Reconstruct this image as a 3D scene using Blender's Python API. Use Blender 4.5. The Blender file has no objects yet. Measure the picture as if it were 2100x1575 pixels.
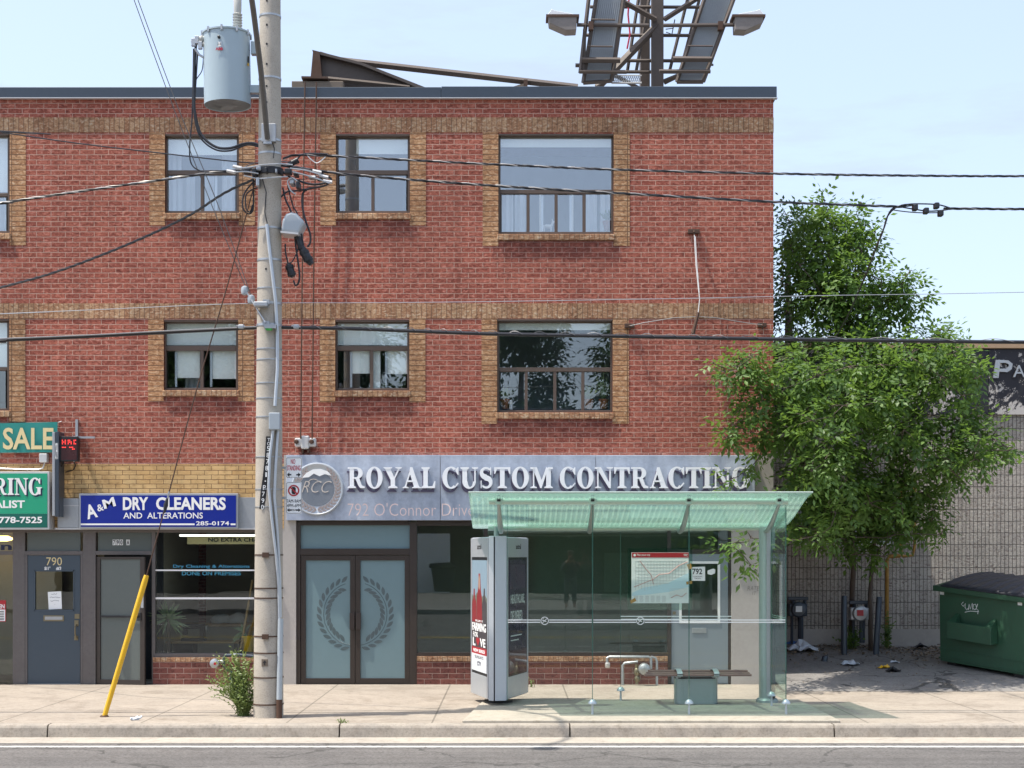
import bpy, bmesh, math, random
from mathutils import Vector, Matrix
R = math.radians
sc = bpy.context.scene
COL = sc.collection
random.seed(7)

# ---------------------------------------------------------------- camera
F, CX, HY, CD, CH = 3156.0, 1050.0, 1138.0, 24.0, 2.02      # focal length and horizon of the photograph, distance to the facade
cam = bpy.data.objects.new('camera', bpy.data.cameras.new('camera'))
COL.objects.link(cam)
cam.location = (0, -CD, CH)
cam.rotation_euler = (R(90), 0, 0)
cam.data.lens = 36.0 * F / 2100.0
cam.data.sensor_width = 36.0
cam.data.shift_y = (HY - 787.5) / 2100.0
cam.data.clip_end = 3000
sc.camera = cam

# ---------------------------------------------------------------- light
sun_travel = Vector((0.41, 0.115, -1.0)).normalized()
sun = bpy.data.objects.new('sun', bpy.data.lights.new('sun', 'SUN'))
COL.objects.link(sun)
sun.rotation_euler = sun_travel.to_track_quat('-Z', 'Y').to_euler()
sun.location = (-20, -10, 30)
sun.data.energy = 2.1
sun.data.angle = R(0.6)
sun.data.color = (1.0, 0.93, 0.82)
world = bpy.data.worlds.new('World')
sc.world = world
world.use_nodes = True
wn = world.node_tree
sky = wn.nodes.new('ShaderNodeTexSky')
sky.sky_type = 'NISHITA'
sky.sun_disc = False
to_sun = -sun_travel
sky.sun_elevation = math.asin(to_sun.z)
sky.sun_rotation = math.atan2(to_sun.x, to_sun.y)
sky.air_density = 0.9
sky.dust_density = 3.0
sky.ozone_density = 1.2
# a thin summer veil of cloud over the blue
gco = wn.nodes.new('ShaderNodeTexCoord'); mpg = wn.nodes.new('ShaderNodeMapping'); mpg.inputs['Scale'].default_value = (1.2, 1.2, 6.0)
nz = wn.nodes.new('ShaderNodeTexNoise'); nz.inputs['Scale'].default_value = 3.2; nz.inputs['Detail'].default_value = 6; nz.inputs['Roughness'].default_value = .62
rp = wn.nodes.new('ShaderNodeMapRange'); rp.inputs[1].default_value = .56; rp.inputs[2].default_value = .80; rp.inputs[3].default_value = .60; rp.inputs[4].default_value = .95
mxs = wn.nodes.new('ShaderNodeMix'); mxs.data_type = 'RGBA'; mxs.inputs[7].default_value = (1.36, 1.53, 1.80, 1)
wn.links.new(gco.outputs['Generated'], mpg.inputs[0]); wn.links.new(mpg.outputs[0], nz.inputs['Vector']); wn.links.new(nz.outputs['Fac'], rp.inputs[0])
wn.links.new(rp.outputs[0], mxs.inputs[0]); wn.links.new(sky.outputs[0], mxs.inputs[6])
wn.links.new(mxs.outputs[2], wn.nodes['Background'].inputs[0])
wn.nodes['Background'].inputs[1].default_value = 0.15
sc.view_settings.view_transform = 'Standard'
sc.view_settings.look = 'None'
sc.view_settings.gamma = 1.0
sc.view_settings.exposure = 1.66
sc.render.engine = 'CYCLES'
sc.cycles.max_bounces = 8
sc.cycles.transparent_max_bounces = 16

# ---------------------------------------------------------------- helpers
def S(Y=0.0): return F / (CD + Y)                      # photo pixels per metre on the plane at depth Y
def X(px, Y=0.0): return (px - CX) / S(Y)
def Z(py, Y=0.0): return CH - (py - HY) / S(Y)
def P(px, py, Y=0.0): return (X(px, Y), Y, Z(py, Y))

class MB:
    def __init__(s): s.v, s.f = [], []
    def add(s, vs, fs):
        b = len(s.v); s.v += [tuple(v) for v in vs]; s.f += [tuple(i + b for i in f) for f in fs]; return s
    def box(s, x0, x1, y0, y1, z0, z1):
        if x0 > x1: x0, x1 = x1, x0
        if y0 > y1: y0, y1 = y1, y0
        if z0 > z1: z0, z1 = z1, z0
        return s.add([(x0,y0,z0),(x1,y0,z0),(x1,y1,z0),(x0,y1,z0),(x0,y0,z1),(x1,y0,z1),(x1,y1,z1),(x0,y1,z1)],
                     [(0,3,2,1),(4,5,6,7),(0,1,5,4),(1,2,6,5),(2,3,7,6),(3,0,4,7)])
    def pbox(s, px0, px1, py0, py1, y0, y1):           # a box whose front face fills these pixels on the plane y0
        return s.box(X(px0,y0), X(px1,y0), y0, y1, Z(py1,y0), Z(py0,y0))
    def quad(s, a, b, c, d): return s.add([a,b,c,d], [(0,1,2,3)])
    def prism(s, poly, y0, y1):                        # polygon in XZ pushed along Y
        n = len(poly)
        vs = [(p[0], y0, p[1]) for p in poly] + [(p[0], y1, p[1]) for p in poly]
        return s.add(vs, [tuple(range(n)), tuple(range(2*n-1, n-1, -1))] + [(i, i+n, (i+1)%n+n, (i+1)%n) for i in range(n)])
    def pprism(s, poly, y0, y1): return s.prism([(X(a,y0), Z(b,y0)) for a, b in poly], y0, y1)
    def plan(s, poly, z0, z1):                         # polygon in XY pushed along Z
        n = len(poly)
        vs = [(p[0], p[1], z0) for p in poly] + [(p[0], p[1], z1) for p in poly]
        return s.add(vs, [tuple(range(n-1,-1,-1)), tuple(range(n, 2*n))] + [(i, (i+1)%n, (i+1)%n+n, i+n) for i in range(n)])
    def tube(s, pts, r, n=8):
        pts = [Vector(p) for p in pts]; m = len(pts)
        rs = r if isinstance(r, (list, tuple)) else [r]*m
        up = None; b = len(s.v); fs = []
        for i, p in enumerate(pts):
            t = (pts[min(i+1,m-1)] - pts[max(i-1,0)])
            t = t.normalized() if t.length > 1e-9 else Vector((0,0,1))
            if up is None: up = Vector((0,0,1)) if abs(t.z) < .9 else Vector((1,0,0))
            a = (up - t*up.dot(t)); a = a.normalized() if a.length > 1e-6 else t.orthogonal().normalized()
            c = t.cross(a); up = a
            for k in range(n):
                th = 2*math.pi*k/n
                s.v.append(tuple(p + (a*math.cos(th) + c*math.sin(th))*rs[i]))
        for i in range(m-1):
            for k in range(n):
                k2 = (k+1)%n
                fs.append((b+i*n+k, b+i*n+k2, b+(i+1)*n+k2, b+(i+1)*n+k))
        fs.append(tuple(b+k for k in range(n-1,-1,-1))); fs.append(tuple(b+(m-1)*n+k for k in range(n)))
        s.f += fs; return s
    def lathe(s, c, prof, n=24, axis='z', ring=False):             # profile of (radius, height) turned about an axis through c
        b = len(s.v); m = len(prof)
        for r, h in prof:
            for k in range(n):
                th = 2*math.pi*k/n; u, w = r*math.cos(th), r*math.sin(th)
                o = {'z': (u, w, h), 'y': (u, h, w), 'x': (h, u, w)}[axis]
                s.v.append((c[0]+o[0], c[1]+o[1], c[2]+o[2]))
        for i in range(m-1):
            for k in range(n):
                k2 = (k+1)%n
                s.f.append((b+i*n+k, b+i*n+k2, b+(i+1)*n+k2, b+(i+1)*n+k))
        if ring:
            for k in range(n): s.f.append((b+(m-1)*n+k, b+(m-1)*n+(k+1)%n, b+(k+1)%n, b+k))
            return s
        s.f.append(tuple(b+k for k in range(n-1,-1,-1))); s.f.append(tuple(b+(m-1)*n+k for k in range(n)))
        return s
    def build(s, name, mat, parent=None, smooth=False, bevel=0.0, xf=None, seg=2):
        vs = s.v if xf is None else [tuple(xf @ Vector(v)) for v in s.v]
        base = BASE.get(parent.name, Vector((0,0,0))) if parent else Vector((0,0,0))
        me = bpy.data.meshes.new(name)
        me.from_pydata([(v[0]-base.x, v[1]-base.y, v[2]-base.z) for v in vs], [], s.f)
        if len(vs) < 6000:
            bm = bmesh.new(); bm.from_mesh(me); bmesh.ops.recalc_face_normals(bm, faces=bm.faces); bm.to_mesh(me); bm.free()
        me.materials.append(mat)
        if smooth:
            me.shade_smooth()
            if len(vs) < 6000: me.set_sharp_from_angle(angle=R(38))
        o = bpy.data.objects.new(name, me); COL.objects.link(o)
        if parent:
            o.parent = parent; BASE[o.name] = base
        if bevel:
            m = o.modifiers.new('bevel', 'BEVEL'); m.width = bevel; m.segments = seg; m.limit_method = 'ANGLE'; m.angle_limit = R(40)
        return o
BASE = {}
def thing(name, loc, label, cat, group=None):
    o = bpy.data.objects.new(name, None); COL.objects.link(o)
    o.location = loc; o.empty_display_size = .2
    BASE[o.name] = Vector(loc)
    return tag(o, label, cat, group)
def tag(o, label, cat, group=None, kind=None):
    o['label'] = label; o['category'] = cat
    if group: o['group'] = group
    if kind: o['kind'] = kind
    return o
def struct(o): o['kind'] = 'structure'; return o

def text_mb(s, x0, x1, z0, z1, y, depth=.002, bold=0.0, keep=False, shear=0.0, spacing=1.0):
    """writing that fills a box on the plane y, pushed out towards -Y"""
    cu = bpy.data.curves.new('lettering', 'FONT'); cu.body = s; cu.offset = bold; cu.extrude = .01; cu.resolution_u = 3
    cu.space_character = spacing; cu.shear = shear
    ob = bpy.data.objects.new('lettering', cu); COL.objects.link(ob)
    dg = bpy.context.evaluated_depsgraph_get()
    me = bpy.data.meshes.new_from_object(ob.evaluated_get(dg))
    bpy.data.objects.remove(ob); bpy.data.curves.remove(cu)
    co = [v.co.copy() for v in me.vertices]
    a, b = min(c.x for c in co), max(c.x for c in co); d, e = min(c.y for c in co), max(c.y for c in co)
    sx, sz = (x1-x0)/max(b-a,1e-6), (z1-z0)/max(e-d,1e-6)
    if keep: sx = sz
    mb = MB()
    mb.add([(x0+(c.x-a)*sx, y - (depth if c.z > 0 else -.001), z0+(c.y-d)*sz) for c in co], [tuple(p.vertices) for p in me.polygons])
    bpy.data.meshes.remove(me)
    return mb
def ptext(s, px0, px1, py0, py1, Y, **k): return text_mb(s, X(px0,Y), X(px1,Y), Z(py1,Y), Z(py0,Y), Y, **k)

# ---------------------------------------------------------------- materials
def lin(r, g, b, k=1.0):
    f = lambda c: ((c/255+.055)/1.055)**2.4 if c/255 > .04045 else c/255/12.92
    return (f(r)*k, f(g)*k, f(b)*k)
class NT:
    def __init__(s, name):
        s.m = bpy.data.materials.new(name); s.m.use_nodes = True; s.t = s.m.node_tree
        s.b = s.t.nodes['Principled BSDF']
    def n(s, kind, **kw):
        o = s.t.nodes.new('ShaderNode'+kind)
        for k, v in kw.items():
            if k.startswith('i_'):
                key = k[2:]; o.inputs[int(key) if key.isdigit() else key.replace('_',' ')].default_value = v
            else: setattr(o, k, v)
        return o
    def l(s, a, b): s.t.links.new(a, b)
    def pos(s): return s.n('NewGeometry').outputs['Position']
    def noise(s, scale, detail=4, rough=.6, vec=None, dist=0.0):
        o = s.n('TexNoise', i_Scale=scale, i_Detail=detail, i_Roughness=rough, i_Distortion=dist)
        s.l(vec if vec is not None else s.pos(), o.inputs['Vector']); return o.outputs['Fac']
    def ramp(s, fac, stops):
        o = s.n('ValToRGB'); e = o.color_ramp.elements
        while len(e) < len(stops): e.new(.5)
        for i, (p, c) in enumerate(stops):
            e[i].position = p; e[i].color = (*c, 1) if len(c) == 3 else c
        s.l(fac, o.inputs[0]); return o.outputs[0]
    def mix(s, a, b, fac, mode='MIX'):
        o = s.n('Mix', data_type='RGBA', blend_type=mode)
        for i, v in ((6, a), (7, b)):
            if isinstance(v, tuple): o.inputs[i].default_value = (*v, 1)
            else: s.l(v, o.inputs[i])
        if isinstance(fac, float): o.inputs[0].default_value = fac
        else: s.l(fac, o.inputs[0])
        return o.outputs[2]
    def math(s, op, a, b=None):
        o = s.n('Math', operation=op)
        for i, v in ((0, a), (1, b)):
            if v is None: continue
            if isinstance(v, (int, float)): o.inputs[i].default_value = v
            else: s.l(v, o.inputs[i])
        return o.outputs[0]
    def bump(s, h, strength=.5, dist=.01):
        o = s.n('Bump', i_Strength=strength, i_Distance=dist); s.l(h, o.inputs['Height']); s.l(o.outputs[0], s.b.inputs['Normal'])
    def col(s, c):
        if isinstance(c, tuple): s.b.inputs['Base Color'].default_value = (*c, 1)
        else: s.l(c, s.b.inputs['Base Color'])
    def rough(s, r):
        if isinstance(r, float): s.b.inputs['Roughness'].default_value = r
        else: s.l(r, s.b.inputs['Roughness'])

def paint(name, c, rough=.5, metal=0.0, dirt=.25, scale=3.0, dcol=None, bump=0.0, bscale=60.0):
    """a painted or raw surface with uneven tone and a little dirt of its own"""
    t = NT(name)
    d = dcol or tuple(x*.55 for x in c)
    n1 = t.noise(scale, 6, .65); n2 = t.noise(scale*9, 3, .6)
    f = t.math('MULTIPLY', t.math('SMOOTH_MIN', n1, n2), 2.0*dirt)
    t.col(t.mix(c, d, f))
    t.rough(t.ramp(n1, [(.3, (rough*.85,)*3), (.7, (min(1,rough*1.2),)*3)]))
    t.b.inputs['Metallic'].default_value = metal
    if bump: t.bump(t.noise(bscale, 4, .7), bump, .004)
    return t.m

def brick(name, c1, c2, mortar, w, h, msize, offset=.5, bstr=.8, speck=None, vertical=False, noise_scale=26, stain=.35, dark=(.45,.38,.38), sills=(), zoff=.0066, speck_at=.55):
    """rock faced brickwork laid in world space: X (or Y) along the wall, Z up"""
    t = NT(name)
    sep = t.n('SeparateXYZ'); t.l(t.pos(), sep.inputs[0])
    com = t.n('CombineXYZ')
    hx = t.math('ADD', sep.outputs['X'], sep.outputs['Y']); hz = t.math('SUBTRACT', sep.outputs['Z'], zoff)
    if vertical: t.l(hz, com.inputs[0]); t.l(hx, com.inputs[1])
    else: t.l(hx, com.inputs[0]); t.l(hz, com.inputs[1])
    br = t.n('TexBrick', offset=offset, i_Scale=1.0, i_Mortar_Size=msize, i_Mortar_Smooth=.3, i_Bias=0.0, i_Brick_Width=w, i_Row_Height=h)
    br.inputs['Color1'].default_value = (*c1, 1); br.inputs['Color2'].default_value = (*c2, 1); br.inputs['Mortar'].default_value = (*mortar, 1)
    wob = t.n('TexNoise', i_Scale=11.0, i_Detail=2.0); t.l(t.pos(), wob.inputs['Vector'])
    mul = t.n('VectorMath', operation='MULTIPLY_ADD'); mul.inputs[1].default_value = (.011,.011,0)
    t.l(wob.outputs['Color'], mul.inputs[0]); t.l(com.outputs[0], mul.inputs[2]); t.l(mul.outputs[0], br.inputs['Vector'])
    mp = t.n('Mapping'); mp.inputs['Scale'].default_value = (.6,.6,1.0); t.l(t.pos(), mp.inputs[0])
    n = t.noise(noise_scale, 5, .68, mp.outputs[0], .6)
    nb = t.noise(.55, 4, .6)
    body = t.math('SUBTRACT', 1.0, br.outputs['Fac'])
    c = br.outputs['Color']
    if speck:
        f = t.ramp(n, [(speck_at-.03, (0,0,0)), (speck_at+.13, (.9,.9,.9))])
        c = t.mix(c, speck, t.math('MULTIPLY', f, body))
    dk = t.ramp(n, [(.34, dark), (.50, (1,1,1))])
    c = t.mix(c, dk, t.math('MULTIPLY', body, .95), 'MULTIPLY')
    c = t.mix(c, t.ramp(nb, [(.3, (1-stain,)*3), (.6, (1,1,1))]), 1.0, 'MULTIPLY')
    mps = t.n('Mapping'); mps.inputs['Scale'].default_value = (2.6,2.6,.22); t.l(t.pos(), mps.inputs[0])
    c = t.mix(c, t.ramp(t.noise(1.0, 5, .65, mps.outputs[0]), [(.32, (1-stain*.8,)*3), (.52, (1,1,1)), (.70, (1.10,1.07,1.04))]), 1.0, 'MULTIPLY')
    for (sx0, sx1, sz) in sills:                       # rain dirt that has run from the sills
        m = t.math('MULTIPLY', t.math('GREATER_THAN', sep.outputs['X'], sx0), t.math('LESS_THAN', sep.outputs['X'], sx1))
        g = t.n('MapRange', i_1=sz-.55, i_2=sz-.02); t.l(sep.outputs['Z'], g.inputs[0])
        m = t.math('MULTIPLY', t.math('MULTIPLY', m, g.outputs[0]), t.math('LESS_THAN', sep.outputs['Z'], sz))
        m = t.math('MULTIPLY', m, t.ramp(t.noise(4.5, 4, .6), [(.35,(.2,.2,.2)),(.6,(.95,.95,.95))]))
        c = t.mix(c, (.45,.42,.46), m, 'MULTIPLY')
    t.col(c); t.rough(.9)
    hgt = t.math('ADD', t.math('MULTIPLY', body, .6), t.math('MULTIPLY', n, 1.1))
    t.bump(hgt, bstr, .014)
    return t.m

def schlick(t, f0):
    g = t.n('NewGeometry'); dp = t.n('VectorMath', operation='DOT_PRODUCT'); t.l(g.outputs['Incoming'], dp.inputs[0]); t.l(g.outputs['Normal'], dp.inputs[1])
    k = t.math('POWER', t.math('SUBTRACT', 1.0, t.math('ABSOLUTE', dp.outputs['Value'])), 5.0)
    return t.math('ADD', t.math('MULTIPLY', k, (1-f0)*.6), f0)
def glass(name, refl=.12, tint=(.75,.85,.85), rough=0.0, wave=0.0):
    t = NT(name); t.t.nodes.remove(t.b)
    tr = t.n('BsdfTransparent'); tr.inputs[0].default_value = (*tint, 1)
    gl = t.n('BsdfGlossy', i_Roughness=rough); gl.inputs[0].default_value = (.95,.97,1,1)
    if wave:
        b = t.n('Bump', i_Strength=wave, i_Distance=.01); t.l(t.noise(1.6, 2, .5), b.inputs['Height']); t.l(b.outputs[0], gl.inputs['Normal'])
    f = schlick(t, refl)
    mx = t.n('MixShader'); t.l(f, mx.inputs[0]); t.l(tr.outputs[0], mx.inputs[1]); t.l(gl.outputs[0], mx.inputs[2])
    t.l(mx.outputs[0], t.t.nodes['Material Output'].inputs[0])
    return t.m

def metal(name, c, rough=.4, dirt=.3): return paint(name, c, rough, .85, dirt, 6.0)

M = {}
SILLS = [(X(p-8), X(q+8), Z(r)) for p, q, r in ((-216,24,492),(338,490,450),(689,840,450),(1018,1262,493),(-216,22,855),(336,488,813),(687,839,814),(1012,1258,859))]
M['red_brick'] = brick('red_brick', (.285,.070,.045), (.385,.112,.072), (.54,.34,.27), .2245, .0802, .0058, .5, 1.0, speck=(.58,.25,.19), sills=SILLS, stain=.22)
M['base_brick'] = brick('base_brick', (.17,.055,.045), (.24,.085,.065), (.36,.25,.21), .25, .086, .005, .5, .5, stain=.45)
M['tan_brick'] = brick('tan_brick', (.41,.205,.095), (.50,.28,.14), (.17,.09,.05), .60, .0802, .0065, 0.0, .9, speck=(.68,.50,.33))
M['tan_soldier'] = brick('tan_soldier', (.37,.185,.095), (.48,.29,.16), (.19,.11,.07), 40.0, .0785, .0045, 0.0, .9, speck=(.62,.50,.36), vertical=True)
M['yellow_brick'] = brick('yellow_brick', (.60,.37,.15), (.70,.47,.215), (.13,.07,.035), .213, .071, .0045, .5, .5, stain=.3, noise_scale=14, dark=(.75,.7,.65))
M['block'] = brick('fluted_block', (.47,.43,.385), (.56,.52,.46), (.135,.125,.112), .067, .2, .0062, 0.0, 1.0, noise_scale=30, stain=.25)
M['stucco'] = paint('stucco', (.46,.43,.40), .9, 0, .4, 2.0, bump=.6, bscale=45)
M['coping'] = paint('coping_metal', (.055,.072,.095), .35, .3, .3, 1.5)
M['drip'] = paint('drip_edge', (.62,.62,.62), .4, .4, .2)
M['bronze'] = paint('bronze_frame', (.070,.058,.052), .38, .5, .35, 4.0)
M['win_frame'] = paint('window_frame', (.125,.090,.070), .45, .2, .3, 4.0)
M['post'] = paint('storefront_post', (.085,.075,.074), .5, .2, .6, 2.5, dcol=(.17,.155,.15))
M['glass_up'] = glass('upper_window_glass', .19, (.97,.99,.99))
M['glass_mid'] = glass('middle_window_glass', .11, (.96,.985,.985))
M['glass_shop'] = glass('shop_glass', .075, (.70,.78,.76))
M['glass_dry'] = glass('cleaner_glass', .05, (.86,.90,.88), 0, .10)
M['frost'] = paint('frosted_glass', (.165,.25,.275), .22, 0, .12, 1.2)
M['frost_grey'] = paint('frosted_grey_glass', (.115,.135,.13), .22, 0, .2, 1.5)
M['leaf_clear'] = paint('clear_leaf', (.045,.062,.07), .08, 0, .8, 9.0, dcol=(.12,.16,.17))
M['blind'] = paint('blind_fabric', (.86,.89,.86), .8, 0, .1, 2.0)
M['curtain'] = paint('curtain_fabric', (.70,.74,.78), .9, 0, .3, 6.0)
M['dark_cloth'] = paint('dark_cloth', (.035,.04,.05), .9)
M['room'] = paint('room_wall', (.34,.40,.43), .9, 0, .3, .7)
M['room_light'] = paint('room_plaster', (.45,.43,.38), .9, 0, .3, .7)
M['room_brown'] = paint('shop_plaster', (.46,.42,.33), .9, 0, .4, .8)
M['roofing'] = paint('roof_gravel', (.2,.19,.18), .95)
M['white'] = paint('white_paint', (.84,.84,.83), .45, 0, .12)
M['letter_white'] = paint('letter_white', (.86,.89,.92), .3, 0, .06)
M['drop_shadow'] = paint('letter_drop_shadow', (.10,.09,.16), .4)
M['black'] = paint('black_paint', (.015,.015,.018), .45)
M['red'] = paint('red_paint', (.45,.02,.03), .4)
M['red_text'] = paint('red_lettering', (.50,.015,.05), .4)
M['cream'] = paint('cream_lettering', (.75,.62,.33), .6, 0, .15)
M['blue_sign'] = paint('blue_sign_face', (.012,.028,.27), .22, 0, .15, 1.0)
M['green_sign'] = paint('green_sign_face', (.02,.34,.19), .22, 0, .12, 1.0)
M['green_dark'] = paint('dark_green_sign_face', (.008,.13,.10), .22)
M['teal_banner'] = paint('teal_banner', (.02,.26,.23), .5, 0, .3, 1.5)
M['navy'] = paint('navy_lettering', (.012,.02,.07), .5)
M['cyan_text'] = paint('cyan_lettering', (.05,.30,.46), .5)
M['alu'] = paint('aluminium', (.55,.59,.63), .38, .45, .2)
M['galv'] = metal('galvanised_steel', (.50,.52,.54), .45, .4)
M['grey_box'] = paint('grey_enamel', (.40,.45,.49), .35, .1, .15)
M['trafo'] = paint('transformer_enamel', (.36,.45,.50), .30, .0, .10, 1.2)
M['trafo_under'] = paint('transformer_bottom', (.36,.40,.43), .5)
M['porcelain'] = paint('porcelain', (.48,.48,.45), .2)
M['rubber'] = paint('cable_rubber', (.018,.019,.024), .35)
M['bare'] = metal('bare_wire', (.26,.26,.27), .6)
M['arm_steel'] = metal('weathered_arm', (.20,.19,.18), .6, .5)
M['guy'] = metal('guy_strand', (.17,.17,.17), .7)
M['handle_dark'] = paint('dark_handle', (.035,.026,.024), .35)
M['rust'] = paint('rusted_steel', (.070,.045,.035), .75, .2, .6, 5.0, dcol=(.10,.05,.03), bump=.2)
M['brown_steel'] = paint('brown_painted_steel', (.095,.075,.065), .6, .1, .5, 2.0, dcol=(.055,.045,.04))
M['old_wood'] = paint('weathered_timber', (.20,.16,.125), .85, 0, .6, 5.0)
M['yellow'] = paint('yellow_plastic', (.80,.47,.008), .42, 0, .45, 7.0, dcol=(.50,.30,.03))
M['yellow_pipe'] = paint('yellow_pipe_paint', (.50,.30,.035), .5, 0, .7, 9.0, dcol=(.17,.07,.025))
M['bark'] = paint('bark', (.13,.10,.08), .95, 0, .6, 8.0, bump=.6, bscale=40)
M['slate'] = paint('slate_door_paint', (.055,.078,.103), .40, 0, .25, 2.0)
M['grey_door'] = paint('grey_door_paint', (.22,.26,.29), .4, 0, .12)
M['brass'] = metal('brass', (.30,.26,.17), .4, .5)
M['paper'] = paint('paper', (.84,.86,.86), .8, 0, .08)
M['shelter_steel'] = paint('shelter_steel', (.33,.40,.40), .35, .35, .15)
M['rail_green'] = paint('shelter_rail', (.50,.62,.55), .35, .2, .12)
M['slat'] = paint('brown_slat', (.27,.155,.135), .5, 0, .25)
M['column_grey'] = paint('ad_column_silver', (.52,.56,.63), .34, .3, .12)
M['bin_green'] = paint('dumpster_green', (.011,.088,.045), .5, 0, .5, 3.5, dcol=(.035,.055,.032))
M['bin_rust'] = paint('dumpster_rust', (.09,.05,.03), .8)
M['lid'] = paint('black_lid_plastic', (.028,.030,.042), .45, 0, .3)
M['terracotta'] = paint('terracotta', (.30,.12,.06), .8)
M['bag_white'] = paint('white_plastic_bag', (.55,.60,.66), .4)
M['bag_blue'] = paint('blue_plastic_bag', (.05,.14,.40), .4)
M['wood_warm'] = paint('warm_wood', (.42,.26,.10), .55)
M['stone_dark'] = paint('dark_brick_wall', (.05,.04,.038), .9)
M['denim'] = paint('dark_clothing', (.03,.035,.05), .9)
M['skin'] = paint('skin', (.45,.26,.18), .6)

def leafmat(name, dark, light, trans):
    t = NT(name); t.t.nodes.remove(t.b)
    n = t.noise(1.7, 3, .6); n2 = t.noise(23, 2, .5)
    f = t.math('ADD', t.math('MULTIPLY', n, .6), t.math('MULTIPLY', n2, .4))
    c = t.ramp(f, [(.36, dark), (.64, light)])
    d = t.n('BsdfDiffuse'); t.l(c, d.inputs[0])
    tr = t.n('BsdfTranslucent'); tr.inputs[0].default_value = (*trans, 1)
    g = t.n('BsdfGlossy', i_Roughness=.5); g.inputs[0].default_value = (.9,.95,.9,1)
    m1 = t.n('MixShader', i_0=.34); t.l(d.outputs[0], m1.inputs[1]); t.l(tr.outputs[0], m1.inputs[2])
    m2 = t.n('MixShader', i_0=.03); t.l(m1.outputs[0], m2.inputs[1]); t.l(g.outputs[0], m2.inputs[2])
    t.l(m2.outputs[0], t.t.nodes['Material Output'].inputs[0]); return t.m
M['leaf'] = leafmat('ash_leaves', (.024,.066,.017), (.125,.215,.042), (.22,.37,.06))
M['leaf_dark'] = leafmat('dark_maple_leaves', (.016,.045,.020), (.030,.075,.030), (.03,.08,.02))
M['leaf_weed'] = leafmat('weed_leaves', (.12,.18,.05), (.22,.28,.09), (.25,.33,.08))
M['leaf_far'] = leafmat('far_leaves', (.03,.065,.022), (.055,.105,.03), (.06,.12,.03))
M['agave'] = leafmat('spiky_leaves', (.16,.24,.13), (.30,.38,.22), (.15,.25,.08))
# ---------------------------------------------------------------- setting: ground, road, kerb, pavement
def ground_mat(name, base, dark, joints=None, crack=0.0, rough=.92, sc_=1.2, speckle=.35, stripes=False, spots=False):
    t = NT(name)
    p = t.pos(); sep = t.n('SeparateXYZ'); t.l(p, sep.inputs[0])
    n = t.noise(sc_, 6, .62); n2 = t.noise(32, 4, .8); n3 = t.noise(9, 5, .7)
    c = t.mix(dark, base, t.ramp(n, [(.28, (0,0,0)), (.58, (1,1,1))]))
    c = t.mix(c, t.ramp(n2, [(.30, (1-speckle,)*3), (.5, (1,1,1)), (.72, (1+speckle*.4,)*3)]), 1.0, 'MULTIPLY')
    c = t.mix(c, t.ramp(n3, [(.32, (.78,.76,.74)), (.5, (1,1,1))]), 1.0, 'MULTIPLY')
    h = n2
    if joints:                                          # scored lines across the pavement
        m = t.math('ABSOLUTE', t.math('SUBTRACT', t.math('FRACT', t.math('ADD', t.math('DIVIDE', sep.outputs['X'], joints), 100.05)), .5))
        wv = t.math('ADD', m, t.math('MULTIPLY', t.math('SUBTRACT', n3, .5), .004))
        j = t.math('LESS_THAN', wv, .0065)
        c = t.mix(c, (.12,.105,.085), t.math('MULTIPLY', j, .75))
    if stripes:                                         # tyre-polished bands along the road
        mp = t.n('Mapping'); mp.inputs['Scale'].default_value = (.03, 2.2, 1); t.l(p, mp.inputs[0])
        sn = t.noise(1.0, 5, .6, mp.outputs[0])
        c = t.mix(c, t.ramp(sn, [(.35, (.80,.79,.78)), (.62, (1.12,1.11,1.1))]), 1.0, 'MULTIPLY')
    if spots:                                           # old gum, drips and scuffs trodden into the slabs
        vs = t.n('TexVoronoi', i_Scale=1.5); t.l(p, vs.inputs['Vector'])
        c = t.mix(c, (.17,.155,.135), t.math('MULTIPLY', t.math('LESS_THAN', t.math('ADD', vs.outputs['Distance'], t.math('MULTIPLY', n3, .05)), .075), .65))
        st = t.noise(.8, 6, .75, None, 1.2)
        c = t.mix(c, t.ramp(st, [(.38,(.80,.78,.76)),(.50,(1,1,1)),(.66,(1.07,1.06,1.05))]), 1.0, 'MULTIPLY')
    if crack:
        wob = t.n('TexNoise', i_Scale=2.2, i_Detail=5.0); t.l(p, wob.inputs['Vector'])
        v = t.n('VectorMath', operation='MULTIPLY_ADD'); v.inputs[1].default_value = (.7,.7,0); t.l(wob.outputs['Color'], v.inputs[0]); t.l(p, v.inputs[2])
        vo = t.n('TexVoronoi', feature='DISTANCE_TO_EDGE', i_Scale=crack); t.l(v.outputs[0], vo.inputs['Vector'])
        k = t.math('LESS_THAN', vo.outputs['Distance'], .010)
        gate = t.math('GREATER_THAN', t.noise(.5, 2, .5), .46)
        c = t.mix(c, (.045,.043,.04), t.math('MULTIPLY', t.math('MULTIPLY', k, gate), .8))
    t.col(c); t.rough(rough); t.bump(h, .35, .006)
    return t.m
M['pavement'] = ground_mat('pavement_concrete', (.325,.285,.238), (.27,.237,.198), joints=1.75, speckle=.22, spots=True)
M['kerb'] = ground_mat('kerb_concrete', (.33,.295,.25), (.23,.21,.185), sc_=2.5, speckle=.3)
M['gutter'] = ground_mat('gutter_concrete', (.38,.345,.295), (.30,.275,.24), sc_=1.4, speckle=.22)
M['asphalt'] = ground_mat('asphalt', (.128,.122,.118), (.098,.094,.092), crack=.5, stripes=True, speckle=.75)
M['lot'] = ground_mat('lot_asphalt', (.22,.21,.20), (.16,.152,.145), crack=.7, speckle=.4)
M['pad'] = ground_mat('shelter_pad_concrete', (.38,.345,.285), (.31,.29,.245), speckle=.2)
M['earth'] = ground_mat('far_ground', (.20,.19,.16), (.13,.13,.10))
t = NT('road_paint')
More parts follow.
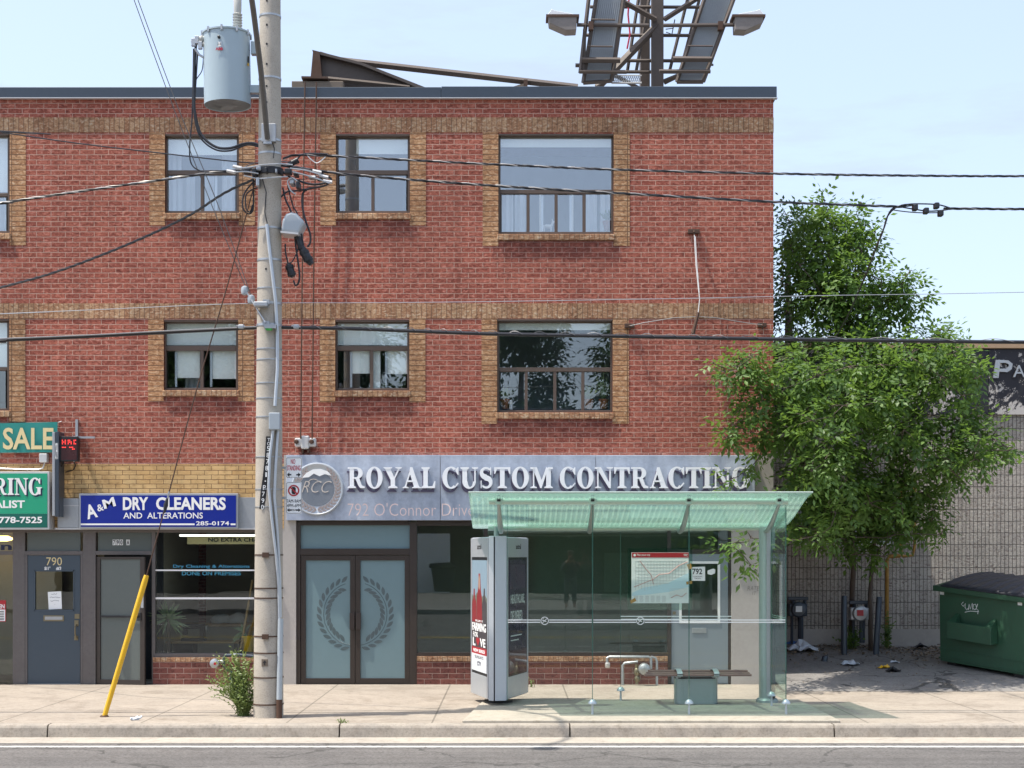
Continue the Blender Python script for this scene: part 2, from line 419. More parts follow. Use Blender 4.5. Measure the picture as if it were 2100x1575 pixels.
wn1 = t.noise(16, 6, .8); t.col(t.mix((.60,.59,.56), (.16,.155,.15), t.ramp(wn1, [(.50,(0,0,0)),(.60,(.85,.85,.85))]))); t.rough(.8); M['line'] = t.m
M['line_yellow'] = paint('yellow_road_paint', (.55,.38,.06), .7, 0, .4, 3.0)

YK = -5.52                                              # back edge of the kerb
KF = -5.70                                              # face of the kerb
def rz(y): return -.15 if y > -10 else -.15 + (-10-y)*.030    # the carriageway rises towards the far side
W0, W1 = -45, 45
struct(MB().add([(-600,-600,-.6),(600,-600,-.6),(600,900,-.6),(-600,900,-.6)], [(0,1,2,3)]).build('ground', M['earth']))
struct(MB().add([(W0,-22.4,rz(-22.4)),(W1,-22.4,rz(-22.4)),(W1,-10,-.15),(W0,-10,-.15),(W1,-6.28,-.15),(W0,-6.28,-.15)], [(0,1,2,3),(3,2,4,5)]).build('road', M['asphalt']))
struct(MB().box(W0, W1, -6.28, KF-.002, -.3, -.146).build('gutter', M['gutter']))
g = MB()
ks = sorted([X(p, -5.6) for p in (103, 698, 1168, 1707)])
ks = [W0, -20, -14, -11.3, -8.4] + ks + [6.6, 9.6, 13, 18, W1]
for a, b in zip(ks, ks[1:]):
    prof = [(KF-.03,-.28),(KF-.025,-.146),(KF-.005,-.035),(KF+.01,-.010),(KF+.04,0.0),(YK-.004,.002),(YK-.004,-.28)]
    n = len(prof); x0, x1 = a+.009, b-.009
    g.add([(x0,)+p for p in prof] + [(x1,)+p for p in prof], [tuple(range(n-1,-1,-1)), tuple(range(n,2*n))] + [(i,(i+1)%n,(i+1)%n+n,i+n) for i in range(n)])
kerb = struct(g.build('kerb', M['kerb'], smooth=False))
struct(MB().box(W0, X(1612,-1.5)-.02, YK, .3, -.3, 0).box(X(1612,-1.5)-.02, W1, YK, -1.25, -.3, 0).build('pavement', M['pavement']))
# the lot beside the building climbs gently to the block wall
lx0, lx1 = 4.02, 16.0
lot = MB(); nx, ny = 24, 12
for j in range(ny+1):
    for i in range(nx+1):
        y = -1.25 + 4.2*j/ny; x = lx0 + (lx1-lx0)*i/nx
        lot.v.append((x, y, .003 + max(0, y+1.25)*.117 + (.012*math.sin(x*2.1+y) if 0 < j else 0)))
for j in range(ny):
    for i in range(nx):
        a = j*(nx+1)+i; lot.f.append((a,a+1,a+nx+2,a+nx+1))
def lotz(y): return .003 + max(0, y+1.25)*.117
struct(lot.build('parking_lot', M['lot'], smooth=True))
struct(MB().box(3.0, 16, -1.24, 3.0, -.3, -.02).build('lot_base', M['lot']))
struct(MB().box(W0, W1, -6.66, -6.54, -.1495, -.146).build('lane_line', M['line']))
ly = MB()
for y in (-13.9, -14.15):
    ly.add([(W0,y,rz(y)+.005),(W1,y,rz(y)+.005),(W1,y+.11,rz(y+.11)+.005),(W0,y+.11,rz(y+.11)+.005)], [(0,1,2,3)])
struct(ly.build('centre_line', M['line_yellow']))
wl = MB()
for k in range(-9, 9):
    for y in (-10.2, -18.0):
        wl.add([(k*5,y,rz(y)+.005),(k*5+2.5,y,rz(y)+.005),(k*5+2.5,y+.1,rz(y+.1)+.005),(k*5,y+.1,rz(y+.1)+.005)], [(0,1,2,3)])
struct(wl.build('dashed_line', M['line']))
struct(MB().box(W0, W1, -42, -22.4, -.3, .36).build('opposite_pavement', M['lot']))
struct(MB().plan([(-.60,-5.50),(3.95,-5.50),(3.95,-2.75),(-.38,-2.75)], -.1, .032).build('shelter_pad', M['pad'], bevel=.012))

# ---------------------------------------------------------------- the brick building
bld = thing('brick_building', (-2.0, 0, 0), 'three storey red brick building with tan brick bands above a row of shopfronts', 'building')
BX0, BX1 = -13.0, X(1586)
ZT, ZW = Z(180), Z(204)
# window openings: (px0, px1, py0, py1)
UP = [(-216,20,273,478), (338.5,490,275,437), (689,840.5,275,437), (1022,1258.5,274,480)]
LO = [(-218,19,654,842), (336,488.5,656,800), (687.5,839.5,656,801), (1019.5,1256.5,655,846)]
OPEN = UP + LO
SF = [(-250,526,1084,1411), (607,1500,1066,1406)]       # shopfronts
BX2 = [X(526), X(606)]
xs = sorted({BX0, BX1, X(526), X(582)} | {X(p) for o in OPEN+SF for p in o[:2]})
zs = sorted({0.0, ZW, Z(952), Z(933)} | {Z(p) for o in OPEN+SF for p in o[2:] if p < 1400})
wall, ywall, stuc = MB(), MB(), MB()
for i in range(len(xs)-1):
    for j in range(len(zs)-1):
        cx, cz = (xs[i]+xs[i+1])/2, (zs[j]+zs[j+1])/2
        if any(X(o[0]) < cx < X(o[1]) and (Z(o[3]) if o[3] < 1400 else -1) < cz < Z(o[2]) for o in OPEN+SF): continue
        tgt = wall
        if cz < Z(952) and cx < X(582): tgt = ywall
        if cz < Z(933) and cx > X(582): tgt = stuc
        if cz < Z(1084) and cx < X(582): tgt = stuc if cx > X(526) else ywall
        y = 0.0 if tgt is not ywall else -.004
        tgt.add([(xs[i],y,zs[j]),(xs[i+1],y,zs[j]),(xs[i+1],y,zs[j+1]),(xs[i],y,zs[j+1])], [(0,1,2,3)])
for o in OPEN+SF:                                       # reveals
    a, b, z0, z1 = X(o[0]), X(o[1]), (Z(o[3]) if o[3] < 1400 else 0.0), Z(o[2]); d = .16
    t = wall if o in OPEN else stuc
    t.quad((a,0,z0),(a,d,z0),(a,d,z1),(a,0,z1)).quad((b,0,z0),(b,0,z1),(b,d,z1),(b,d,z0)).quad((a,0,z1),(a,d,z1),(b,d,z1),(b,0,z1)).quad((a,0,z0),(b,0,z0),(b,d,z0),(a,d,z0))
wall.quad((BX1,0,0),(BX1,14,0),(BX1,14,ZW),(BX1,0,ZW)).quad((BX0,0,0),(BX0,0,ZW),(BX0,14,ZW),(BX0,14,0)).quad((BX0,14,0),(BX0,14,ZW),(BX1,14,ZW),(BX1,14,0))
wall.build('wall', M['red_brick'], bld)
o = ywall.build('lower_wall', M['yellow_brick'], bld); o['label'] = 'yellow brick band over the left shopfronts'
stuc.build('pilaster', M['stucco'], bld)
MB().box(BX0+.02, BX1-.02, .05, 13.95, ZW-.25, ZW-.05).build('roof', M['roofing'], bld)
cp = MB().box(BX0-.02, X(905), -.055, .30, ZW+.015, ZT-.004).box(X(905)+.003, BX1+.045, -.058, .30, ZW+.015, ZT+.006)
cp.box(BX1-.25, BX1+.045, .31, 13.9, ZW+.015, ZT+.004)
cp.build('coping', M['coping'], bld, bevel=.008)
MB().box(BX0-.02, BX1+.055, -.068, .02, ZW+.001, ZW+.013).build('drip_edge', M['drip'], bld)
# tan bands and window surrounds, a few millimetres proud of the red brick
for a, b in ((241, 271.5), (622, 653)):
    MB().box(BX0, BX1+.004, -.006, .05, Z(b), Z(a)).build('brick_band', M['tan_soldier'], bld)
for (o, bot) in [(UP[0],503),(UP[1],462),(UP[2],462),(UP[3],504),(LO[0],866),(LO[1],823),(LO[2],825),(LO[3],869)]:
    top = 271.5 if o in UP else 653
    for p0, p1 in ((o[0]-32, o[0]), (o[1], o[1]+33)):
        MB().box(X(p0), X(p1), -.0065, .05, Z(bot), Z(top)-.002).build('window_surround', M['tan_brick'], bld)

def window(o, trans, divs, gl, blinds, sash=()):
    """one window: a frame, its panes, its brick sill and the blinds behind"""
    a, b, t, u = o
    yf, yp = .075, .115
    f = MB()
    fw = 4.5
    f.pbox(a, a+fw, t, u, yf, .15).pbox(b-fw, b, t, u, yf, .15).pbox(a+fw, b-fw, t, t+fw+2.5, yf, .15).pbox(a+fw, b-fw, u-fw, u, yf, .15)
    f.pbox(a+fw, b-fw, trans[0], trans[1], yf+.006, .148)
    for d in divs: f.pbox(d-3.2, d+3.2, trans[1], u-fw, yf+.010, .146)
    f.pbox(a+.4, b-.4, t+.2, t+3.6, .004, yf-.001)
    w = f.build('window', M['win_frame'], bld, bevel=.004)
    MB().pbox(a+fw, b-fw, t+fw, trans[0], yp, yp+.006).build('pane', gl, w)
    e = [a+fw] + list(divs) + [b-fw]
    for k in range(len(e)-1):
        q = MB().pbox(e[k]+3, e[k+1]-3, trans[1], u-fw, yp+(.004 if k % 2 else .016), yp+(.010 if k % 2 else .022))
        q.build('pane', gl, w)
    for d in sash:                                     # meeting stile of a sliding sash
        MB().pbox(d-2.2, d+2.2, trans[1]+2, u-fw-2, yp+.026, yp+.045).build('sash', M['alu'], w)
    s = MB().box(X(a)-.02, X(b)+.02, -.035, .10, Z(u+13), Z(u)-.004)
    s.build('sill', M['tan_soldier'], w, bevel=.01)
    for (p0, p1, q0, q1, mk, y) in blinds:
        bl = MB()
        if mk == 'curtain':                            # hanging folds
            x0, x1 = X(p0,y), X(p1,y); n = max(6, int((x1-x0)/.02)); z0, z1 = Z(q1,y), Z(q0,y)
            bl.v = [(x0+(x1-x0)*i/n, y+.02*math.sin(i*1.3)+.008*math.sin(i*.7), z) for z in (z0, z1) for i in range(n+1)]
            bl.f = [(i, i+1, i+n+2, i+n+1) for i in range(n)]
            bl.build('curtain', M['curtain'], w, smooth=True)
        elif mk == 'dark': bl.pbox(p0, p1, q0, q1, y, y+.02).build('curtain', M['dark_cloth'], w)
        else: bl.pbox(p0, p1, q0, q1, y, y+.006).build('blind', M['blind'], w)
    return w
window(UP[0], (396,403), (-157,-98,-39), M['glass_up'], [(-212,16,270,394,'blind',.165), (-20,14,396,476,'curtain',.3)])
window(UP[1], (349,358), (414.5,), M['glass_up'], [(340,490,277,318,'blind',.165), (344,372,318,436,'curtain',.35), (455,486,318,436,'curtain',.35), (372,400,362,436,'curtain',.5), (418,440,362,436,'curtain',.45)], (443,))
window(UP[2], (349,358), (764.5,), M['glass_up'], [(731,839,277,316,'blind',.165), (692,731,318,436,'dark',.3), (731,764,360,437,'dark',.6)])
window(UP[3], (389,397), (1083,1140.5,1198), M['glass_up'], [(1025,1256,277,302,'blind',.165), (1028,1052,398,478,'curtain',.3), (1056,1078,398,478,'curtain',.4), (1200,1224,398,478,'curtain',.35), (1230,1254,398,478,'curtain',.3), (1106,1112,398,478,'blind',.3), (1170,1176,398,478,'blind',.3)], (1112,1170))
window(LO[0], (753,760), (-159,-100,-41), M['glass_mid'], [(-214,18,656,752,'blind',.165), (-214,-100,750,838,'blind',.165)])
window(LO[1], (709,719), (414,), M['glass_mid'], [(339,486,657,708,'blind',.165), (359,410,716,775,'blind',.165), (432,486,716,777,'blind',.165), (380,410,772,800,'curtain',.4)], (361,433))
window(LO[2], (709.5,719), (762,), M['glass_mid'], [(690,838,657,708,'blind',.165), (722,758,716,766,'blind',.165), (793,836,716,767,'blind',.165), (765,780,716,797,'blind',.165)], (720,792))
window(LO[3], (753.5,762), (1079,1138,1195.5), M['glass_mid'], [(1022,1255,657,677,'blind',.165)])
# rooms behind the windows: floors, partitions and back walls so that light only enters through the glass
rm = MB()
for z in (Z(930), Z(575)): rm.box(BX0+.1, BX1-.1, .18, 2.29, z-.2, z)
rm.box(BX0+.1, BX1-.1, 2.3, 2.4, 2.9, ZW-.3)
for px in (190, 610, 930): rm.box(X(px)-.06, X(px)+.06, .18, 2.29, 2.9, ZW-.3)
rm.build('interior_wall', M['room'], bld)

# flower pots and small things standing behind the panes
def leafy_pot(px, py, y, h, label, arch=False, pot=True, n=26, seed=1):
    rnd = random.Random(seed)
    x, _, z = P(px, py, y)
    t = thing('potted_plant', (x, y, z), label, 'plant')
    if pot: MB().lathe((x,y,z), [(.055,0),(.075,.13),(.083,.13),(.083,.155),(.07,.155),(.065,.14)], 14).build('pot', M['terracotta'], t, smooth=True)
    l = MB()
    for k in range(n):
        a = rnd.uniform(0, 6.28); ln = h*rnd.uniform(.6, 1.05); tilt = rnd.uniform(.25, 1.0)
        pts = []
        for i in range(6):
            u = i/5; rr = ln*u*tilt*.8; zz = z+.14+ln*(u*(1-.15*tilt)-(.75*tilt*u*u if arch else .2*u*u))
            pts.append(Vector((x+rr*math.cos(a), y+rr*math.sin(a)*.5, zz)))
        wd = .012 if arch else .022
        sd = Vector((-math.sin(a), math.cos(a)*.4, .25)).normalized()
        b = len(l.v)
        for i, p in enumerate(pts):
            w_ = wd*math.sin(math.pi*min(1, .15+i/5*.85))
            l.v += [tuple(p-sd*w_), tuple(p+sd*w_)]
        for i in range(5): l.f.append((b+2*i, b+2*i+1, b+2*i+3, b+2*i+2))
    l.build('foliage', M['agave'], t, smooth=True)
    return t
leafy_pot(1036, 839, .30, .28, 'small bushy plant in a clay pot left in the lower wide window', n=34, seed=3)
leafy_pot(1238, 839, .30, .62, 'spider plant with long arching leaves potted at the right of the lower wide window', True, n=44, seed=4)
leafy_pot(1208, 839, .34, .34, 'low green plant beside the spider plant in the lower wide window', n=30, seed=5)
leafy_pot(1246, 474, .30, .26, 'green plant at the right end of the top floor wide window', n=30, seed=6)
x, y, z = P(1048, 840, .24)
b = thing('bottle', (x, y, z), 'small white bottle on the sill of the lower wide window', 'bottle')
MB().lathe((x,y,z), [(.030,0),(.030,.12),(.012,.15)], 12).build('flask', M['white'], b, smooth=True)
MB().lathe((x,y,z+.15), [(.008,0),(.006,.10),(.003,.12)], 8).build('nozzle', M['black'], b, smooth=True)
# a white animal figurine
x, y, z = P(1124, 474.5, .26)
fg = MB()
fg.tube([(x-.075,y,z+.075),(x-.03,y,z+.08),(x+.03,y,z+.075),(x+.06,y,z+.08)], [.02,.034,.034,.026], 10)
fg.tube([(x+.05,y,z+.085),(x+.07,y,z+.13),(x+.075,y,z+.155)], [.02,.016,.015], 8)
fg.tube([(x+.065,y,z+.158),(x+.10,y,z+.145)], [.018,.010], 8)
for dx, dy in ((-.06,-.015),(-.06,.015),(.045,-.015),(.045,.015)): fg.tube([(x+dx,y+dy,z+.07),(x+dx,y+dy,z)], [.013,.009], 6)
for dx in (0,.014): fg.tube([(x+.065+dx*.3,y-.01+dx,z+.165),(x+.062+dx*.3,y-.01+dx,z+.195)], [.007,.003], 5)
tag(fg.build('figurine', M['white'], smooth=True), 'white animal figurine on the sill of the top floor wide window', 'figurine')

# ---------------------------------------------------------------- shopfronts
def frame_box(m, px0, px1, py0, py1, y0=.05, y1=.15): return m.pbox(px0, px1, py0, py1, y0, y1)
sf = MB()
# left shopfront: posts, heads, transom bars
for a, b in ((26,51),(170,196),(311,318)): sf.pbox(a, b, 1086, 1411, .03, .15)
sf.pbox(-250, 526, 1085, 1092, .028, .15)
for a, b in ((51,170),(196,311),(-250,26)): sf.pbox(a, b, 1130, 1138, .034, .15)
sf.pbox(51, 56, 1138, 1411, .036, .14).pbox(165, 170, 1138, 1411, .036, .14)
sf.pbox(318, 526, 1340, 1349, .026, .15)
sf.build('shopfront_frame', M['post'], bld, bevel=.004)
MB().pbox(318, 526, 1168, 1171, .052, .075).pbox(318, 526, 1225, 1229, .052, .075).build('window_bar', M['white'], bld)
MB().pbox(56, 165, 1092, 1130, .07, .09).build('transom', M['frost_grey'], bld)
MB().pbox(201, 311, 1092, 1130, .07, .09).build('transom', M['frost_grey'], bld)
MB().pbox(318, 526, 1092, 1340, .085, .092).build('display_window', M['glass_dry'], bld)
MB().pbox(-250, 26, 1092, 1130, .085, .092).pbox(-250, 26, 1138, 1400, .085, .092).build('display_window', M['glass_dry'], bld)
MB().box(X(314), X(526), -.012, .15, -.05, Z(1357)).build('shopfront_base', M['base_brick'], bld)
MB().box(X(314), X(526), -.022, .15, Z(1357)+.001, Z(1348)).build('base_cap', M['tan_soldier'], bld)
# slate door 790
d = MB().pbox(56.5, 164.5, 1138.5, 1172, .050, .10).pbox(56.5, 72, 1172, 1250, .050, .10).pbox(150, 164.5, 1172, 1250, .050, .10).pbox(56.5, 164.5, 1250, 1408, .050, .10)
door = d.build('door', M['slate'], bld); door['label'] = 'slate grey door numbered 790 with a small window'
MB().pbox(72, 150, 1172, 1250, .075, .082).build('door_glass', M['glass_dry'], door)
m = MB()
for a,b,c,e in ((70,152,1169,1172),(70,152,1250,1253),(69,72,1169,1253),(150,153,1169,1253)): m.pbox(a,b,c,e,.043,.06)
m.build('glazing_bead', M['slate'], door)
m = MB().pbox(89, 131, 1262, 1274, .040, .055); m.build('mail_slot', M['brass'], door, bevel=.003)
MB().pbox(92, 128, 1264.5, 1271, .036, .045).build('mail_flap', M['galv'], door)
h = MB().pbox(153, 163, 1259, 1269, .040, .055).pbox(152.5, 161, 1272, 1284, .040, .055)
hx = X(156)
h.tube([(hx,.04,Z(1281)),(hx-.01,-.015,Z(1286)),(hx-.01,-.02,Z(1300)),(hx,.035,Z(1311))], .011, 8).pbox(152,160,1304,1313,.040,.055)
h.build('handle', M['brass'], door, smooth=True)
MB().pbox(56.5, 164.5, 1402, 1408, .044, .06).build('kick_strip', M['galv'], door)
ptext('790', 95, 127, 1143, 1159.5, .048, bold=-.005).build('door_number', M['cream'], door)
ptext("$1'", 91, 103, 1162, 1170, .048, bold=.03).build('door_lettering', M['white'], door)
ptext('#2', 115, 126, 1162, 1171, .048, bold=.03).build('door_lettering', M['white'], door)
nt = MB().pprism([(98,1214),(125.5,1212.5),(127,1248.5),(100,1250)], .068, .0695)
note = tag(nt.build('paper_note', M['paper']), 'handwritten white paper note stuck on the glass of the slate grey door', 'note')
m = MB()
rnd = random.Random(5)
for (a,b,y) in ((105,117,1218),(102,124,1225),(104,121,1232),(112,113,1240)):
    q = a
    pts = []
    while q <= b+.1:
        pts.append((X(q,.067), .0672, Z(y+rnd.uniform(-1.3,1.3),.067))); q += 1.0
    if len(pts) > 1: m.tube(pts, .0022, 4)
m.build('handwriting', M['navy'], note)
# door 790A, standing ajar: hinged on its left edge
hp = Vector((X(197), .05, 0))
xf = Matrix.Translation(hp) @ Matrix.Rotation(R(-12), 4, 'Z') @ Matrix.Translation(-hp)
def dbox(m, *a): return m.pbox(*a)
d = MB()
for a,b,c,e in ((197,206,1142,1411),(294,304,1142,1411),(206,294,1142,1147),(206,294,1393,1411)): d.pbox(a,b,c,e,.05,.10)
d2 = d.build('door', M['bronze'], bld, xf=xf, bevel=.003); d2['label'] = 'bronze framed glass door 790 A standing ajar'
MB().pbox(206,294,1147,1393,.07,.078).build('door_glass', M['frost_grey'], d2, xf=xf)
MB().pbox(206,294,1262,1266,.030,.046).pbox(288,296,1256,1272,.030,.05).build('push_bar', M['black'], d2, xf=xf)
MB().pbox(296,302,1220,1246,.036,.05).build('lock', M['galv'], d2, xf=xf)
for a,b,s_ in ((231,237,'7'),(238.5,244.5,'9'),(246,252,'0'),(259,266,'A')):
    MB().pbox(a,b,1106.5,1118,.062,.068).build('number_tile', M['paper'], bld)
    ptext(s_, a+.9, b-.9, 1107.6, 1117, .0605, bold=.03).build('number_tile_digit', M['black'], bld)
# double doors 792
rf = MB()
rf.pbox(606, 616, 1070, 1405, .03, .15).pbox(840, 855, 1070, 1405, .03, .15).pbox(616, 840, 1068, 1077, .032, .15).pbox(616, 840, 1125, 1138, .034, .15)
rf.pbox(855, 1375, 1068, 1078, .036, .15).pbox(855, 1375, 1338, 1346, .036, .15).pbox(992, 1000, 1078, 1338, .05, .15).pbox(1369, 1376, 1078, 1403, .034, .15)
rf.pbox(1376, 1500, 1068, 1086, .038, .15).pbox(1376, 1500, 1127, 1135, .038, .15).pbox(1494, 1501, 1086, 1404, .037, .15)
rf.build('shopfront_frame', M['bronze'], bld, bevel=.004)
MB().pbox(616, 840, 1077, 1125, .08, .09).build('transom', M['frost'], bld)
MB().pbox(1376, 1494, 1086, 1127, .085, .095).build('transom', M['glass_shop'], bld)
MB().pbox(855, 992, 1078, 1338, .09, .097).build('display_window', M['glass_shop'], bld)
MB().pbox(1000, 1369, 1078, 1338, .09, .097).build('display_window', M['glass_shop'], bld)
MB().box(X(855), X(1369), -.012, .16, -.05, Z(1356)).build('shopfront_base', M['base_brick'], bld)
MB().box(X(855), X(1369), -.022, .16, Z(1356)+.001, Z(1346)).build('base_cap', M['tan_soldier'], bld)
def leaf_poly(cx, cy, ang, ln, wd):
    p = []
    for i in range(7): 
        u = i/6; p.append((ln*(u-.5), wd*math.sin(math.pi*u)**.8*.5))
    for i in range(5,0,-1):
        u = i/6; p.append((ln*(u-.5), -wd*math.sin(math.pi*u)**.8*.5))
    ca, sa = math.cos(ang), math.sin(ang)
    return [(cx+a*ca-b*sa, cy+a*sa+b*ca) for a, b in p]
for k, (a, b) in enumerate(((617,728),(729,840))):
    d = MB()
    for q in ((a,a+10,1139,1404),(b-10,b,1139,1404),(a+10,b-10,1139,1149),(a+10,b-10,1391,1404)): d.pbox(*q, .045, .10)
    dd = d.build('door', M['bronze'], bld, bevel=.003)
    MB().pbox(a+10, b-10, 1149, 1391, .070, .080).build('frosted_glass', M['frost'], dd)
    MB().pbox(717 if k == 0 else 730, 727 if k == 0 else 740, 1257, 1291, .010, .035).pbox(720 if k == 0 else 733, 724 if k == 0 else 737, 1262, 1286, .035,.06).build('handle', M['handle_dark'], dd, bevel=.004)
    m = MB(); cx, cy, r = 728.5, 1259, 65
    sgn = -1 if k == 0 else 1
    for i in range(15):
        th = R(-84 + i*11.2)                            # from the bottom round to the top
        bx, bz = cx + sgn*r*math.cos(th), cy - r*math.sin(th)
        tang = math.atan2(math.cos(th), sgn*-math.sin(th))   # direction of growth, z up
        for off, tw in ((9, -.55), (-9, .55)):
            lx, ly_ = bx + sgn*off*math.cos(th), bz - off*math.sin(th)
            ang = tang + tw*sgn
            poly = leaf_poly(X(lx,.068), Z(ly_,.068), ang, .138, .055)
            if all((p[0] < X(717.5,.068) if k == 0 else p[0] > X(739.5,.068)) for p in poly): m.prism(poly, .0675, .0695)
    pts = [(X(cx+sgn*r*math.cos(R(q)),.068), .0685, Z(cy-r*math.sin(R(q)),.068)) for q in range(-80, 74, 4)]
    pts = [p for p in pts if (p[0] < X(718,.068) if k == 0 else p[0] > X(739,.068))]
    m.tube(pts, .004, 4)
    m.build('wreath_emblem', M['leaf_clear'], dd)
# grey door on the right, number 792
d = MB().pbox(1377, 1395, 1136, 1402, .05, .10).pbox(1475, 1493, 1136, 1402, .05, .10).pbox(1395, 1475, 1136, 1152, .05, .10).pbox(1395, 1475, 1277, 1402, .05, .10)
d3 = d.build('door', M['grey_door'], bld); d3['label'] = 'pale grey door with a white framed window, behind the bus shelter'
m = MB()
for q in ((1393,1477,1151,1156),(1393,1477,1273,1278),(1393,1398,1156,1273),(1472,1477,1156,1273)): m.pbox(*q, .040, .06)
m.build('window_trim', M['white'], d3)
MB().pbox(1398, 1472, 1156, 1273, .07, .077).build('door_glass', M['glass_shop'], d3)
MB().pbox(1419, 1449, 1288, 1298, .040, .055).build('mail_slot', M['galv'], d3, bevel=.003)
MB().pbox(1380, 1386, 1254, 1260, .03, .06).build('lock', M['brass'], d3)
nt = tag(MB().pprism([(1417,1163),(1446,1162),(1446,1191),(1418,1191)], .064, .066).build('paper_notice', M['paper']), 'white paper notice reading 792 in the window of the pale grey door', 'notice')
ptext('792', 1420, 1440, 1166, 1178, .0635, depth=.001, bold=.02).build('notice_lettering', M['black'], nt)
ptext("O'CONNOR DRIVE", 1421, 1440, 1181, 1183.5, .0635, depth=.001).build('notice_lettering', M['black'], nt)
ptext('TORONTO', 1424, 1437, 1185, 1187.5, .0635, depth=.001).build('notice_lettering', M['black'], nt)
tag(MB().pprism([(1451,1170),(1463,1166),(1467,1168),(1466,1176),(1458,1179),(1451,1177)], .064, .066).build('sticker', M['paper']), 'blank white sticker beside the 792 notice', 'sticker')
# lettering on the glass of the dry cleaner
g_ = ptext('Dry Cleaning & Alterations', 355, 512, 1158, 1166.5, .084, bold=.015); g_.build('window_lettering', M['cyan_text'], bld)
ptext('DONE ON PREMISES', 373, 494, 1171.5, 1180, .084, bold=.015).build('window_lettering', M['cyan_text'], bld)
ptext('NO EXTRA CHARGE', 427, 555, 1103, 1111, .130, bold=.02).build('window_lettering', M['black'], bld)
MB().pbox(384, 526, 1101, 1116, .135, .14).build('window_banner', M['cream'], bld)
t = NT('tube_glow'); t.col((.9,.9,.85)); t.b.inputs['Emission Color'].default_value = (1,.97,.88,1); t.b.inputs['Emission Strength'].default_value = 1.1
MB().pbox(368, 526, 1096, 1100, .5, .58).build('light_batten', t.m, bld)
ptext('n', 2, 24, 1117, 1128, .084, bold=.03).build('window_lettering', M['navy'], bld)
# shop interiors
si = MB()
si.box(X(196), X(600), .16, 4.9, -.02, .03).box(X(600)-.05, X(600), .16, 4.9, 0, 2.9).box(X(318), X(600), 4.0, 4.05, 0, 2.9).box(X(300)-.04,X(300),.7,4.0,0,2.9)
si.build('interior_wall', M['room_light'], bld)
MB().box(X(610), X(1500), .16, 1.8, -.02, .03).build('interior_floor', M['room_brown'], bld)
MB().box(X(603), X(1505), 1.8, 1.9, 0, 2.9).box(X(1500)+.06, X(1500)+.10, .17, 1.79, 0, 2.9).build('interior_wall', M['room_brown'], bld)
MB().box(X(196)-2.5, X(190), 2.2, 2.3, 0, 2.9).box(X(-250), X(50), 2.0, 2.1, 0, 2.9).build('interior_wall', M['room_brown'], bld)
ptext('RATE', 1533, 1557, 1202, 1211, -.0005, depth=.0012, bold=-.022, shear=.2).build('scratched_lettering', M['post'], bld)
ptext('IT', 1543, 1551, 1213, 1220, -.0005, depth=.0012, bold=-.022, shear=.2).build('scratched_lettering', M['post'], bld)
MB().box(X(192), X(316), .62, .66, .03, 2.6).build('interior_wall', M['dark_cloth'], bld)  # dark sheet added behind the ajar door to keep the gap dark
# things inside the dry cleaner
def agave(px, py, y, label, r=.36, n=44, seed=2):
    rnd = random.Random(seed); x, _, z = P(px, py, y)
    t = thing('spiky_plant', (x, y, z-.75), label, 'plant')
    MB().tube([(x,y,z-.75),(x+.02,y,z-.35),(x,y,z)], [.03,.025,.03], 8).build('stem', M['bark'], t, smooth=True)
    l = MB()
    for k in range(n):
        a = rnd.uniform(0, 6.28); e = rnd.uniform(-.75, 1.35); ln = r*rnd.uniform(.75, 1.1)
        d = Vector((math.cos(a)*math.cos(e), math.sin(a)*math.cos(e)*.6, math.sin(e))); sd = d.cross(Vector((0,-1,.2))).normalized()
        b = len(l.v); c = Vector((x,y,z))
        for i in range(4):
            u = i/3; p = c + d*ln*u + Vector((0,0,-.06*u*u)); w_ = (.014,.018,.012,.001)[i]
            l.v += [tuple(p-sd*w_), tuple(p+sd*w_)]
        for i in range(3): l.f.append((b+2*i,b+2*i+1,b+2*i+3,b+2*i+2))
    l.build('foliage', M['agave'], t); return t
agave(344, 1270, .45, 'spiky yucca plant standing behind the dry cleaner window')
agave(500, 1296, .6, 'small green plant rising from the yellow pot in the dry cleaner window', .22, 18, 6)
x, y, z = P(513, 1336, .6)
MBp = MB().lathe((x,y,z), [(.10,0),(.13,.22),(.135,.22),(.135,.25),(.12,.25),(.11,.2)], 18)
tag(MBp.build('plant_pot', M['yellow'], smooth=True), 'yellow plant pot low in the dry cleaner window', 'pot')
tb = thing('sewing_table', (X(430,1.2), 1.2, .03), 'long wooden work table inside the dry cleaner', 'table')
zt = Z(1316,1.0)
MB().box(X(338,1.0), X(490,1.0), 1.0, 1.6, zt-.03, zt).build('tabletop', M['wood_warm'], tb, bevel=.004)
for px in (348, 482):
    for yy in (1.05, 1.5): MB().box(X(px,1.0)-.02, X(px,1.0)+.02, yy, yy+.04, .03, zt-.03).build('leg', M['black'], tb)
MB().box(X(355,1.0), X(395,1.0), 1.02, 1.4, zt-.20, zt-.032).build('drawer', M['black'], tb)
sm = thing('sewing_machine', (X(398,1.2), 1.2, zt), 'black sewing machine on the work table inside the dry cleaner', 'sewing machine')
q = X(398,1.2)
MB().box(q-.2, q+.2, 1.12, 1.28, zt, zt+.05).box(q+.1, q+.18, 1.14, 1.26, zt+.05, zt+.26).box(q-.18, q+.18, 1.14, 1.26, zt+.2, zt+.28).box(q-.18, q-.11, 1.15, 1.25, zt+.10, zt+.2).build('machine_body', M['black'], sm, bevel=.012)
MB().lathe((q+.20,1.2,zt+.2), [(.06,0),(.06,.02)], 16, 'x').build('hand_wheel', M['galv'], sm, smooth=True)
ct = thing('counter', (X(440,2.4), 2.4, .03), 'long counter at the back of the dry cleaner', 'counter')
zc = Z(1279,2.4)
MB().box(X(335,2.4), X(530,2.4), 2.4, 2.9, zc-.05, zc).build('counter_top', M['wood_warm'], ct)
MB().box(X(337,2.4), X(528,2.4), 2.44, 2.86, .03, zc-.05).build('counter_front', M['room_light'], ct)
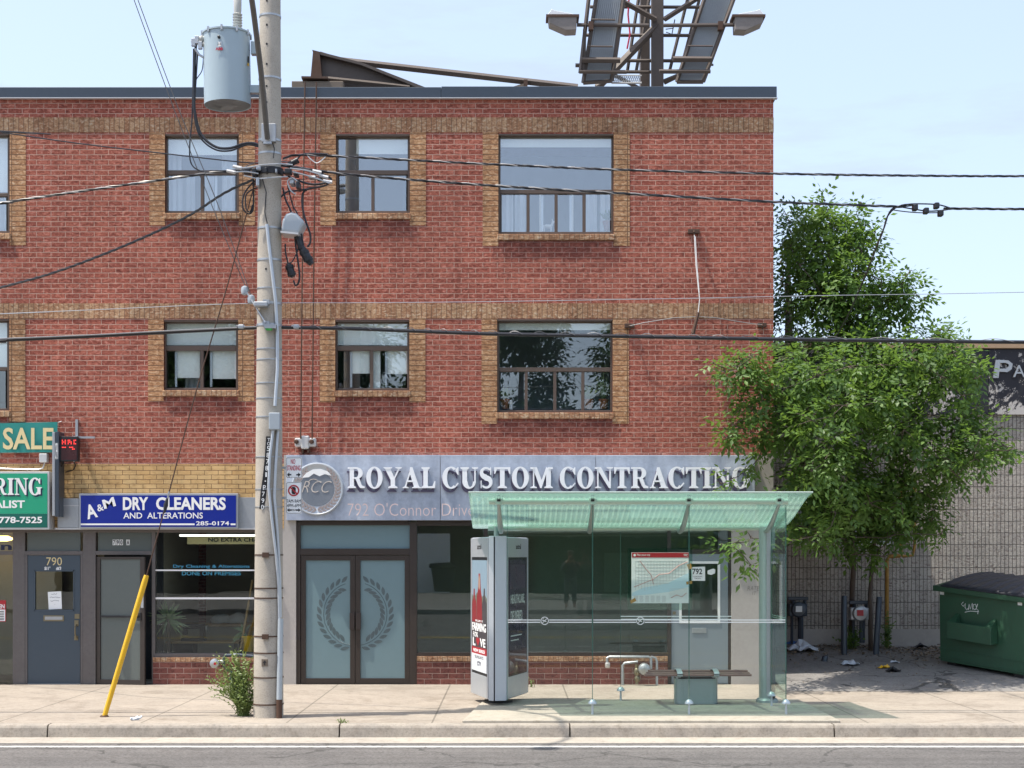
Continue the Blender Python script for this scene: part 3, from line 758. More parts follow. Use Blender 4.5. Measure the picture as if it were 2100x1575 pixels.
for i, (px, lab) in enumerate(((452,'white folded laundry bundle on the dry cleaner counter, left of two'),(486,'rounder white laundry bundle on the dry cleaner counter, right of two'))):
    m = MB(); x = X(px,2.5); rnd = random.Random(i)
    prof = [(.02,.0),(.17,.01),(.185,.05),(.17,.10),(.12,.14),(.03,.15+.04*i)]
    m.lathe((x,2.6,zc), prof, 14)
    m.v = [(v[0]+.012*math.sin(v[2]*70+v[0]*40), v[1], v[2]+.01*math.sin(v[0]*60)) for v in m.v]
    tag(m.build('laundry_bundle', M['curtain'], smooth=True), lab, 'laundry', 'laundry on the counter')
m = MB().tube([P(518,1190,.7), P(494,1330,.5)], .02, 6)
tag(m.build('wooden_pole', M['wood_warm'], smooth=True), 'brown wooden pole leaning inside the dry cleaner window', 'pole')
lp = thing('ceiling_lamp', (X(4,1.5), 1.5, Z(1106,1.5)), 'glowing yellow ceiling lamp inside the leftmost shop', 'lamp')
e = NT('lamp_glow'); e.col((.9,.6,.2)); e.b.inputs['Emission Color'].default_value = (1,.62,.2,1); e.b.inputs['Emission Strength'].default_value = 2.5
MB().lathe((X(4,1.5),1.5,Z(1110,1.5)), [(.08,0),(.16,.02),(.18,.05),(.1,.09)], 18).build('lamp_shade', e.m, lp, smooth=True)
MB().tube([(X(4,1.5),1.5,Z(1106,1.5)),(X(4,1.5),1.5,2.7)], .01, 6).build('cord', M['black'], lp)
op = thing('opening_hours_sign', (X(4,.06), .06, Z(1275)), 'red and white sign with opening hours on the leftmost shop door', 'sign')
MB().pbox(-18, 12, 1231, 1275, .070, .074).build('panel', M['red'], op)
MB().pbox(-16, 10.5, 1250, 1273.5, .067, .0695).build('hours_panel', M['paper'], op)
ptext('OPEN', -15, 9.5, 1239, 1248, .0695, bold=.03).build('sign_lettering', M['white'], op)
m = MB()
for yy in (1253,1256.5,1260,1263.5,1267,1270): m.pbox(-14, -4, yy, yy+1.6, .0655, .0668).pbox(-1, 8, yy, yy+1.6, .0655, .0668)
m.build('printed_hours', M['black'], op)
# ---------------------------------------------------------------- signs on the facade
# serif letters cut from plates: polygons in a unit-high box, y up
def arcpoly(cx, cy, rx, ry, ix, iy, a0, a1, n=22, icx=None):
    icx = cx if icx is None else icx
    o = [(cx+rx*math.cos(R(a0+(a1-a0)*i/n)), cy+ry*math.sin(R(a0+(a1-a0)*i/n))) for i in range(n+1)]
    q = [(icx+ix*math.cos(R(a1+(a0-a1)*i/n)), cy+iy*math.sin(R(a1+(a0-a1)*i/n))) for i in range(n+1)]
    return o+q
def rect(a, b, c, d): return [(a,c),(b,c),(b,d),(a,d)]
def serif(a, b, c, d, w0, w1):                         # flared slab: wide edge w0..w1 at y=c, narrower stem edge a..b at y=d
    return [(w0,c),(w1,c),(w1,c+(d-c)*.45),(b,d),(a,d),(w0,c+(d-c)*.45)]
GL = {
 'I': (.44, [rect(.10,.34,.06,.94), serif(.10,.34,0,.12,0,.44), serif(.10,.34,1,.88,0,.44)]),
 'L': (.74, [rect(.10,.34,.06,.94), serif(.10,.34,1,.88,0,.44), serif(.10,.34,0,.12,0,.40), [(.2,0),(.72,0),(.74,.34),(.69,.34),(.58,.10),(.2,.085)]]),
 'T': (.82, [rect(.29,.53,.06,.94), serif(.29,.53,0,.12,.17,.65), [(0,1),(.82,1),(.82,.68),(.77,.68),(.68,.90),(.14,.90),(.05,.68),(0,.68)]]),
 'A': (.92, [[(.10,.04),(.18,.04),(.47,.86),(.41,.92)], [(.40,1),(.52,1),(.88,.04),(.61,.04),(.36,.78)], rect(.22,.66,.29,.37), serif(.09,.20,0,.08,0,.32), serif(.60,.88,0,.08,.50,.97)]),
 'Y': (.90, [[(.03,.96),(.32,.96),(.56,.46),(.56,.36),(.36,.36)], [(.76,.96),(.84,.96),(.56,.42),(.50,.46)], rect(.35,.58,.06,.45), serif(.35,.58,0,.12,.22,.71), serif(.06,.32,1,.92,-.02,.43), serif(.75,.84,1,.92,.60,.94)]),
 'M': (1.12, [rect(.13,.20,.05,.95), [(.08,1),(.33,1),(.64,.22),(.54,0),(.50,0),(.16,.86)], [(.50,0),(.57,0),(.90,.96),(.80,1),(.52,.26)], rect(.80,1.04,.05,.98), serif(.12,.21,0,.10,0,.33), serif(.80,1.04,0,.10,.70,1.14), rect(0,.2,.91,1), rect(.9,1.14,.91,1)]),
 'N': (.94, [rect(.12,.19,.05,.95), [(.06,1),(.32,1),(.84,.12),(.84,0),(.74,0),(.14,.88)], rect(.76,.84,.0,.95), serif(.12,.19,0,.09,0,.32), rect(0,.2,.92,1), serif(.76,.84,1,.91,.63,.96)]),
 'R': (.90, [rect(.10,.33,.06,.94), serif(.10,.33,0,.12,0,.43), rect(0,.33,.92,1), rect(.3,.46,.92,1), rect(.3,.46,.44,.52), arcpoly(.45,.72,.34,.28,.11,.20,-90,90,16), [(.40,.47),(.60,.50),(.74,.14),(.90,.08),(.90,0),(.66,0),(.56,.12)]]),
 'O': (.86, [arcpoly(.43,.5,.43,.53,.19,.45,-90,90,22), arcpoly(.43,.5,.43,.53,.19,.45,90,270,22)]),
 'C': (.84, [arcpoly(.44,.5,.44,.53,.20,.45,52,308,30), [(.70,.92),(.78,1.0),(.82,1.0),(.82,.64),(.77,.64),(.66,.84)], [(.70,.08),(.66,.13),(.79,.27),(.83,.22)]]),
 'G': (.94, [arcpoly(.44,.5,.44,.53,.20,.45,50,315,30), [(.70,.92),(.78,1.0),(.82,1.0),(.82,.66),(.77,.66),(.66,.84)], rect(.62,.85,.04,.40), serif(.62,.85,.46,.38,.52,.94)]),
 'U': (.90, [rect(.10,.34,.30,.94), rect(.70,.78,.30,.94), arcpoly(.44,.32,.34,.35,.13,.26,180,360,20, .50), serif(.10,.34,1,.88,0,.44), serif(.70,.78,1,.90,.58,.90)]),
 'S': (.66, []),
}
def s_glyph():
    pts = []
    for i in range(41):                                 # spine of an S
        u = i/40
        if u < .5:
            a = R(35 + 235*(u/.5)); c = (.33, .745); r = (.235, .215)
        else:
            a = R(90 - 235*((u-.5)/.5)); c = (.33, .255); r = (.235, .225)
        pts.append((c[0]+r[0]*math.cos(a), c[1]+r[1]*math.sin(a)))
    out, inn = [], []
    for i, p in enumerate(pts):
        q0, q1 = pts[max(0,i-1)], pts[min(40,i+1)]
        dx, dy = q1[0]-q0[0], q1[1]-q0[1]; l = math.hypot(dx,dy) or 1
        w = .045 + .085*math.exp(-((i-20)/9.5)**2)
        out.append((p[0]-dy/l*w, p[1]+dx/l*w)); inn.append((p[0]+dy/l*w, p[1]-dx/l*w))
    return [out + inn[::-1], rect(.53,.58,.64,1.0), rect(.05,.10,0,.36)]
GL['S'] = (.66, s_glyph())
ry_ = thing('metal_sign', (X(1067), 0, Z(1067)), 'long brushed metal shop sign with raised white letters above the double doors', 'sign')
YS = -.10
t = NT('sign_steel')
mp = t.n('Mapping'); mp.inputs['Scale'].default_value = (2.2, 1, .5); t.l(t.pos(), mp.inputs[0])
t.col(t.mix(t.ramp(t.noise(1.1, 5, .6, mp.outputs[0]), [(.3,(.33,.38,.48)),(.7,(.56,.62,.71))]), t.ramp(t.noise(14, 6, .7, dist=.6), [(.3,(.80,.80,.82)),(.7,(1.05,1.05,1.05))]), 1.0, 'MULTIPLY'))
t.rough(.42); t.b.inputs['Metallic'].default_value = .25; M['sign_steel'] = t.m
for i, (a, b) in enumerate(((587,902.5),(903.5,1221.5),(1222.5,1548))):
    MB().pbox(a, b, 933+.4*i, 1067, YS, -.002).build('panel', M['sign_steel'], ry_, bevel=.004)
YL = YS-.085
k = 0
for wd, p0, p1 in (('ROYAL', 713, 893), ('CUSTOM', 907, 1133), ('CONTRACTING', 1148, 1538)):
    gap = .075
    tot = sum(GL[c][0] for c in wd) + gap*(len(wd)-1)
    z0, z1 = Z(1001,YL), Z(958,YL); hh = z1-z0
    sx = (X(p1,YL)-X(p0,YL))/tot; x = X(p0,YL)
    for c in wd:
        m = MB()
        for j, poly in enumerate(GL[c][1]):
            m.prism([(x+px*sx, z0+pz*hh) for px, pz in poly], YL-.0012*j, YL+.045+.0007*j)
        o = m.build('letter', M['letter_white'], ry_)
        m = MB(); dx_, dz_ = -.018, -.056                # the letter's shadow built as a dark copy behind it, low and left
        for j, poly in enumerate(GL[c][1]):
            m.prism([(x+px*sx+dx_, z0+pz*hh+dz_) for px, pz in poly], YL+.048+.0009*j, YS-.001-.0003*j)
        m.build('letter_drop_shadow', M['drop_shadow'], o)
        x += (GL[c][0]+gap)*sx
M['faded_copper'] = paint('faded_lettering', (.88,.68,.62), .6, 0, .3, 12.0, dcol=(.62,.56,.58))
ptext("792 O'Connor Drive", 713, 972, 1031.5, 1058, YS-.001, depth=.0015, bold=-.012).build('address_lettering', M['faded_copper'], ry_)
M['script'] = paint('pale_script', (.62,.56,.50), .5)
# round medallion
mc = (X(651,YS), YS, Z(1003,YS)); mr = 54/S(YS)
md = MB().lathe(mc, [(mr,.0),(mr,-.05),(mr*.985,-.062),(mr*.95,-.066),(mr*.93,-.060),(.01,-.060)], 56, 'y').build('medallion', M['alu'], ry_, smooth=True)
M['slate_disc'] = paint('slate_disc', (.10,.13,.17), .5, 0, .7, 9.0, dcol=(.20,.22,.25), bump=.4, bscale=40)
yd = YS-.061
MB().lathe((mc[0],yd,mc[2]), [(mr*.66,0),(mr*.66,-.003),(.005,-.003)], 48, 'y').build('medallion_disc', M['slate_disc'], md)
m = MB()
M['bronze_leaf'] = paint('bronze_leaf', (.36,.31,.30), .5, 0, .3)
for sgn in (-1, 1):
    for i in range(15):
        th = R(-82+i*10.2)
        for off, tw in ((mr*.055,-.6),(-mr*.055,.6)):
            rr = mr*.79
            bx, bz = mc[0]+sgn*(rr+off)*math.cos(th), mc[2]+(rr+off)*math.sin(th)
            m.prism(leaf_poly(bx, bz, math.atan2(math.cos(th), -sgn*math.sin(th))+tw*sgn, mr*.22, mr*.085), yd-.004, yd-.001)
m.build('medallion_wreath', M['bronze_leaf'], md)
yt = yd-.004
text_mb('RCC', mc[0]-mr*.58, mc[0]+mr*.56, mc[2]-mr*.14, mc[2]+mr*.30, yt, depth=.004, bold=-.018, shear=.42).build('medallion_lettering', M['script'], md)
fl = MB()
for s0, s1, zz in ((-.46,-.28,.05),(-.30,.05,.30)):     # flourishes of the R
    fl.tube([(mc[0]+mr*(s0+(s1-s0)*i/8), yt-.003, mc[2]+mr*(zz+.07*math.sin(i/8*math.pi))) for i in range(9)], .0035, 5)
fl.build('medallion_flourish', M['script'], md)
tp = [(-.56,.42),(-.40,.60),(-.15,.74),(.15,.76),(.42,.66),(.55,.50),(.30,.56),(.10,.48),(-.12,.58),(-.30,.44)]
MB().prism([(mc[0]+mr*a, mc[2]+mr*b) for a, b in tp], yt-.006, yt-.0025).build('torn_lining', M['paper'], md)

# dry cleaner sign box
dc = thing('sign_box', (X(324), 0, Z(1086)), 'blue dry cleaner sign box with white lettering', 'sign')
MB().pbox(162, 488, 1012, 1084, -.22, -.01).build('cabinet', M['galv'], dc, bevel=.006)
MB().pbox(165.5, 484, 1016, 1080.5, -.228, -.219).build('face', M['blue_sign'], dc)
yb = -.2285
def rtext(s, pts, bold, deg, parent, mat, name='sign_lettering'):
    a, b, c, d = pts
    m = ptext(s, a, b, c, d, yb, bold=bold)
    cxx, czz = X((a+b)/2,yb), Z((c+d)/2,yb)
    xf = Matrix.Translation((cxx,0,czz)) @ Matrix.Rotation(R(-deg), 4, 'Y') @ Matrix.Translation((-cxx,0,-czz))
    m.build(name, mat, parent, xf=xf)
rtext('A', (176,198,1034,1063), .03, 14, dc, M['white'])
rtext('&', (199,212,1034,1048), .015, 14, dc, M['white'])
rtext('M', (211,236,1022,1041), .03, 16, dc, M['white'])
ptext('DRY', 252, 304, 1019.5, 1046, yb, bold=.035).build('sign_lettering', M['white'], dc)
ptext('CLEANERS', 320, 463, 1019.5, 1046, yb, bold=.035).build('sign_lettering', M['white'], dc)
ptext('AND  ALTERATIONS', 253, 416, 1051, 1063.5, yb, bold=.012).build('sign_lettering', M['white'], dc)
ptext('285-0174', 402, 470, 1069, 1077.5, yb, bold=.02).build('sign_lettering', M['white'], dc)
MB().pbox(165.5, 399, 1073.5, 1077, yb-.002, yb+.001).pbox(473, 483, 1073.5, 1077, yb-.002, yb+.001).build('underline', M['white'], dc)
fb = thing('fascia_board', (X(310), 0, Z(1085)), 'grey metal fascia board running behind the blue sign box', 'fascia')
MB().pbox(118, 161.5, 1022, 1082, -.10, -.006).pbox(488.5, 531, 1020, 1083, -.10, -.006).box(X(161.5), X(488.5), -.008, -.0055, Z(1083), Z(1022)).build('sheet', M['galv'], fb, bevel=.004)
MB().pbox(112, 531, 1082.5, 1086, -.115, -.006).pbox(118, 161.5, 1036, 1038, -.108, -.099).build('trim', M['drip'], fb)
# green sign box
gs = thing('sign_box', (X(-60), 0, Z(1086)), 'green flooring shop sign box with a phone number, cut by the left edge', 'sign')
MB().pbox(-260, 101, 967, 1086, -.30, -.01).build('cabinet', M['drip'], gs, bevel=.006)
MB().pbox(-256, 97, 971, 1053.5, -.308, -.299).build('face', M['green_sign'], gs)
MB().pbox(-256, 97, 1053.7, 1082, -.308, -.299).build('face', M['green_dark'], gs)
yb = -.3085
SR = {'F': (.62, [rect(.10,.30,.06,.94), serif(.10,.30,0,.12,0,.40), rect(0,.58,.90,1), rect(.54,.60,.70,1), rect(.3,.45,.46,.54), rect(.42,.47,.36,.64)])}
SR.update(GL)
def serif_word(wd, p0, p1, q0, q1, y, parent, mat, dy=.0, gap=.07):
    tot = sum(SR[c][0] for c in wd)+gap*(len(wd)-1); z0, z1 = Z(q1,y), Z(q0,y); sx = (X(p1,y)-X(p0,y))/tot; x = X(p0,y)
    m = MB()
    for c in wd:
        for j, poly in enumerate(SR[c][1]): m.prism([(x+a*sx, z0+b*(z1-z0)) for a, b in poly], y-.002-.0003*j-dy, y+.001)
        x += (SR[c][0]+gap)*sx
    m.build('sign_lettering', mat, parent)
serif_word('FLOORING', -105, 89, 983, 1018, yb, gs, M['navy'])
serif_word('FLOORING', -108, 86, 980.5, 1015, yb, gs, M['white'], dy=.004)
ptext('SPECIALIST', -73, 51, 1026, 1042, yb, bold=.03).build('sign_lettering', M['white'], gs)
ptext('416-778-7525', -46, 86.5, 1059.5, 1073, yb, bold=.025).build('sign_lettering', M['white'], gs)
# sale banner
bn = thing('sale_banner', (X(-40), 0, Z(930)), 'teal cloth banner with cream SALE lettering at the left edge', 'banner')
m = MB(); n = 60
x0, x1 = X(-220), X(120); zt0, zt1, zb0, zb1 = Z(873), Z(866), Z(931), Z(928)
for j in range(9):
    for i in range(n+1):
        u, v = i/n, j/8
        z = (zb0+(zb1-zb0)*u)*(1-v) + (zt0+(zt1-zt0)*u)*v
        m.v.append((x0+(x1-x0)*u, -.05-.018*math.sin(u*38+v*3)*(.3+.7*abs(v-.5)) , z))
for j in range(8):
    for i in range(n): a = j*(n+1)+i; m.f.append((a,a+1,a+n+2,a+n+1))
m.build('cloth', M['teal_banner'], bn, smooth=True)
ptext('SALE', 6, 110, 877, 922, -.074, bold=.02).build('banner_lettering', M['cream'], bn)
ptext('ON', -90, -14, 877, 922, -.074, bold=.02).build('banner_lettering', M['cream'], bn)
MB().tube([P(120,866,-.03), P(126,864,-.001)], .006, 6).tube([P(120,928,-.03), P(126,930,-.001)], .006, 6).build('tie', M['white'], bn)
# blade post and LED sign
bp = thing('blade_sign', (X(115), -.2, Z(1060,-.2)), 'narrow dark blue sign post seen edge on beside the green sign', 'sign')
MB().pbox(113, 121, 885, 1060, -.34, -.05).build('blade', M['coping'], bp, bevel=.008)
MB().pbox(107, 112.5, 886, 1058, -.33, -.08).build('edge_frame', M['galv'], bp, bevel=.004)
ptext('OPEN', 113, 119, 908, 942, -.3415, bold=.0).build('blade_lettering', M['paper'], bp)
ld = thing('message_sign', (X(142), -.35, Z(947)), 'dark electronic message sign with red dots beside the sale banner', 'sign')
MB().pbox(122, 159, 895, 946, -.30, -.16).build('case', M['black'], ld, bevel=.006)
dm = paint('display_face', (.055,.014,.016), .25); M['display_face'] = dm
MB().pbox(125.5, 157.5, 900, 943, -.303, -.299).build('screen', dm, ld)
t = NT('red_led'); t.col((.5,.02,.02)); t.b.inputs['Emission Color'].default_value = (1,.05,.04,1); t.b.inputs['Emission Strength'].default_value = .75
m = MB()
rows = ["1010110011", "1110111010", "1010101011", "0000000000", "1110011100", "0000000110"]
for j, r_ in enumerate(rows):
    for i, c in enumerate(r_):
        if c == '1': m.pbox(127+i*3, 128.8+i*3, 902+j*3.6, 903.8+j*3.6, -.3055, -.3025)
m.build('red_dots', t.m, ld)
bk = thing('bracket', (X(160), 0, Z(905)), 'grey steel angle bracket fixed above the dark electronic display', 'bracket')
MB().pbox(154.5, 159.5, 860, 900, -.05, -.002).pbox(122, 194, 895, 899, -.20, -.16).pbox(150,158,894,900,-.165,-.002).build('angle', M['galv'], bk)
jb = thing('junction_box', (X(88), 0, Z(948)), 'small beige electrical box under the sale banner', 'electrical box')
MB().pbox(80, 96, 930, 948, -.12, -.002).build('box', M['drip'], jb, bevel=.01)
MB().tube([P(92,948,-.05), P(88,960,-.05), P(78,963,-.05), P(30,962,-.05), P(-20,960,-.05)], .012, 7).build('conduit', M['drip'], jb, smooth=True)
m = MB().tube([P(130,946,-.3), P(126,958,-.2), P(122,964,-.1), P(120,966,-.02)], .008, 6).tube([P(152,946,-.3), P(155,955,-.2), P(150,964,-.12), P(135,968,-.03)], .010, 6)
tag(m.build('display_cable', M['rubber'], smooth=True), 'black cables drooping under the dark electronic display', 'cable')
# square anchor with two tie rods up to the roof beam
an = thing('rod_anchor', (X(625), 0, Z(920)), 'rusty cream steel anchor block over the metal sign', 'anchor')
MB().pbox(604, 648, 898, 916, -.10, -.006).pbox(617, 634, 893, 921, -.11, -.004).build('block', M['drip'], an, bevel=.02)
for px in (610, 641): MB().lathe((X(px),-.10,Z(907)), [(.035,0),(.035,-.06),(.02,-.07)], 10, 'y').build('nut', M['rust'], an)
MB().pbox(618,622,916,930,-.104,-.001).pbox(630,634,916,928,-.104,-.001).build('leg', M['rust'], an)
for px, lab in ((617.5,'left thin brown tie rod running down the facade to the anchor block'), (641,'right thin brown tie rod running down the facade to the anchor block')):
    tag(MB().tube([P(px+8,168,-.16), P(px+3,500,-.13), P(px-1,900,-.115)], .011, 6).build('tie_rod', M['rust'], smooth=True), lab, 'tie rod', 'tie rods on the facade')
# span wire anchors
def anchor(px, py, w, label):
    t = thing('wall_anchor', P(px,py,0), label, 'wall anchor')
    MB().pbox(px-w, px+w, py-4.5, py+4.5, -.05, -.002).build('plate', M['rust'], t, bevel=.006)
    MB().tube([P(px,py,-.05), P(px,py+2,-.12), P(px+1,py+8,-.11), P(px+1,py+3,-.06)], .012, 6).build('eyebolt', M['rust'], t, smooth=True)
anchor(1423, 474, 12, 'rusty wall anchor high on the brick near the right corner')
anchor(1291, 667.5, 10, 'rusty wall anchor beside the lower wide window')
anchor(1563, 666, 9, 'rusty wall anchor at the right edge of the brick wall')
YR = -.12
tag(MB().tube([P(1424,482,YR), P(1427,540,YR), P(1432,590,YR), P(1435,612,YR), P(1431,648,YR)], .007, 6).tube([P(1426,485,YR-.02), P(1429,540,YR-.02), P(1434,600,YR-.01)], .006, 5).build('hanging_wire', M['white'], smooth=True), 'white wire hanging down from the high wall anchor', 'wire')
tag(MB().tube([P(1432,641,YR-.01), P(1421,684,YR-.05)], [.024,.030], 8).build('rusty_rod', M['rust'], smooth=True), 'short rusty rod hanging at the end of the white wire', 'rod')
tag(MB().tube([P(1432,649,YR), P(1380,652,YR), P(1320,662,YR), P(1292,668,-.1)], .006, 5).build('span_wire', M['galv'], smooth=True), 'pale wire from the rusty rod to the anchor beside the wide window', 'wire')
tag(MB().tube([P(1432,649,YR), P(1470,652,YR), P(1530,662,YR), P(1562,666,-.1)], .006, 5).build('span_wire', M['galv'], smooth=True), 'pale wire from the rusty rod to the anchor at the right edge', 'wire')

# ---------------------------------------------------------------- on the roof: beam and billboard frame
rb = thing('roof_beam', (X(740,.5), .6, ZT), 'dark brown steel beam and gusset lying on the roof edge', 'steel beam')
YB = .55
MB().pprism([(642,103),(655,106),(660,158),(637,158)], YB-.14, YB+.05).pprism([(618,156),(672,157),(672,161),(618,160)], YB-.3, YB+.3).build('end_plate', M['rust'], rb)
MB().pprism([(655,110),(742,130),(870,183),(655,183)], YB, YB+.03).build('gusset', M['brown_steel'], rb)
MB().pprism([(640,102),(742,128),(740,133),(642,108)], YB-.12, YB+.14).pprism([(742,128),(880,182),(866,183),(740,133)], YB-.12, YB+.14).build('top_flange', M['brown_steel'], rb)
MB().tube([P(655,112,YB+.3), P(690,123,YB+.3), P(1185,179,YB+.3)], .055, 4).build('bar', M['brown_steel'], rb)
MB().pbox(1074, 1082, 163, 184, YB+.2, YB+.4).build('bar_clip', M['rust'], rb)
MB().pprism([(1040,181),(1074,171),(1076,183),(1040,184)], YB+.2, YB+.4).build('wedge', M['old_wood'], rb)
MB().pbox(598, 704, 166, 183, YB-.25, YB+.5).build('timber_block', M['old_wood'], rb, bevel=.01)
MB().tube([P(655,160,YB-.1), P(840,179,YB-.1)], .04, 4).build('lower_bar', M['brown_steel'], rb)
bb = thing('billboard_frame', (X(1345,5), 5, ZW), 'steel billboard mast with two grey corrugated panels on the roof', 'billboard')
Y5 = 5.0
def beam(p0, p1, w, y=Y5, d=None, name='brace', mat='brown_steel'):
    a, b = Vector(P(p0[0],p0[1],y)), Vector(P(p1[0],p1[1],y+(d or 0)))
    MB().tube([a, b], w/S(y)*.6, 4).build(name, M[mat], bb)
rz0 = ZW
MB().pbox(1337, 1361, -260, 196, Y5-.12, Y5+.10).build('mast', M['brown_steel'], bb, bevel=.006)
MB().pbox(1314, 1333, -260, 196, Y5+.5, Y5+.8).build('mast', M['brown_steel'], bb, bevel=.006)
M['corrugated'] = paint('weathered_sheet', (.36,.39,.42), .55, .2, .4, 4.0)
def slab(poly, y, name):
    # a ribbed metal sheet leaning with the frame, with real thickness
    (ax,ay),(bx,by),(cx_,cy_),(dx,dy) = poly             # bottom left, bottom right, top right, top left
    m = MB(); n = 14
    for j in range(n):
        f0, f1 = j/n, (j+.55)/n
        q = [(ax+(bx-ax)*f, ay+(by-ay)*f) for f in (f0,f1)]; r_ = [(dx+(cx_-dx)*f, dy+(cy_-dy)*f) for f in (f1,f0)]
        m.pprism(q+r_, y-.025, y+.02)
    m.build(name, M['corrugated'], bb)
    k_ = MB().pprism(poly, y+.022, y+.05); k_.build('panel_backing', M['corrugated'], bb)
    e = MB()
    for p, q in ((0,3),(1,2),(0,1)):
        e.tube([P(*poly[p], y-.05), P(*poly[q], y-.05)], .038, 4)
    e.build('panel_edge', M['brown_steel'], bb)
slab([(1196,170),(1255,166),(1316,-260),(1262,-260)], Y5-.6, 'panel')
slab([(1388,168),(1442,168),(1600,-260),(1530,-260)], Y5-.6, 'panel')
beam((1190,150),(1216,-80), 7, Y5-.7, name='upright'); beam((1199,60),(1197,150), 6, Y5-.7, name='upright')
for a in ((1286,150,1318,-60),(1304,150,1345,-80),(1394,150,1450,-60),(1372,150,1432,-90)): beam((a[0],a[1]),(a[2],a[3]), 5.5, Y5+.3, name='upright')
for y, x0, x1 in ((124,1196,1458),(147,1190,1452),(72,1200,1480),(14,1210,1498)): beam((x0,y),(x1,y+1), 6, Y5+.15, name='rail')
beam((1225,180),(1350,50), 13, Y5-.35, .3); beam((1250,-12),(1345,40), 10, Y5-.35, .2); beam((1362,40),(1440,-10), 9, Y5-.3); beam((1216,130),(1312,182), 7, Y5+.2); beam((1460,122),(1362,170), 7, Y5+.2); beam((1361,166),(1420,142), 6, Y5)
beam((1180,134),(1196,134), 7, Y5-.5); beam((1452,133),(1463,133), 4, Y5-.5)
for x0, x1, y, w_ in ((1194,1272,123,10),(1188,1285,147,7),(1380,1459,121,10),(1352,1457,146,7),(1204,1256,95,3),(1410,1462,94,3),(1212,1262,40,3)):
    beam((x0,y),(x1,y+.6), w_, Y5-.75, name='front_rail')
m = MB()
for k in range(14): m.tube([P(1256+k*4,155,Y5-.3), P(1262+k*4,170,Y5-.3)], .006, 4).tube([P(1262+k*4,155,Y5-.3), P(1256+k*4,170,Y5-.3)], .006, 4)
m.tube([P(1254,170,Y5-.3), P(1316,170,Y5-.3)], .02, 4).tube([P(1254,155,Y5-.3), P(1316,155,Y5-.3)], .012, 4)
m.build('catwalk_mesh', M['galv'], bb)
MB().tube([P(1291,-20,Y5), P(1288,30,Y5), P(1292,70,Y5), P(1286,100,Y5)], .016, 6).build('red_cable', M['red_text'], bb, smooth=True)
MB().tube([P(1365,60,Y5), P(1380,58,Y5), P(1384,40,Y5), P(1378,70,Y5), P(1366,66,Y5)], .01, 6).build('loop_cable', M['rubber'], bb, smooth=True)
M['old_steel'] = paint('lamp_housing', (.24,.215,.20), .6, .1, .6)
M['lens'] = paint('lamp_lens', (.78,.80,.82), .2)
def floodlight(s, label):
    # s=-1 left lamp, +1 right lamp
    cx = 1345 + s*195; y = Y5-.7
    t = thing('floodlight', P(cx,48,y), label, 'floodlight', 'billboard floodlights')
    f = lambda px, py: (1345+s*(px-1345) if s > 0 else 1345-(px-1345), py)
    q = lambda L: [(1345+s*(a-1345), b) for a, b in L]
    MB().pprism(q([(1507,31),(1566,31),(1564,47),(1530,62),(1508,61)]), y-.16, y+.16).build('housing', M['old_steel'], t, bevel=.012)
    MB().pprism(q([(1508,30.5),(1519,27),(1552,21),(1559,18),(1561,22),(1568,30.5)]), y-.14, y+.14).build('lens', M['lens'], t, bevel=.008)
    MB().pprism(q([(1502,29),(1570,29),(1570,34),(1502,34)]), y-.18, y+.18).build('rim', M['rust'], t)
    MB().tube([P(1345+s*162,51,y), P(1345+s*15,52,y)], .035, 7).build('arm', M['brown_steel'], t, smooth=True)
    MB().pbox(1345+s*128, 1345+s*138, 43, 60, y-.06, y+.06).build('clamp', M['rust'], t)
floodlight(-1, 'billboard floodlight on the left arm above the roof')
floodlight(1, 'billboard floodlight on the right arm above the roof')

# ---------------------------------------------------------------- utility pole
YP = -4.8
pl = thing('utility_pole', (X(550.5,YP), YP, 0), 'tall pale concrete utility pole hung with cables in front of the brick facade', 'utility pole')
def pc(py):                                             # centre and radius of the shaft at a height in the photo
    u = (1470-py)/1470
    return X(550.5+3.5*u, YP), Z(py, YP), (30.5-9.3*u)/S(YP)
t = NT('pole_concrete')
n1 = t.noise(2.2, 5, .6); n2 = t.noise(80, 3, .7)
c = t.mix(t.ramp(n1, [(.3,(.36,.325,.275)),(.7,(.47,.43,.37))]), t.ramp(n2, [(.32,(.72,.72,.72)),(.5,(1,1,1))]), 1.0, 'MULTIPLY')
t.col(c); t.rough(.9); t.bump(n2, .3, .004); M['pole'] = t.m
pts, rs = [], []
for py in (1476, 1100, 730, 360, 0, -240):
    a, b, r_ = pc(py); pts.append((a, YP, b)); rs.append(r_)
MB().tube(pts, rs, 40).build('shaft', M['pole'], pl, smooth=True)
def strap(py, h=5, mat='galv', bump=False):
    a, b, r_ = pc(py); hh = h/S(YP)
    m = MB().lathe((a,YP,b), [(r_*.98,-hh/2),(r_+.006,-hh/2),(r_+.006,hh/2),(r_*.98,hh/2)], 36)
    if bump: m.box(a-.05, a+.03, YP-r_-.035, YP-r_, b-.03, b+.03)
    m.build('strap', M[mat], pl, smooth=True)
for py in (35, 163, 290, 317, 470, 535): strap(py, 4)
for py in (593, 717, 739, 787, 818, 856): strap(py, 2.4)
for py in (624,668): strap(py, 5, 'galv', True)
for py in (938, 1004, 1040): strap(py, 2)
for py in (1138, 1206, 1226, 1304, 1338, 1388, 1443): strap(py, 2.6, 'rust', py in (1138,1304))
m = MB()
for py in (9, 58, 97, 138, 183, 216, 556):
    a, b, r_ = pc(py); m.lathe((a-.02, YP-r_, b), [(.013,-.003),(.013,.03)], 10, 'y')
m.build('step_hole', M['black'], pl)
a, b, r_ = pc(250)
MB().pbox(536, 565, 253, 290, YP-r_-.05, YP-r_+.03).build('bracket_plate', M['galv'], pl, bevel=.004)
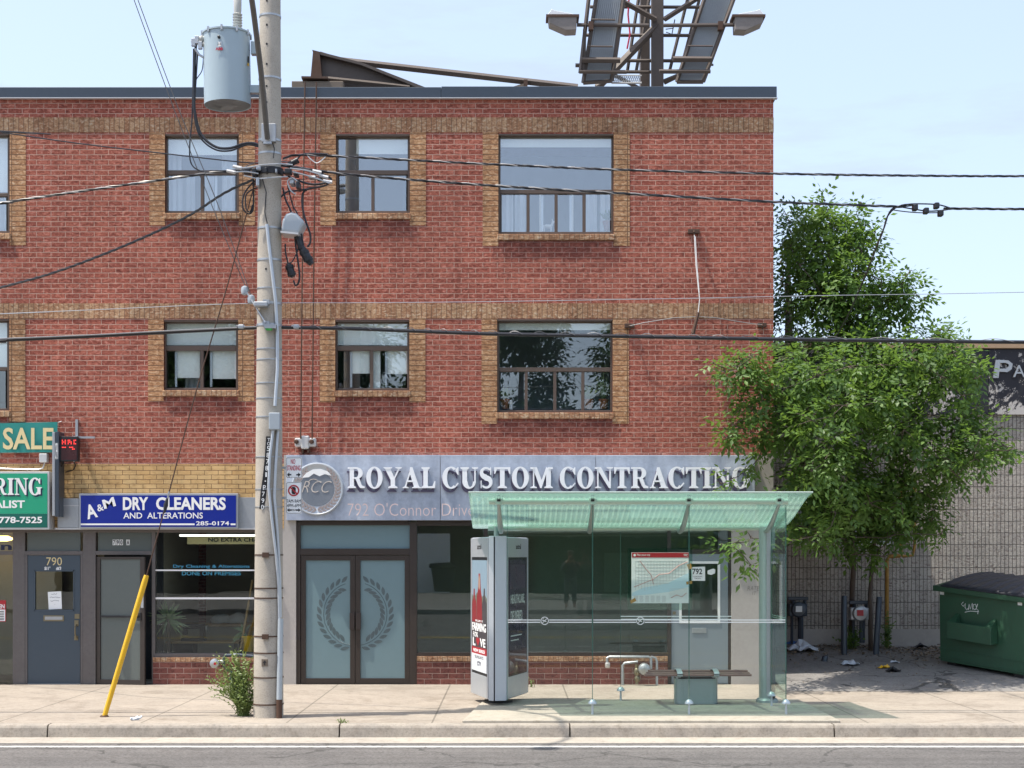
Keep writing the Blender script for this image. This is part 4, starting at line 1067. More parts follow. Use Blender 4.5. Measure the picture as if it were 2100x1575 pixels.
# conduits
def onpole(px, py, off=.015):
    a, b, r_ = pc(py); x = X(px, YP-r_); dx = max(-.98*r_, min(.98*r_, x-a))
    return (a+dx*(r_+off)/r_, YP-math.sqrt(max(0,r_*r_-dx*dx))-off, b)
MB().tube([onpole(*q, .02) for q in ((548,466),(551,500),(557,560),(563,620),(566,690),(566,760),(562,835))], .022, 10).build('conduit', M['alu'], pl, smooth=True)
MB().tube([onpole(*q, .02) for q in ((559,882),(553,940),(551,1000),(556,1060),(564,1140),(568,1200),(569,1270))], .018, 10).build('conduit', M['alu'], pl, smooth=True)
MB().tube([onpole(*q, .02) for q in ((567,882),(563,960),(561,1020),(566,1090),(570,1180),(571,1265))], .018, 10).build('conduit', M['alu'], pl, smooth=True)
MB().tube([onpole(*q, .034) for q in ((570,1268),(569,1360),(568,1432))], .036, 12).build('conduit', M['grey_box'], pl, smooth=True)
MB().tube([onpole(*q, .034) for q in ((568,1432),(568,1474))], .037, 12).build('rusty_pipe', M['rust'], pl, smooth=True)
a, b, r_ = pc(864)
MB().pbox(551, 574, 846, 881, YP-r_-.09, YP-r_*.75).build('equipment_box', M['grey_box'], pl, bevel=.01)
# number strip with white figures
m = MB()
strip = [(551.5,897),(549,940),(545,980),(540.5,1010),(538,1045)]
L = [onpole(p, q, .006) for p, q in strip]
for i in range(len(L)-1):
    p, q = Vector(L[i]), Vector(L[i+1]); w_ = .036
    m.add([p+Vector((-w_,0,0)),p+Vector((w_,0,0)),q+Vector((w_,0,0)),q+Vector((-w_,0,0))], [(0,1,2,3)])
ns = m.build('number_strip', M['black'], pl)
chars = 'TO58781-P790'
ys = [899, 907] + [917 + i*13.2 for i in range(10)]
for c_, py in zip(chars, ys):
    u = [i for i in range(len(strip)) if strip[i][1] <= py][-1]
    u2 = min(u+1, len(strip)-1); f = (py-strip[u][1])/max(1,(strip[u2][1]-strip[u][1])); px = strip[u][0]+(strip[u2][0]-strip[u][0])*f
    o_ = onpole(px, py+5, .007); h_ = .058 if c_ not in 'TO' else .04
    hw = .017 if c_ not in '1-' else .008
    text_mb(c_, o_[0]-hw, o_[0]+hw, o_[2]-(h_/2 if c_ != '-' else .006), o_[2]+(h_/2 if c_ != '-' else .006), o_[1]-.002, depth=.002, bold=.0).build('strip_digit', M['paper'], ns)
o_ = onpole(543, 1357, .004)
MB().box(o_[0]-.04, o_[0]+.04, o_[1]-.004, o_[1]+.02, o_[2]-.045, o_[2]+.045).build('small_plate', M['old_wood'], pl, bevel=.004)
MB().prism([(o_[0]-.025,o_[2]),(o_[0],o_[2]+.03),(o_[0]+.025,o_[2])], o_[1]-.007, o_[1]-.003).box(o_[0]-.006,o_[0]+.006,o_[1]-.007,o_[1]-.003,o_[2]-.03,o_[2]).build('plate_arrow', M['black'], pl)

# transformer
tc = X(467,YP); tr_ = 47.5/S(YP); z0, z1 = Z(217,YP), Z(72,YP)
tf = thing('transformer', (tc, YP, z0), 'grey cylindrical transformer can hanging beside the top of the concrete pole', 'transformer')
tx = Matrix.Translation((tc,YP,z0)) @ Matrix.Rotation(R(-1.0),4,'Y') @ Matrix.Translation((-tc,-YP,-z0))
MB().lathe((tc,YP,z0), [(tr_*.985,0.012),(tr_,0),(tr_,z1-z0),(tr_*.99,z1-z0)], 56).build('tank', M['trafo'], tf, smooth=True, xf=tx)
MB().lathe((tc,YP,z0), [(tr_*.97,.010),(.01,.010),(.01,.02)], 48).build('tank_bottom', M['trafo_under'], tf, smooth=True, xf=tx)
MB().lathe((tc,YP,z1), [(tr_+.004,-.012),(tr_+.014,-.006),(tr_+.014,.012),(tr_*.9,.03),(.02,.05)], 56).build('lid', M['trafo'], tf, smooth=True, xf=tx)
m = MB()
for k in range(10):
    th = 2*math.pi*k/10+.3; m.box(tc+math.cos(th)*(tr_+.012)-.012, tc+math.cos(th)*(tr_+.012)+.012, YP+math.sin(th)*(tr_+.012)-.012, YP+math.sin(th)*(tr_+.012)+.012, z1-.035, z1+.03)
m.build('lid_clamp', M['galv'], tf, xf=tx)
bx = X(487,YP)
prof = [(.05,0),(.055,.03)]
for k in range(6): prof += [(.062,.045+k*.034),(.045,.058+k*.034)]
prof += [(.05,.27),(.052,.42),(.03,.47),(.015,.5)]
MB().lathe((bx,YP,z1+.04), prof, 20).build('bushing', M['porcelain'], tf, smooth=True)
MB().tube([(bx,YP,z1+.52),(bx+.01,YP,z1+.75),(bx,YP-.05,z1+1.1)], .008, 6).build('lead_wire', M['rubber'], tf, smooth=True)
ym = YP-tr_
for i,(px,py) in enumerate(((398,82),(405,77),(412,88))):
    MB().lathe(P(px+14,py+3,YP-.1), [(.03,0),(.045,-.03),(.03,-.06),(.038,-.09),(.02,-.12)], 10, 'x').build('low_voltage_bushing', M['porcelain'], tf, smooth=True)
    MB().pbox(px-6, px+2, py-4, py+12, YP-.14, YP-.10).build('terminal', M['galv'], tf, bevel=.004)
MB().tube([P(400,100,YP-.1), P(408,112,YP-.1), P(418,118,YP-.1)], .015, 6).build('ground_strap', M['galv'], tf, smooth=True)
MB().pbox(514, 530, 84, 110, YP-.05, YP+.05).pbox(510, 532, 174, 190, YP-.04, YP+.04).build('hanger', M['trafo'], tf, bevel=.004)
# labels bent round the can
def oncan(px0, px1, py0, py1, off, mat, name, poly=None):
    m = MB(); n = 6
    for i in range(n+1):
        x = X(px0+(px1-px0)*i/n, ym); dx = max(-.97*tr_, min(.97*tr_, x-tc)); y = YP-math.sqrt(tr_*tr_-dx*dx)-off
        m.v += [(tc+dx,y,Z(py1,ym)), (tc+dx,y,Z(py0,ym))]
    m.f = [(2*i,2*i+2,2*i+3,2*i+1) for i in range(n)]
    m.build(name, mat, tf)
oncan(444.5,454,85.5,94.5,.002,M['paper'],'rating_label')
oncan(503,512,105,118,.003,M['black'],'warning_label'); oncan(502.5,511,119,125,.003,M['yellow'],'warning_label')
ptext('ABB', 442, 457, 97, 103, ym-.006, depth=.003, bold=.04).build('maker_lettering', M['red_text'], tf)
ptext('2.5', 446, 453, 87.5, 92.5, ym-.007, depth=.002, bold=.0).build('rating_lettering', M['black'], tf)
xk = X(449,ym); MB().lathe((xk,ym+.012,Z(76,ym)), [(.018,0),(.018,-.03),(.008,-.035)], 12, 'y').build('drain_plug', M['black'], tf)

# street lamp arm, reaching out over the road
la = thing('street_lamp', (X(549,YP), YP-.2, Z(285,YP)), 'curved grey street lamp arm bolted to the concrete pole', 'street lamp')
A0 = Vector((X(549,-5.0), -5.02, Z(286,-5.0)))
A1 = A0 + Vector((-.02,-.5,.85)); A2 = A0 + Vector((-.08,-1.2,1.75)); A3 = A0 + Vector((-.30,-2.0,2.35)); A4 = A0+Vector((-.62,-2.6,2.5))
def bez(ps, n=8):
    out = []
    for i in range(len(ps)-1):
        p0, p1, p2, p3 = ps[max(i-1,0)], ps[i], ps[i+1], ps[min(i+2,len(ps)-1)]
        for k in range(n):
            u = k/n
            out.append(.5*((2*p1)+(p2-p0)*u+(2*p0-5*p1+4*p2-p3)*u*u+(3*p1-p0-3*p2+p3)*u**3))
    return out+[ps[-1]]
MB().tube(bez([A0,A1,A2,A3,A4]), [.034+.0*i for i in range(33)], 12).build('arm', M['arm_steel'], la, smooth=True)
MB().lathe((A4.x,A4.y-.25,A4.z-.02), [(.03,-.06),(.15,-.05),(.17,0),(.12,.07),(.03,.09)], 20).build('lamp_head', M['galv'], la, smooth=True)
MB().box(A0.x-.05, A0.x+.05, A0.y-.01, A0.y+.05, A0.z-.06, A0.z-.03).build('clamp', M['galv'], la)

# traffic signs on the pole
def traffic_sign(p0, p1, q0, q1, label, kind):
    y = YP-.03
    t = thing('traffic_sign', P((p0+p1)/2, q1, y), label, 'sign')
    m = MB(); x0,x1,z0,z1 = X(p0,y),X(p1,y),Z(q1,y),Z(q0,y); r_=.02; pts=[]
    for cx_,cz_,a0 in ((x1-r_,z1-r_,0),(x0+r_,z1-r_,90),(x0+r_,z0+r_,180),(x1-r_,z0+r_,270)):
        for k in range(5): pts.append((cx_+r_*math.cos(R(a0+k*22.5)), cz_+r_*math.sin(R(a0+k*22.5))))
    m.prism(pts, y, y+.006); m.build('panel', M['paper'], t)
    e = MB(); lp_ = [(p[0]*1+(.006 if p[0]<(x0+x1)/2 else -.006), p[1]+(.006 if p[1]<(z0+z1)/2 else -.006)) for p in pts]
    e.tube([(p[0], y-.0005, p[1]) for p in lp_+lp_[:1]], .0022, 4); e.build('border', M['black'], t)
    MB().box(X(p0,y)-.09, x0+.05, y+.008, y+.03, (z0+z1)/2-.015, (z0+z1)/2+.015).build('mounting_bracket', M['galv'], t)
    yy = y-.0005
    def arrow(px, py, s_, h_=4.6):
        MB().pprism([(px,py),(px+s_*5,py-h_),(px+s_*5,py-1.3),(px+s_*9,py-1.3),(px+s_*9,py+1.3),(px+s_*5,py+1.3),(px+s_*5,py+h_)], yy-.002, yy+.001).build('arrow', M['black'], t)
    if kind == 0:
        ptext('NO', 596.5, 605.5, 941.5, 951.5, yy, bold=.012).build('sign_lettering', M['red_text'], t)
        ptext('STANDING', 588.5, 616.5, 954.5, 965, yy, bold=.012).build('sign_lettering', M['red_text'], t)
        arrow(588.5,973.5,1); arrow(616.5,973.5,-1)
    else:
        c_ = (X(602.3,yy), yy, Z(1006,yy)); rr = 11.6/S(yy)
        MB().lathe((c_[0],yy,c_[2]), [(rr*.76,.001),(rr*.76,-.003),(rr,-.003),(rr,.001)], 36, 'y', True).build('prohibition_ring', M['red'], t)
        MB().prism([(c_[0]-.026,c_[2]-.028),(c_[0]-.012,c_[2]-.046),(c_[0]+.016,c_[2]-.046),(c_[0]+.026,c_[2]-.028),(c_[0]+.026,c_[2]+.03),(c_[0]+.012,c_[2]+.046),(c_[0]-.016,c_[2]+.046),(c_[0]-.026,c_[2]+.03)], yy-.0022, yy+.001).build('octagon_symbol', M['black'], t)
        s_ = MB(); ca = .7071*rr*.85; s_.prism([(c_[0]-ca-.006,c_[2]+ca-.006),(c_[0]-ca+.006,c_[2]+ca+.006),(c_[0]+ca+.006,c_[2]-ca+.006),(c_[0]+ca-.006,c_[2]-ca-.006)], yy-.0045, yy+.001)
        s_.build('prohibition_slash', M['red'], t)
        ptext('7AM-9AM', 588.5, 617, 1024, 1031, yy, bold=.0).build('sign_lettering', M['black'], t)
        ptext('4PM-6PM', 588.5, 617, 1033.5, 1040, yy, bold=.0).build('sign_lettering', M['black'], t)
        ptext('MON-FRI', 596, 609, 1044, 1048, yy, bold=.0).build('sign_lettering', M['black'], t)
        arrow(588.5,1046,1,3.6); arrow(616.8,1046,-1,3.6)
traffic_sign(586, 619.5, 938, 980, 'white NO STANDING sign with red letters, upper of the two on the pole', 0)
traffic_sign(586.5, 619, 988.5, 1053.5, 'white no stopping sign with a red ring, lower of the two on the pole', 1)

# ---------------------------------------------------------------- cables
def spline(pts, n=10): return bez([Vector(p) for p in pts], n)
def twisted(pts, r, off, k=3, turn=.42, seed=0, mats=None, name='overhead_cable', label='', n=40, cat='cable', group=None):
    """strands wound round one another along a smooth line"""
    c = spline(pts, n); L = [0]
    for i in range(1, len(c)): L.append(L[-1]+(c[i]-c[i-1]).length)
    N = max(30, int(L[-1]/.045)); cc = []
    j = 0
    for i in range(N+1):
        d = L[-1]*i/N
        while j < len(L)-2 and L[j+1] < d: j += 1
        f = (d-L[j])/max(1e-6, L[j+1]-L[j]); cc.append((c[j].lerp(c[j+1], f), d))
    root = thing(name, tuple(cc[0][0]), label, cat, group)
    for s_ in range(k):
        q = []
        for p, d in cc:
            a = 2*math.pi*(d/turn + s_/k); q.append(p+Vector((0, math.cos(a)*off, math.sin(a)*off)))
        MB().tube(q, r, 5).build('strand', (mats or [M['rubber']]*k)[s_], root, smooth=True)
    return root
B3 = [M['rubber'], M['rubber'], M['bare']]
W = lambda L, y=YP: [P(a, b, c[0] if c else y) for a, b, *c in L]
twisted(W([(-1900,560),(-900,520),(-40,422),(0,416.5),(160,393),(330,369),(430,355),(520,346)]), .0085, .010, 3, mats=B3, label='twisted overhead cable rising from the left edge to the pole top cluster')
twisted(W([(-420,640,-.1),(-200,630,-1.6),(-60,602,-2.8),(0,590,-3.0),(120,556,-3.4),(260,502,-3.8),(380,446,-4.2),(460,396,-4.6),(520,368,-4.8)]), .009, .010, 3, mats=[M['rubber']]*3, label='black twisted service cable drooping towards the lower left')
twisted(W([(580,326),(610,318),(700,321),(850,329),(1020,337.5),(1280,348.5),(1590,356),(1860,360),(2160,361),(2900,357),(3900,340)]), .0080, .009, 3, mats=B3, label='upper twisted overhead cable running right from the pole')
twisted(W([(570,338),(640,349),(760,362),(1020,381.5),(1300,398),(1590,414),(1750,420.5),(1850,424)]), .0085, .010, 3, mats=B3, label='lower twisted overhead cable running right to the splice by the tree')
twisted(W([(1935,428),(2000,428),(2160,429),(2900,428),(3900,412)]), .0085, .010, 3, mats=B3, label='twisted cable leaving the splice at the right edge')
def cable(L, r, mat, label, name='cable', y=YP, cat='cable', n=12, group=None):
    return tag(MB().tube(spline(W(L, y), n), r, 7).build(name, M[mat], smooth=True), label, cat, group)
cable([(-1900,150),(-40,266),(0,271),(160,294),(330,314),(480,331),(535,335)], .008, 'rubber', 'thin dark wire from the upper left edge to the pole')
cable([(-1900,720),(-40,645.5),(0,643.5),(200,635),(400,626),(545,621)], .0042, 'galv', 'thin white messenger wire left of the pole')
cable([(545,621),(800,620.5),(1040,618),(1400,612),(1700,606),(2160,598),(3900,560)], .0042, 'galv', 'thin white messenger wire right of the pole')
tl = thing('telephone_cable', P(0,696,YP), 'thick black telephone cable left of the pole', 'cable')
MB().tube(spline(W([(-1900,730),(-900,722),(-60,702),(0,698),(180,690),(330,682),(450,676),(545,670.5)])), .022, 8).build('sheath', M['rubber'], tl, smooth=True)
MB().tube(spline(W([(-1900,727),(-900,719),(-60,699),(0,695),(180,687.5),(330,679.5),(450,674),(545,669)], YP-.03)), .009, 6).build('support_strand', M['bare'], tl, smooth=True)
tl = thing('telephone_cable', P(800,676,YP), 'thick black telephone cable running right from the pole across the tree', 'cable')
MB().tube(spline(W([(545,671),(700,673.5),(840,678.5),(1020,685),(1300,690),(1590,695.5),(1900,699.5),(2160,702),(2900,704),(3900,695)])), .0235, 8).build('sheath', M['rubber'], tl, smooth=True)
m = MB(); c = spline(W([(600,670.5),(840,676),(1020,682.5),(1300,687.5),(1590,693),(2160,700),(2900,702),(3900,693)]), 60)
m.tube([p+Vector((0,.026*math.cos(i*.55)-.0,.026*math.sin(i*.55))) for i, p in enumerate(c)], .004, 4)
m.build('lashing_wire', M['bare'], tl, smooth=True)
# splice and drop
sp = thing('cable_splice', P(1890,427,YP), 'black cable splice with small connector blocks above the tree', 'cable splice')
MB().tube(spline(W([(1848,424),(1862,419),(1890,418),(1925,420),(1950,427)])), .009, 6).tube(spline(W([(1848,424.5),(1875,429),(1905,433),(1935,431),(1955,427)])), .009, 6).tube(spline(W([(1842,425),(1830,430),(1880,436),(1935,436)])), .007, 6).build('jumper', M['rubber'], sp, smooth=True)
for px, py in ((1878.5,424.5),(1922.5,420.5),(1931,436),(1901,431)):
    MB().pbox(px-5, px+5, py-6, py+6, YP-.05, YP+.05).build('connector', M['rubber'], sp, bevel=.012)
twisted(W([(1878,420,-4.8),(1840,424,-4.8),(1822,440,-4.75),(1812,470,-4.6),(1800,500,-4.3),(1785,540,-3.5),(1760,600,-2.3),(1735,655,-1.0),(1700,715,.8),(1682,741,2.5)]), .010, .011, 2, mats=[M['rubber']]*2, label='dark service drop slanting down through the tree to the block building')
# guys at the left
cable([(190,-260),(262,-40),(275,0),(360,232),(430,410),(505,592)], .0055, 'guy', 'left strand of the paired guy wire from the upper left', 'guy_wire', cat='guy wire', group='paired guy wires')
cable([(198,-260),(270,-40),(283,0),(368,228),(445,415),(517,612)], .0055, 'guy', 'right strand of the paired guy wire from the upper left', 'guy_wire', YP-.05, cat='guy wire', group='paired guy wires')
gi = thing('strain_insulator', P(510,605,YP), 'pair of grey strain insulators left of the pole', 'insulator')
for px, py in ((502,596),(515,614)):
    MB().lathe(P(px,py,YP-.03), [(.01,-.06),(.04,-.045),(.05,0),(.04,.045),(.01,.06)], 14).build('insulator', M['grey_box'], gi, smooth=True)
MB().tube([P(505,598,YP-.05), P(520,622,YP-.08), P(545,662,YP-.2)], .011, 6).build('tail_wire', M['galv'], gi, smooth=True)
MB().pbox(520, 548, 618, 628, YP-.28, YP-.12).build('bolt_clamp', M['galv'], gi, bevel=.01)
cable([(298,1190),(340,1035),(400,810),(465,590),(505,440),(544,300)], .008, 'rust', 'brown guy wire running from the yellow guard up to the pole', 'guy_wire', YP-.02, cat='guy wire')
t = thing('guy_grip', P(341,1030,YP), 'dark grip clamp on the guy wire in front of the blue sign', 'clamp')
MB().tube([P(337,1052,YP-.02), P(340,1036,YP-.02), P(343,1022,YP-.02)], [.012,.03,.014], 8).build('grip', M['rubber'], t, smooth=True)
MB().tube([P(344,1022,YP-.02), P(347,1008,YP-.02)], .012, 6).build('thimble', M['galv'], t, smooth=True)
a, b = Vector(P(214,1466,YP)), Vector(P(300.5,1180,YP)); a.z = 0.0
t = (b-a).normalized(); m = MB()
m.tube([a, a+(b-a)*.3, a+(b-a)*.96, b], [.031,.034,.036,.030], 14)
gg = tag(m.build('guy_guard', M['yellow'], smooth=True), 'bright yellow plastic guard on the slanting guy wire', 'guy guard')
tg = MB().tube([a+Vector((0,0,.0)), a+Vector((0,0,.02))], [.06,.045], 10); tg.build('anchor_collar', M['rust'], gg)

# the cluster of fittings and loops at the pole top
cl = thing('cable_clamp', P(550,350,YP), 'cluster of clamps, clevises and splices gripping the cables at the pole', 'cable clamp')
a, b, r_ = pc(352)
MB().lathe((a,YP,b), [(r_+.0,-.05),(r_+.03,-.05),(r_+.03,.03),(r_,.03)], 28).build('collar', M['rubber'], cl, smooth=True)
rnd = random.Random(11)
for L in (((486,345),(512,343),(540,338),(575,336),(600,338)), ((480,353),(505,352),(530,356)), ((500,360),(530,366),(560,364),(590,362)), ((595,345),(625,349),(650,356),(668,364)), ((600,352),(630,360),(655,368),(676,376)), ((612,374),(600,365),(590,372),(596,390),(606,398))):
    MB().tube(spline(W(L, YP-.24+rnd.uniform(-.05,.05)), 6), .009, 6).build('strap_wire', M['galv'], cl, smooth=True)
for px, py in ((474,352),(487,343),(650,352),(664,362),(672,372)):
    MB().tube([P(px-9,py-2,YP-.15), P(px+9,py+2,YP-.15)], [.020,.022], 8).build('compression_sleeve', M['drip'], cl, smooth=True)
for px, py, w_, h_ in ((505,350,12,9),(520,352,8,14),(530,345,9,8),(590,350,12,10),(598,372,8,9),(610,378,6,14),(545,348,5,10),(566,350,4,8),(528,372,6,16),(640,362,14,4),(655,366,10,4),(606,356,8,6)):
    MB().pbox(px-w_*.6, px+w_*.6, py-h_*.6, py+h_*.6, YP-.16-rnd.uniform(0,.1), YP-.05).build('fitting', M['galv' if rnd.random() < .45 else 'rubber'], cl, bevel=.015)
MB().tube([P(592,338,YP-.1), P(612,328,YP-.1)], [.035,.04], 10).build('weather_head', M['rubber'], cl, smooth=True)
def jumpers(lst):
    for L, r, mat, lab in lst:
        o = cable(L, r, mat, lab, 'jumper_cable')
jumpers([
 ([(402,90),(399,130),(398,200),(400,232),(412,275),(440,300),(470,304),(505,294),(530,298),(538,318)], .017, 'rubber', 'thick black lead sweeping from the transformer to the pole'),
 ([(405,110),(402,160),(399,210),(399,240),(411,282),(440,306),(472,309),(507,297),(534,302)], .011, 'rubber', 'second black lead hugging the thick transformer lead'),
 ([(397,100),(396,160),(394,240),(389,300),(392,335),(410,350),(440,354),(500,352)], .009, 'rubber', 'thin black lead dropping from the transformer past the window'),
 ([(417,120),(414,145),(402,165),(400,190)], .006, 'rubber', 'short black wire beside the transformer can'),
 ([(536,362),(515,378),(500,400),(498,425),(508,438),(518,432),(520,405),(519,370)], .011, 'rubber', 'black loop hanging left of the pole'),
 ([(556,368),(535,382),(515,390),(504,402),(505,428),(513,434),(518,420)], .009, 'rubber', 'inner black loop left of the pole'),
 ([(580,352),(600,366),(640,378),(670,374),(679,368),(672,362),(650,352),(620,345)], .014, 'rubber', 'black loop bulging right of the pole beneath the clamps'),
 ([(576,404),(590,393),(610,391),(640,386),(668,380),(678,370)], .012, 'rubber', 'black jumper curving right from the pole shaft'),
 ([(638,385),(622,395),(620,420),(626,450),(636,480),(636,498),(630,506)], .013, 'rubber', 'black cable curving down to the right splice case'),
 ([(580,385),(586,410),(597,435),(604,470),(606,500),(614,560),(612,580),(606,585),(602,575)], .012, 'rubber', 'black cable looping beneath the pole dome'),
 ([(590,380),(600,420),(610,440),(618,480),(626,520)], .009, 'rubber', 'black cable running behind the pole dome'),
 ([(585,500),(586,520),(592,545)], .010, 'rubber', 'short black lead into the left splice case'),
 ([(585,548),(600,535),(610,515),(614,500),(622,505)], .008, 'rubber', 'black lead joining the two splice cases'),
 ([(606,334),(613,322),(624,316),(640,315),(672,316)], .010, 'rubber', 'black tail of the upper right cable'),
 ([(628,316),(636,325),(648,334),(658,330),(672,317)], .007, 'white', 'pale slack loop on the upper right cable'),
 ([(552,338),(590,340),(640,348),(665,362),(676,366)], .009, 'bare', 'bare metal strand over the right clamps'),
 ([(500,344),(520,335),(560,331),(600,333)], .007, 'bare', 'bare strand crossing the pole at the clamps'),
 ([(590,366),(620,368),(650,362),(672,372),(660,382),(630,384)], .004, 'rubber', 'thin black wires tangled right of the pole'),
 ([(604,395),(600,420),(607,450),(612,480)], .004, 'rust', 'thin reddish wire hanging by the pole'),
])
m = MB().tube([onpole(538,372,.006), onpole(546,400,.006), onpole(543,440,.006), onpole(548,464,.006)], .006, 5).tube([onpole(556,292,.006), onpole(562,310,.006), onpole(560,330,.006)], .005, 5)
m.build('ground_wire', M['rubber'], pl, smooth=True)
dm = thing('equipment_dome', P(600,470,YP), 'pale grey plastic dome fixed to the right side of the pole', 'equipment box')
MB().pprism([(576,474),(579,450),(586,438),(597,434),(608,437),(625,455),(612,478)], YP-.16, YP+.12).build('cover', M['grey_box'], dm, bevel=.03, seg=3)
MB().pprism([(575,473),(612,477),(611,481),(575,477)], YP-.17, YP+.13).build('rim', M['drip'], dm)
def case(L, w_, lab):
    t = thing('splice_case', P(*L[0], YP), lab, 'splice case')
    MB().tube([P(*q, YP-.02) for q in L], [w_*.5,w_,w_,w_*.6], 10).build('shell', M['rubber'], t, smooth=True)
    for i in (1, 2): MB().tube([P(L[i][0]-1,L[i][1]-3,YP-.02), P(L[i][0]+1,L[i][1]+3,YP-.02)], w_*1.12, 10).build('band', M['black'], t, smooth=True)
case([(608,474),(612,490),(617,508),(620,520)], .038, 'black splice case just under the pole dome')
case([(620,506),(624,518),(632,532),(639,542)], .055, 'black splice case lowest on the right of the pole')
case([(591,540),(594,548),(598,562),(601,568)], .048, 'black splice case hanging close to the pole')
MB().pbox(542, 566, 665, 673, YP-.25, YP-.15).build('clamp_plate', M['galv'], cl)
gt = MB().pprism([(543,673),(558,673),(556,677),(546,677)], YP-.24, YP-.20)
GM = paint('green_tape', (.05,.45,.06), .5); tag(gt.build('cable_tie', GM), 'bright green tie under the telephone cable on the pole', 'tie')
for px in (494, 607):
    t = thing('cable_grip', P(px,671,YP), 'grey strand grip left of the pole on the telephone cable' if px < 500 else 'grey strand grip right of the pole on the telephone cable', 'clamp')
    MB().pbox(px-6, px+6, 665, 674, YP-.05, YP+.05).build('body', M['galv'], t, bevel=.012)
    MB().tube([P(px-9,668,YP-.04), P(px+9,670,YP-.04)], .010, 6).build('bolt', M['galv'], t)
# ---------------------------------------------------------------- bus shelter
sh = thing('bus_shelter', (1.7, -3.9, .032), 'glass bus shelter with a curved green glass roof on the pavement', 'bus shelter')
GZ = .032
YFp, YRr = -4.80, -3.15                                 # front glass and rear rail
SX0, SX1 = X(1003,YFp), X(1612,YFp)
# roof glass: a wing that swoops up towards the road, dotted with white fritting
t = NT('roof_glass'); t.t.nodes.remove(t.b)
sep = t.n('SeparateXYZ'); t.l(t.pos(), sep.inputs[0])
fx = t.math('ABSOLUTE', t.math('SUBTRACT', t.math('FRACT', t.math('MULTIPLY', sep.outputs['X'], 15.0)), .5))
fy = t.math('ABSOLUTE', t.math('SUBTRACT', t.math('FRACT', t.math('MULTIPLY', sep.outputs['Y'], 15.0)), .5))
dot = t.math('MULTIPLY', t.math('LESS_THAN', fx, .17), t.math('LESS_THAN', fy, .25))
lim = t.math('MULTIPLY', t.math('GREATER_THAN', sep.outputs['Y'], -4.95), t.math('LESS_THAN', sep.outputs['Y'], -3.3))
dot = t.math('MULTIPLY', t.math('MULTIPLY', dot, lim), .24)
tr_ = t.n('BsdfTransparent'); tr_.inputs[0].default_value = (.64,.79,.73,1)
df = t.n('BsdfTranslucent'); df.inputs[0].default_value = (.36,.49,.44,1)
gl = t.n('BsdfGlossy', i_Roughness=.06); gl.inputs[0].default_value = (.85,1,.93,1)
wh = t.n('BsdfDiffuse'); wh.inputs[0].default_value = (.75,.85,.78,1)
wt = t.n('BsdfTranslucent'); wt.inputs[0].default_value = (.75,.88,.78,1)
m0 = t.n('MixShader', i_0=.30); t.l(tr_.outputs[0], m0.inputs[1]); t.l(df.outputs[0], m0.inputs[2])
m1 = t.n('MixShader'); t.l(schlick(t, .04), m1.inputs[0]); t.l(m0.outputs[0], m1.inputs[1]); t.l(gl.outputs[0], m1.inputs[2])
mw = t.n('MixShader', i_0=.6); t.l(wh.outputs[0], mw.inputs[1]); t.l(wt.outputs[0], mw.inputs[2])
m2 = t.n('MixShader'); t.l(dot, m2.inputs[0]); t.l(m1.outputs[0], m2.inputs[1]); t.l(mw.outputs[0], m2.inputs[2])
t.l(m2.outputs[0], t.t.nodes['Material Output'].inputs[0]); M['roof_glass'] = t.m
prof = [(-5.28,2.775),(-5.0,2.742),(-4.75,2.690),(-4.4,2.600),(-4.0,2.500),(-3.6,2.425),(-3.1,2.375)]
RX0, RX1 = -.53, 3.66
m = MB(); n = len(prof)
for dz in (0, .014):
    for x in (RX0, RX1): m.v += [(x, y, z+dz) for y, z in prof]
for i in range(n-1):
    m.f += [(i, i+1, n+i+1, n+i), (2*n+i, 3*n+i, 3*n+i+1, 2*n+i+1), (i, 2*n+i, 2*n+i+1, i+1), (n+i, n+i+1, 3*n+i+1, 3*n+i)]
m.f += [(0, n, 3*n, 2*n), (n-1, 3*n-1, 4*n-1, 2*n-1)]
m.build('roof', M['roof_glass'], sh, smooth=False)
MB().tube([(RX0,prof[0][0]-.004,prof[0][1]+.007),(RX1,prof[0][0]-.004,prof[0][1]+.007)], .009, 6).build('roof_edge', M['rail_green'], sh, smooth=True)
zr = lambda y: next(z0+(z1-z0)*(y-y0)/(y1-y0) for (y0,z0),(y1,z1) in zip(prof, prof[1:]) if y0 <= y <= y1)
zf = Z(1028.5, YFp); zb = Z(1080, YRr)
MB().tube([(SX0,YFp,zf),(SX1+.02,YFp,zf)], .036, 14).build('front_rail', M['rail_green'], sh, smooth=True)
MB().tube([(X(1001,YRr),YRr,zb),(X(1590,YRr),YRr,zb)], .052, 14).build('rear_rail', M['rail_green'], sh, smooth=True)
for px0, px1 in ((1023,1027.5),(1215,1209),(1412,1394),(1597,1568)):
    x0, x1 = X(px0,YFp), X(px1,YRr)
    pts = [(x0+(x1-x0)*u, YFp-.05+(YRr-YFp+.05)*u, zr(YFp-.05+(YRr-YFp+.05)*u)-.045-.03*math.sin(u*3.14)) for u in (0,.25,.5,.75,1)]
    MB().tube(pts, [.020,.028,.034,.036,.034], 8).build('rafter', M['shelter_steel'], sh, smooth=True)
    r_ = MB().box(x0-.045, x0+.045, YFp-.05, YFp+.05, zf-.03, zf+.055); r_.lathe((x0,YFp,zf-.04), [(.055,0),(.055,.02),(.04,.05)], 14)
    br_ = r_.build('rail_clamp', M['rail_green'], sh, bevel=.006)
    MB().box(x0-.022, x0+.022, YFp-.056, YFp-.045, zf, zf+.045).build('clamp_bolt', M['black'], br_)
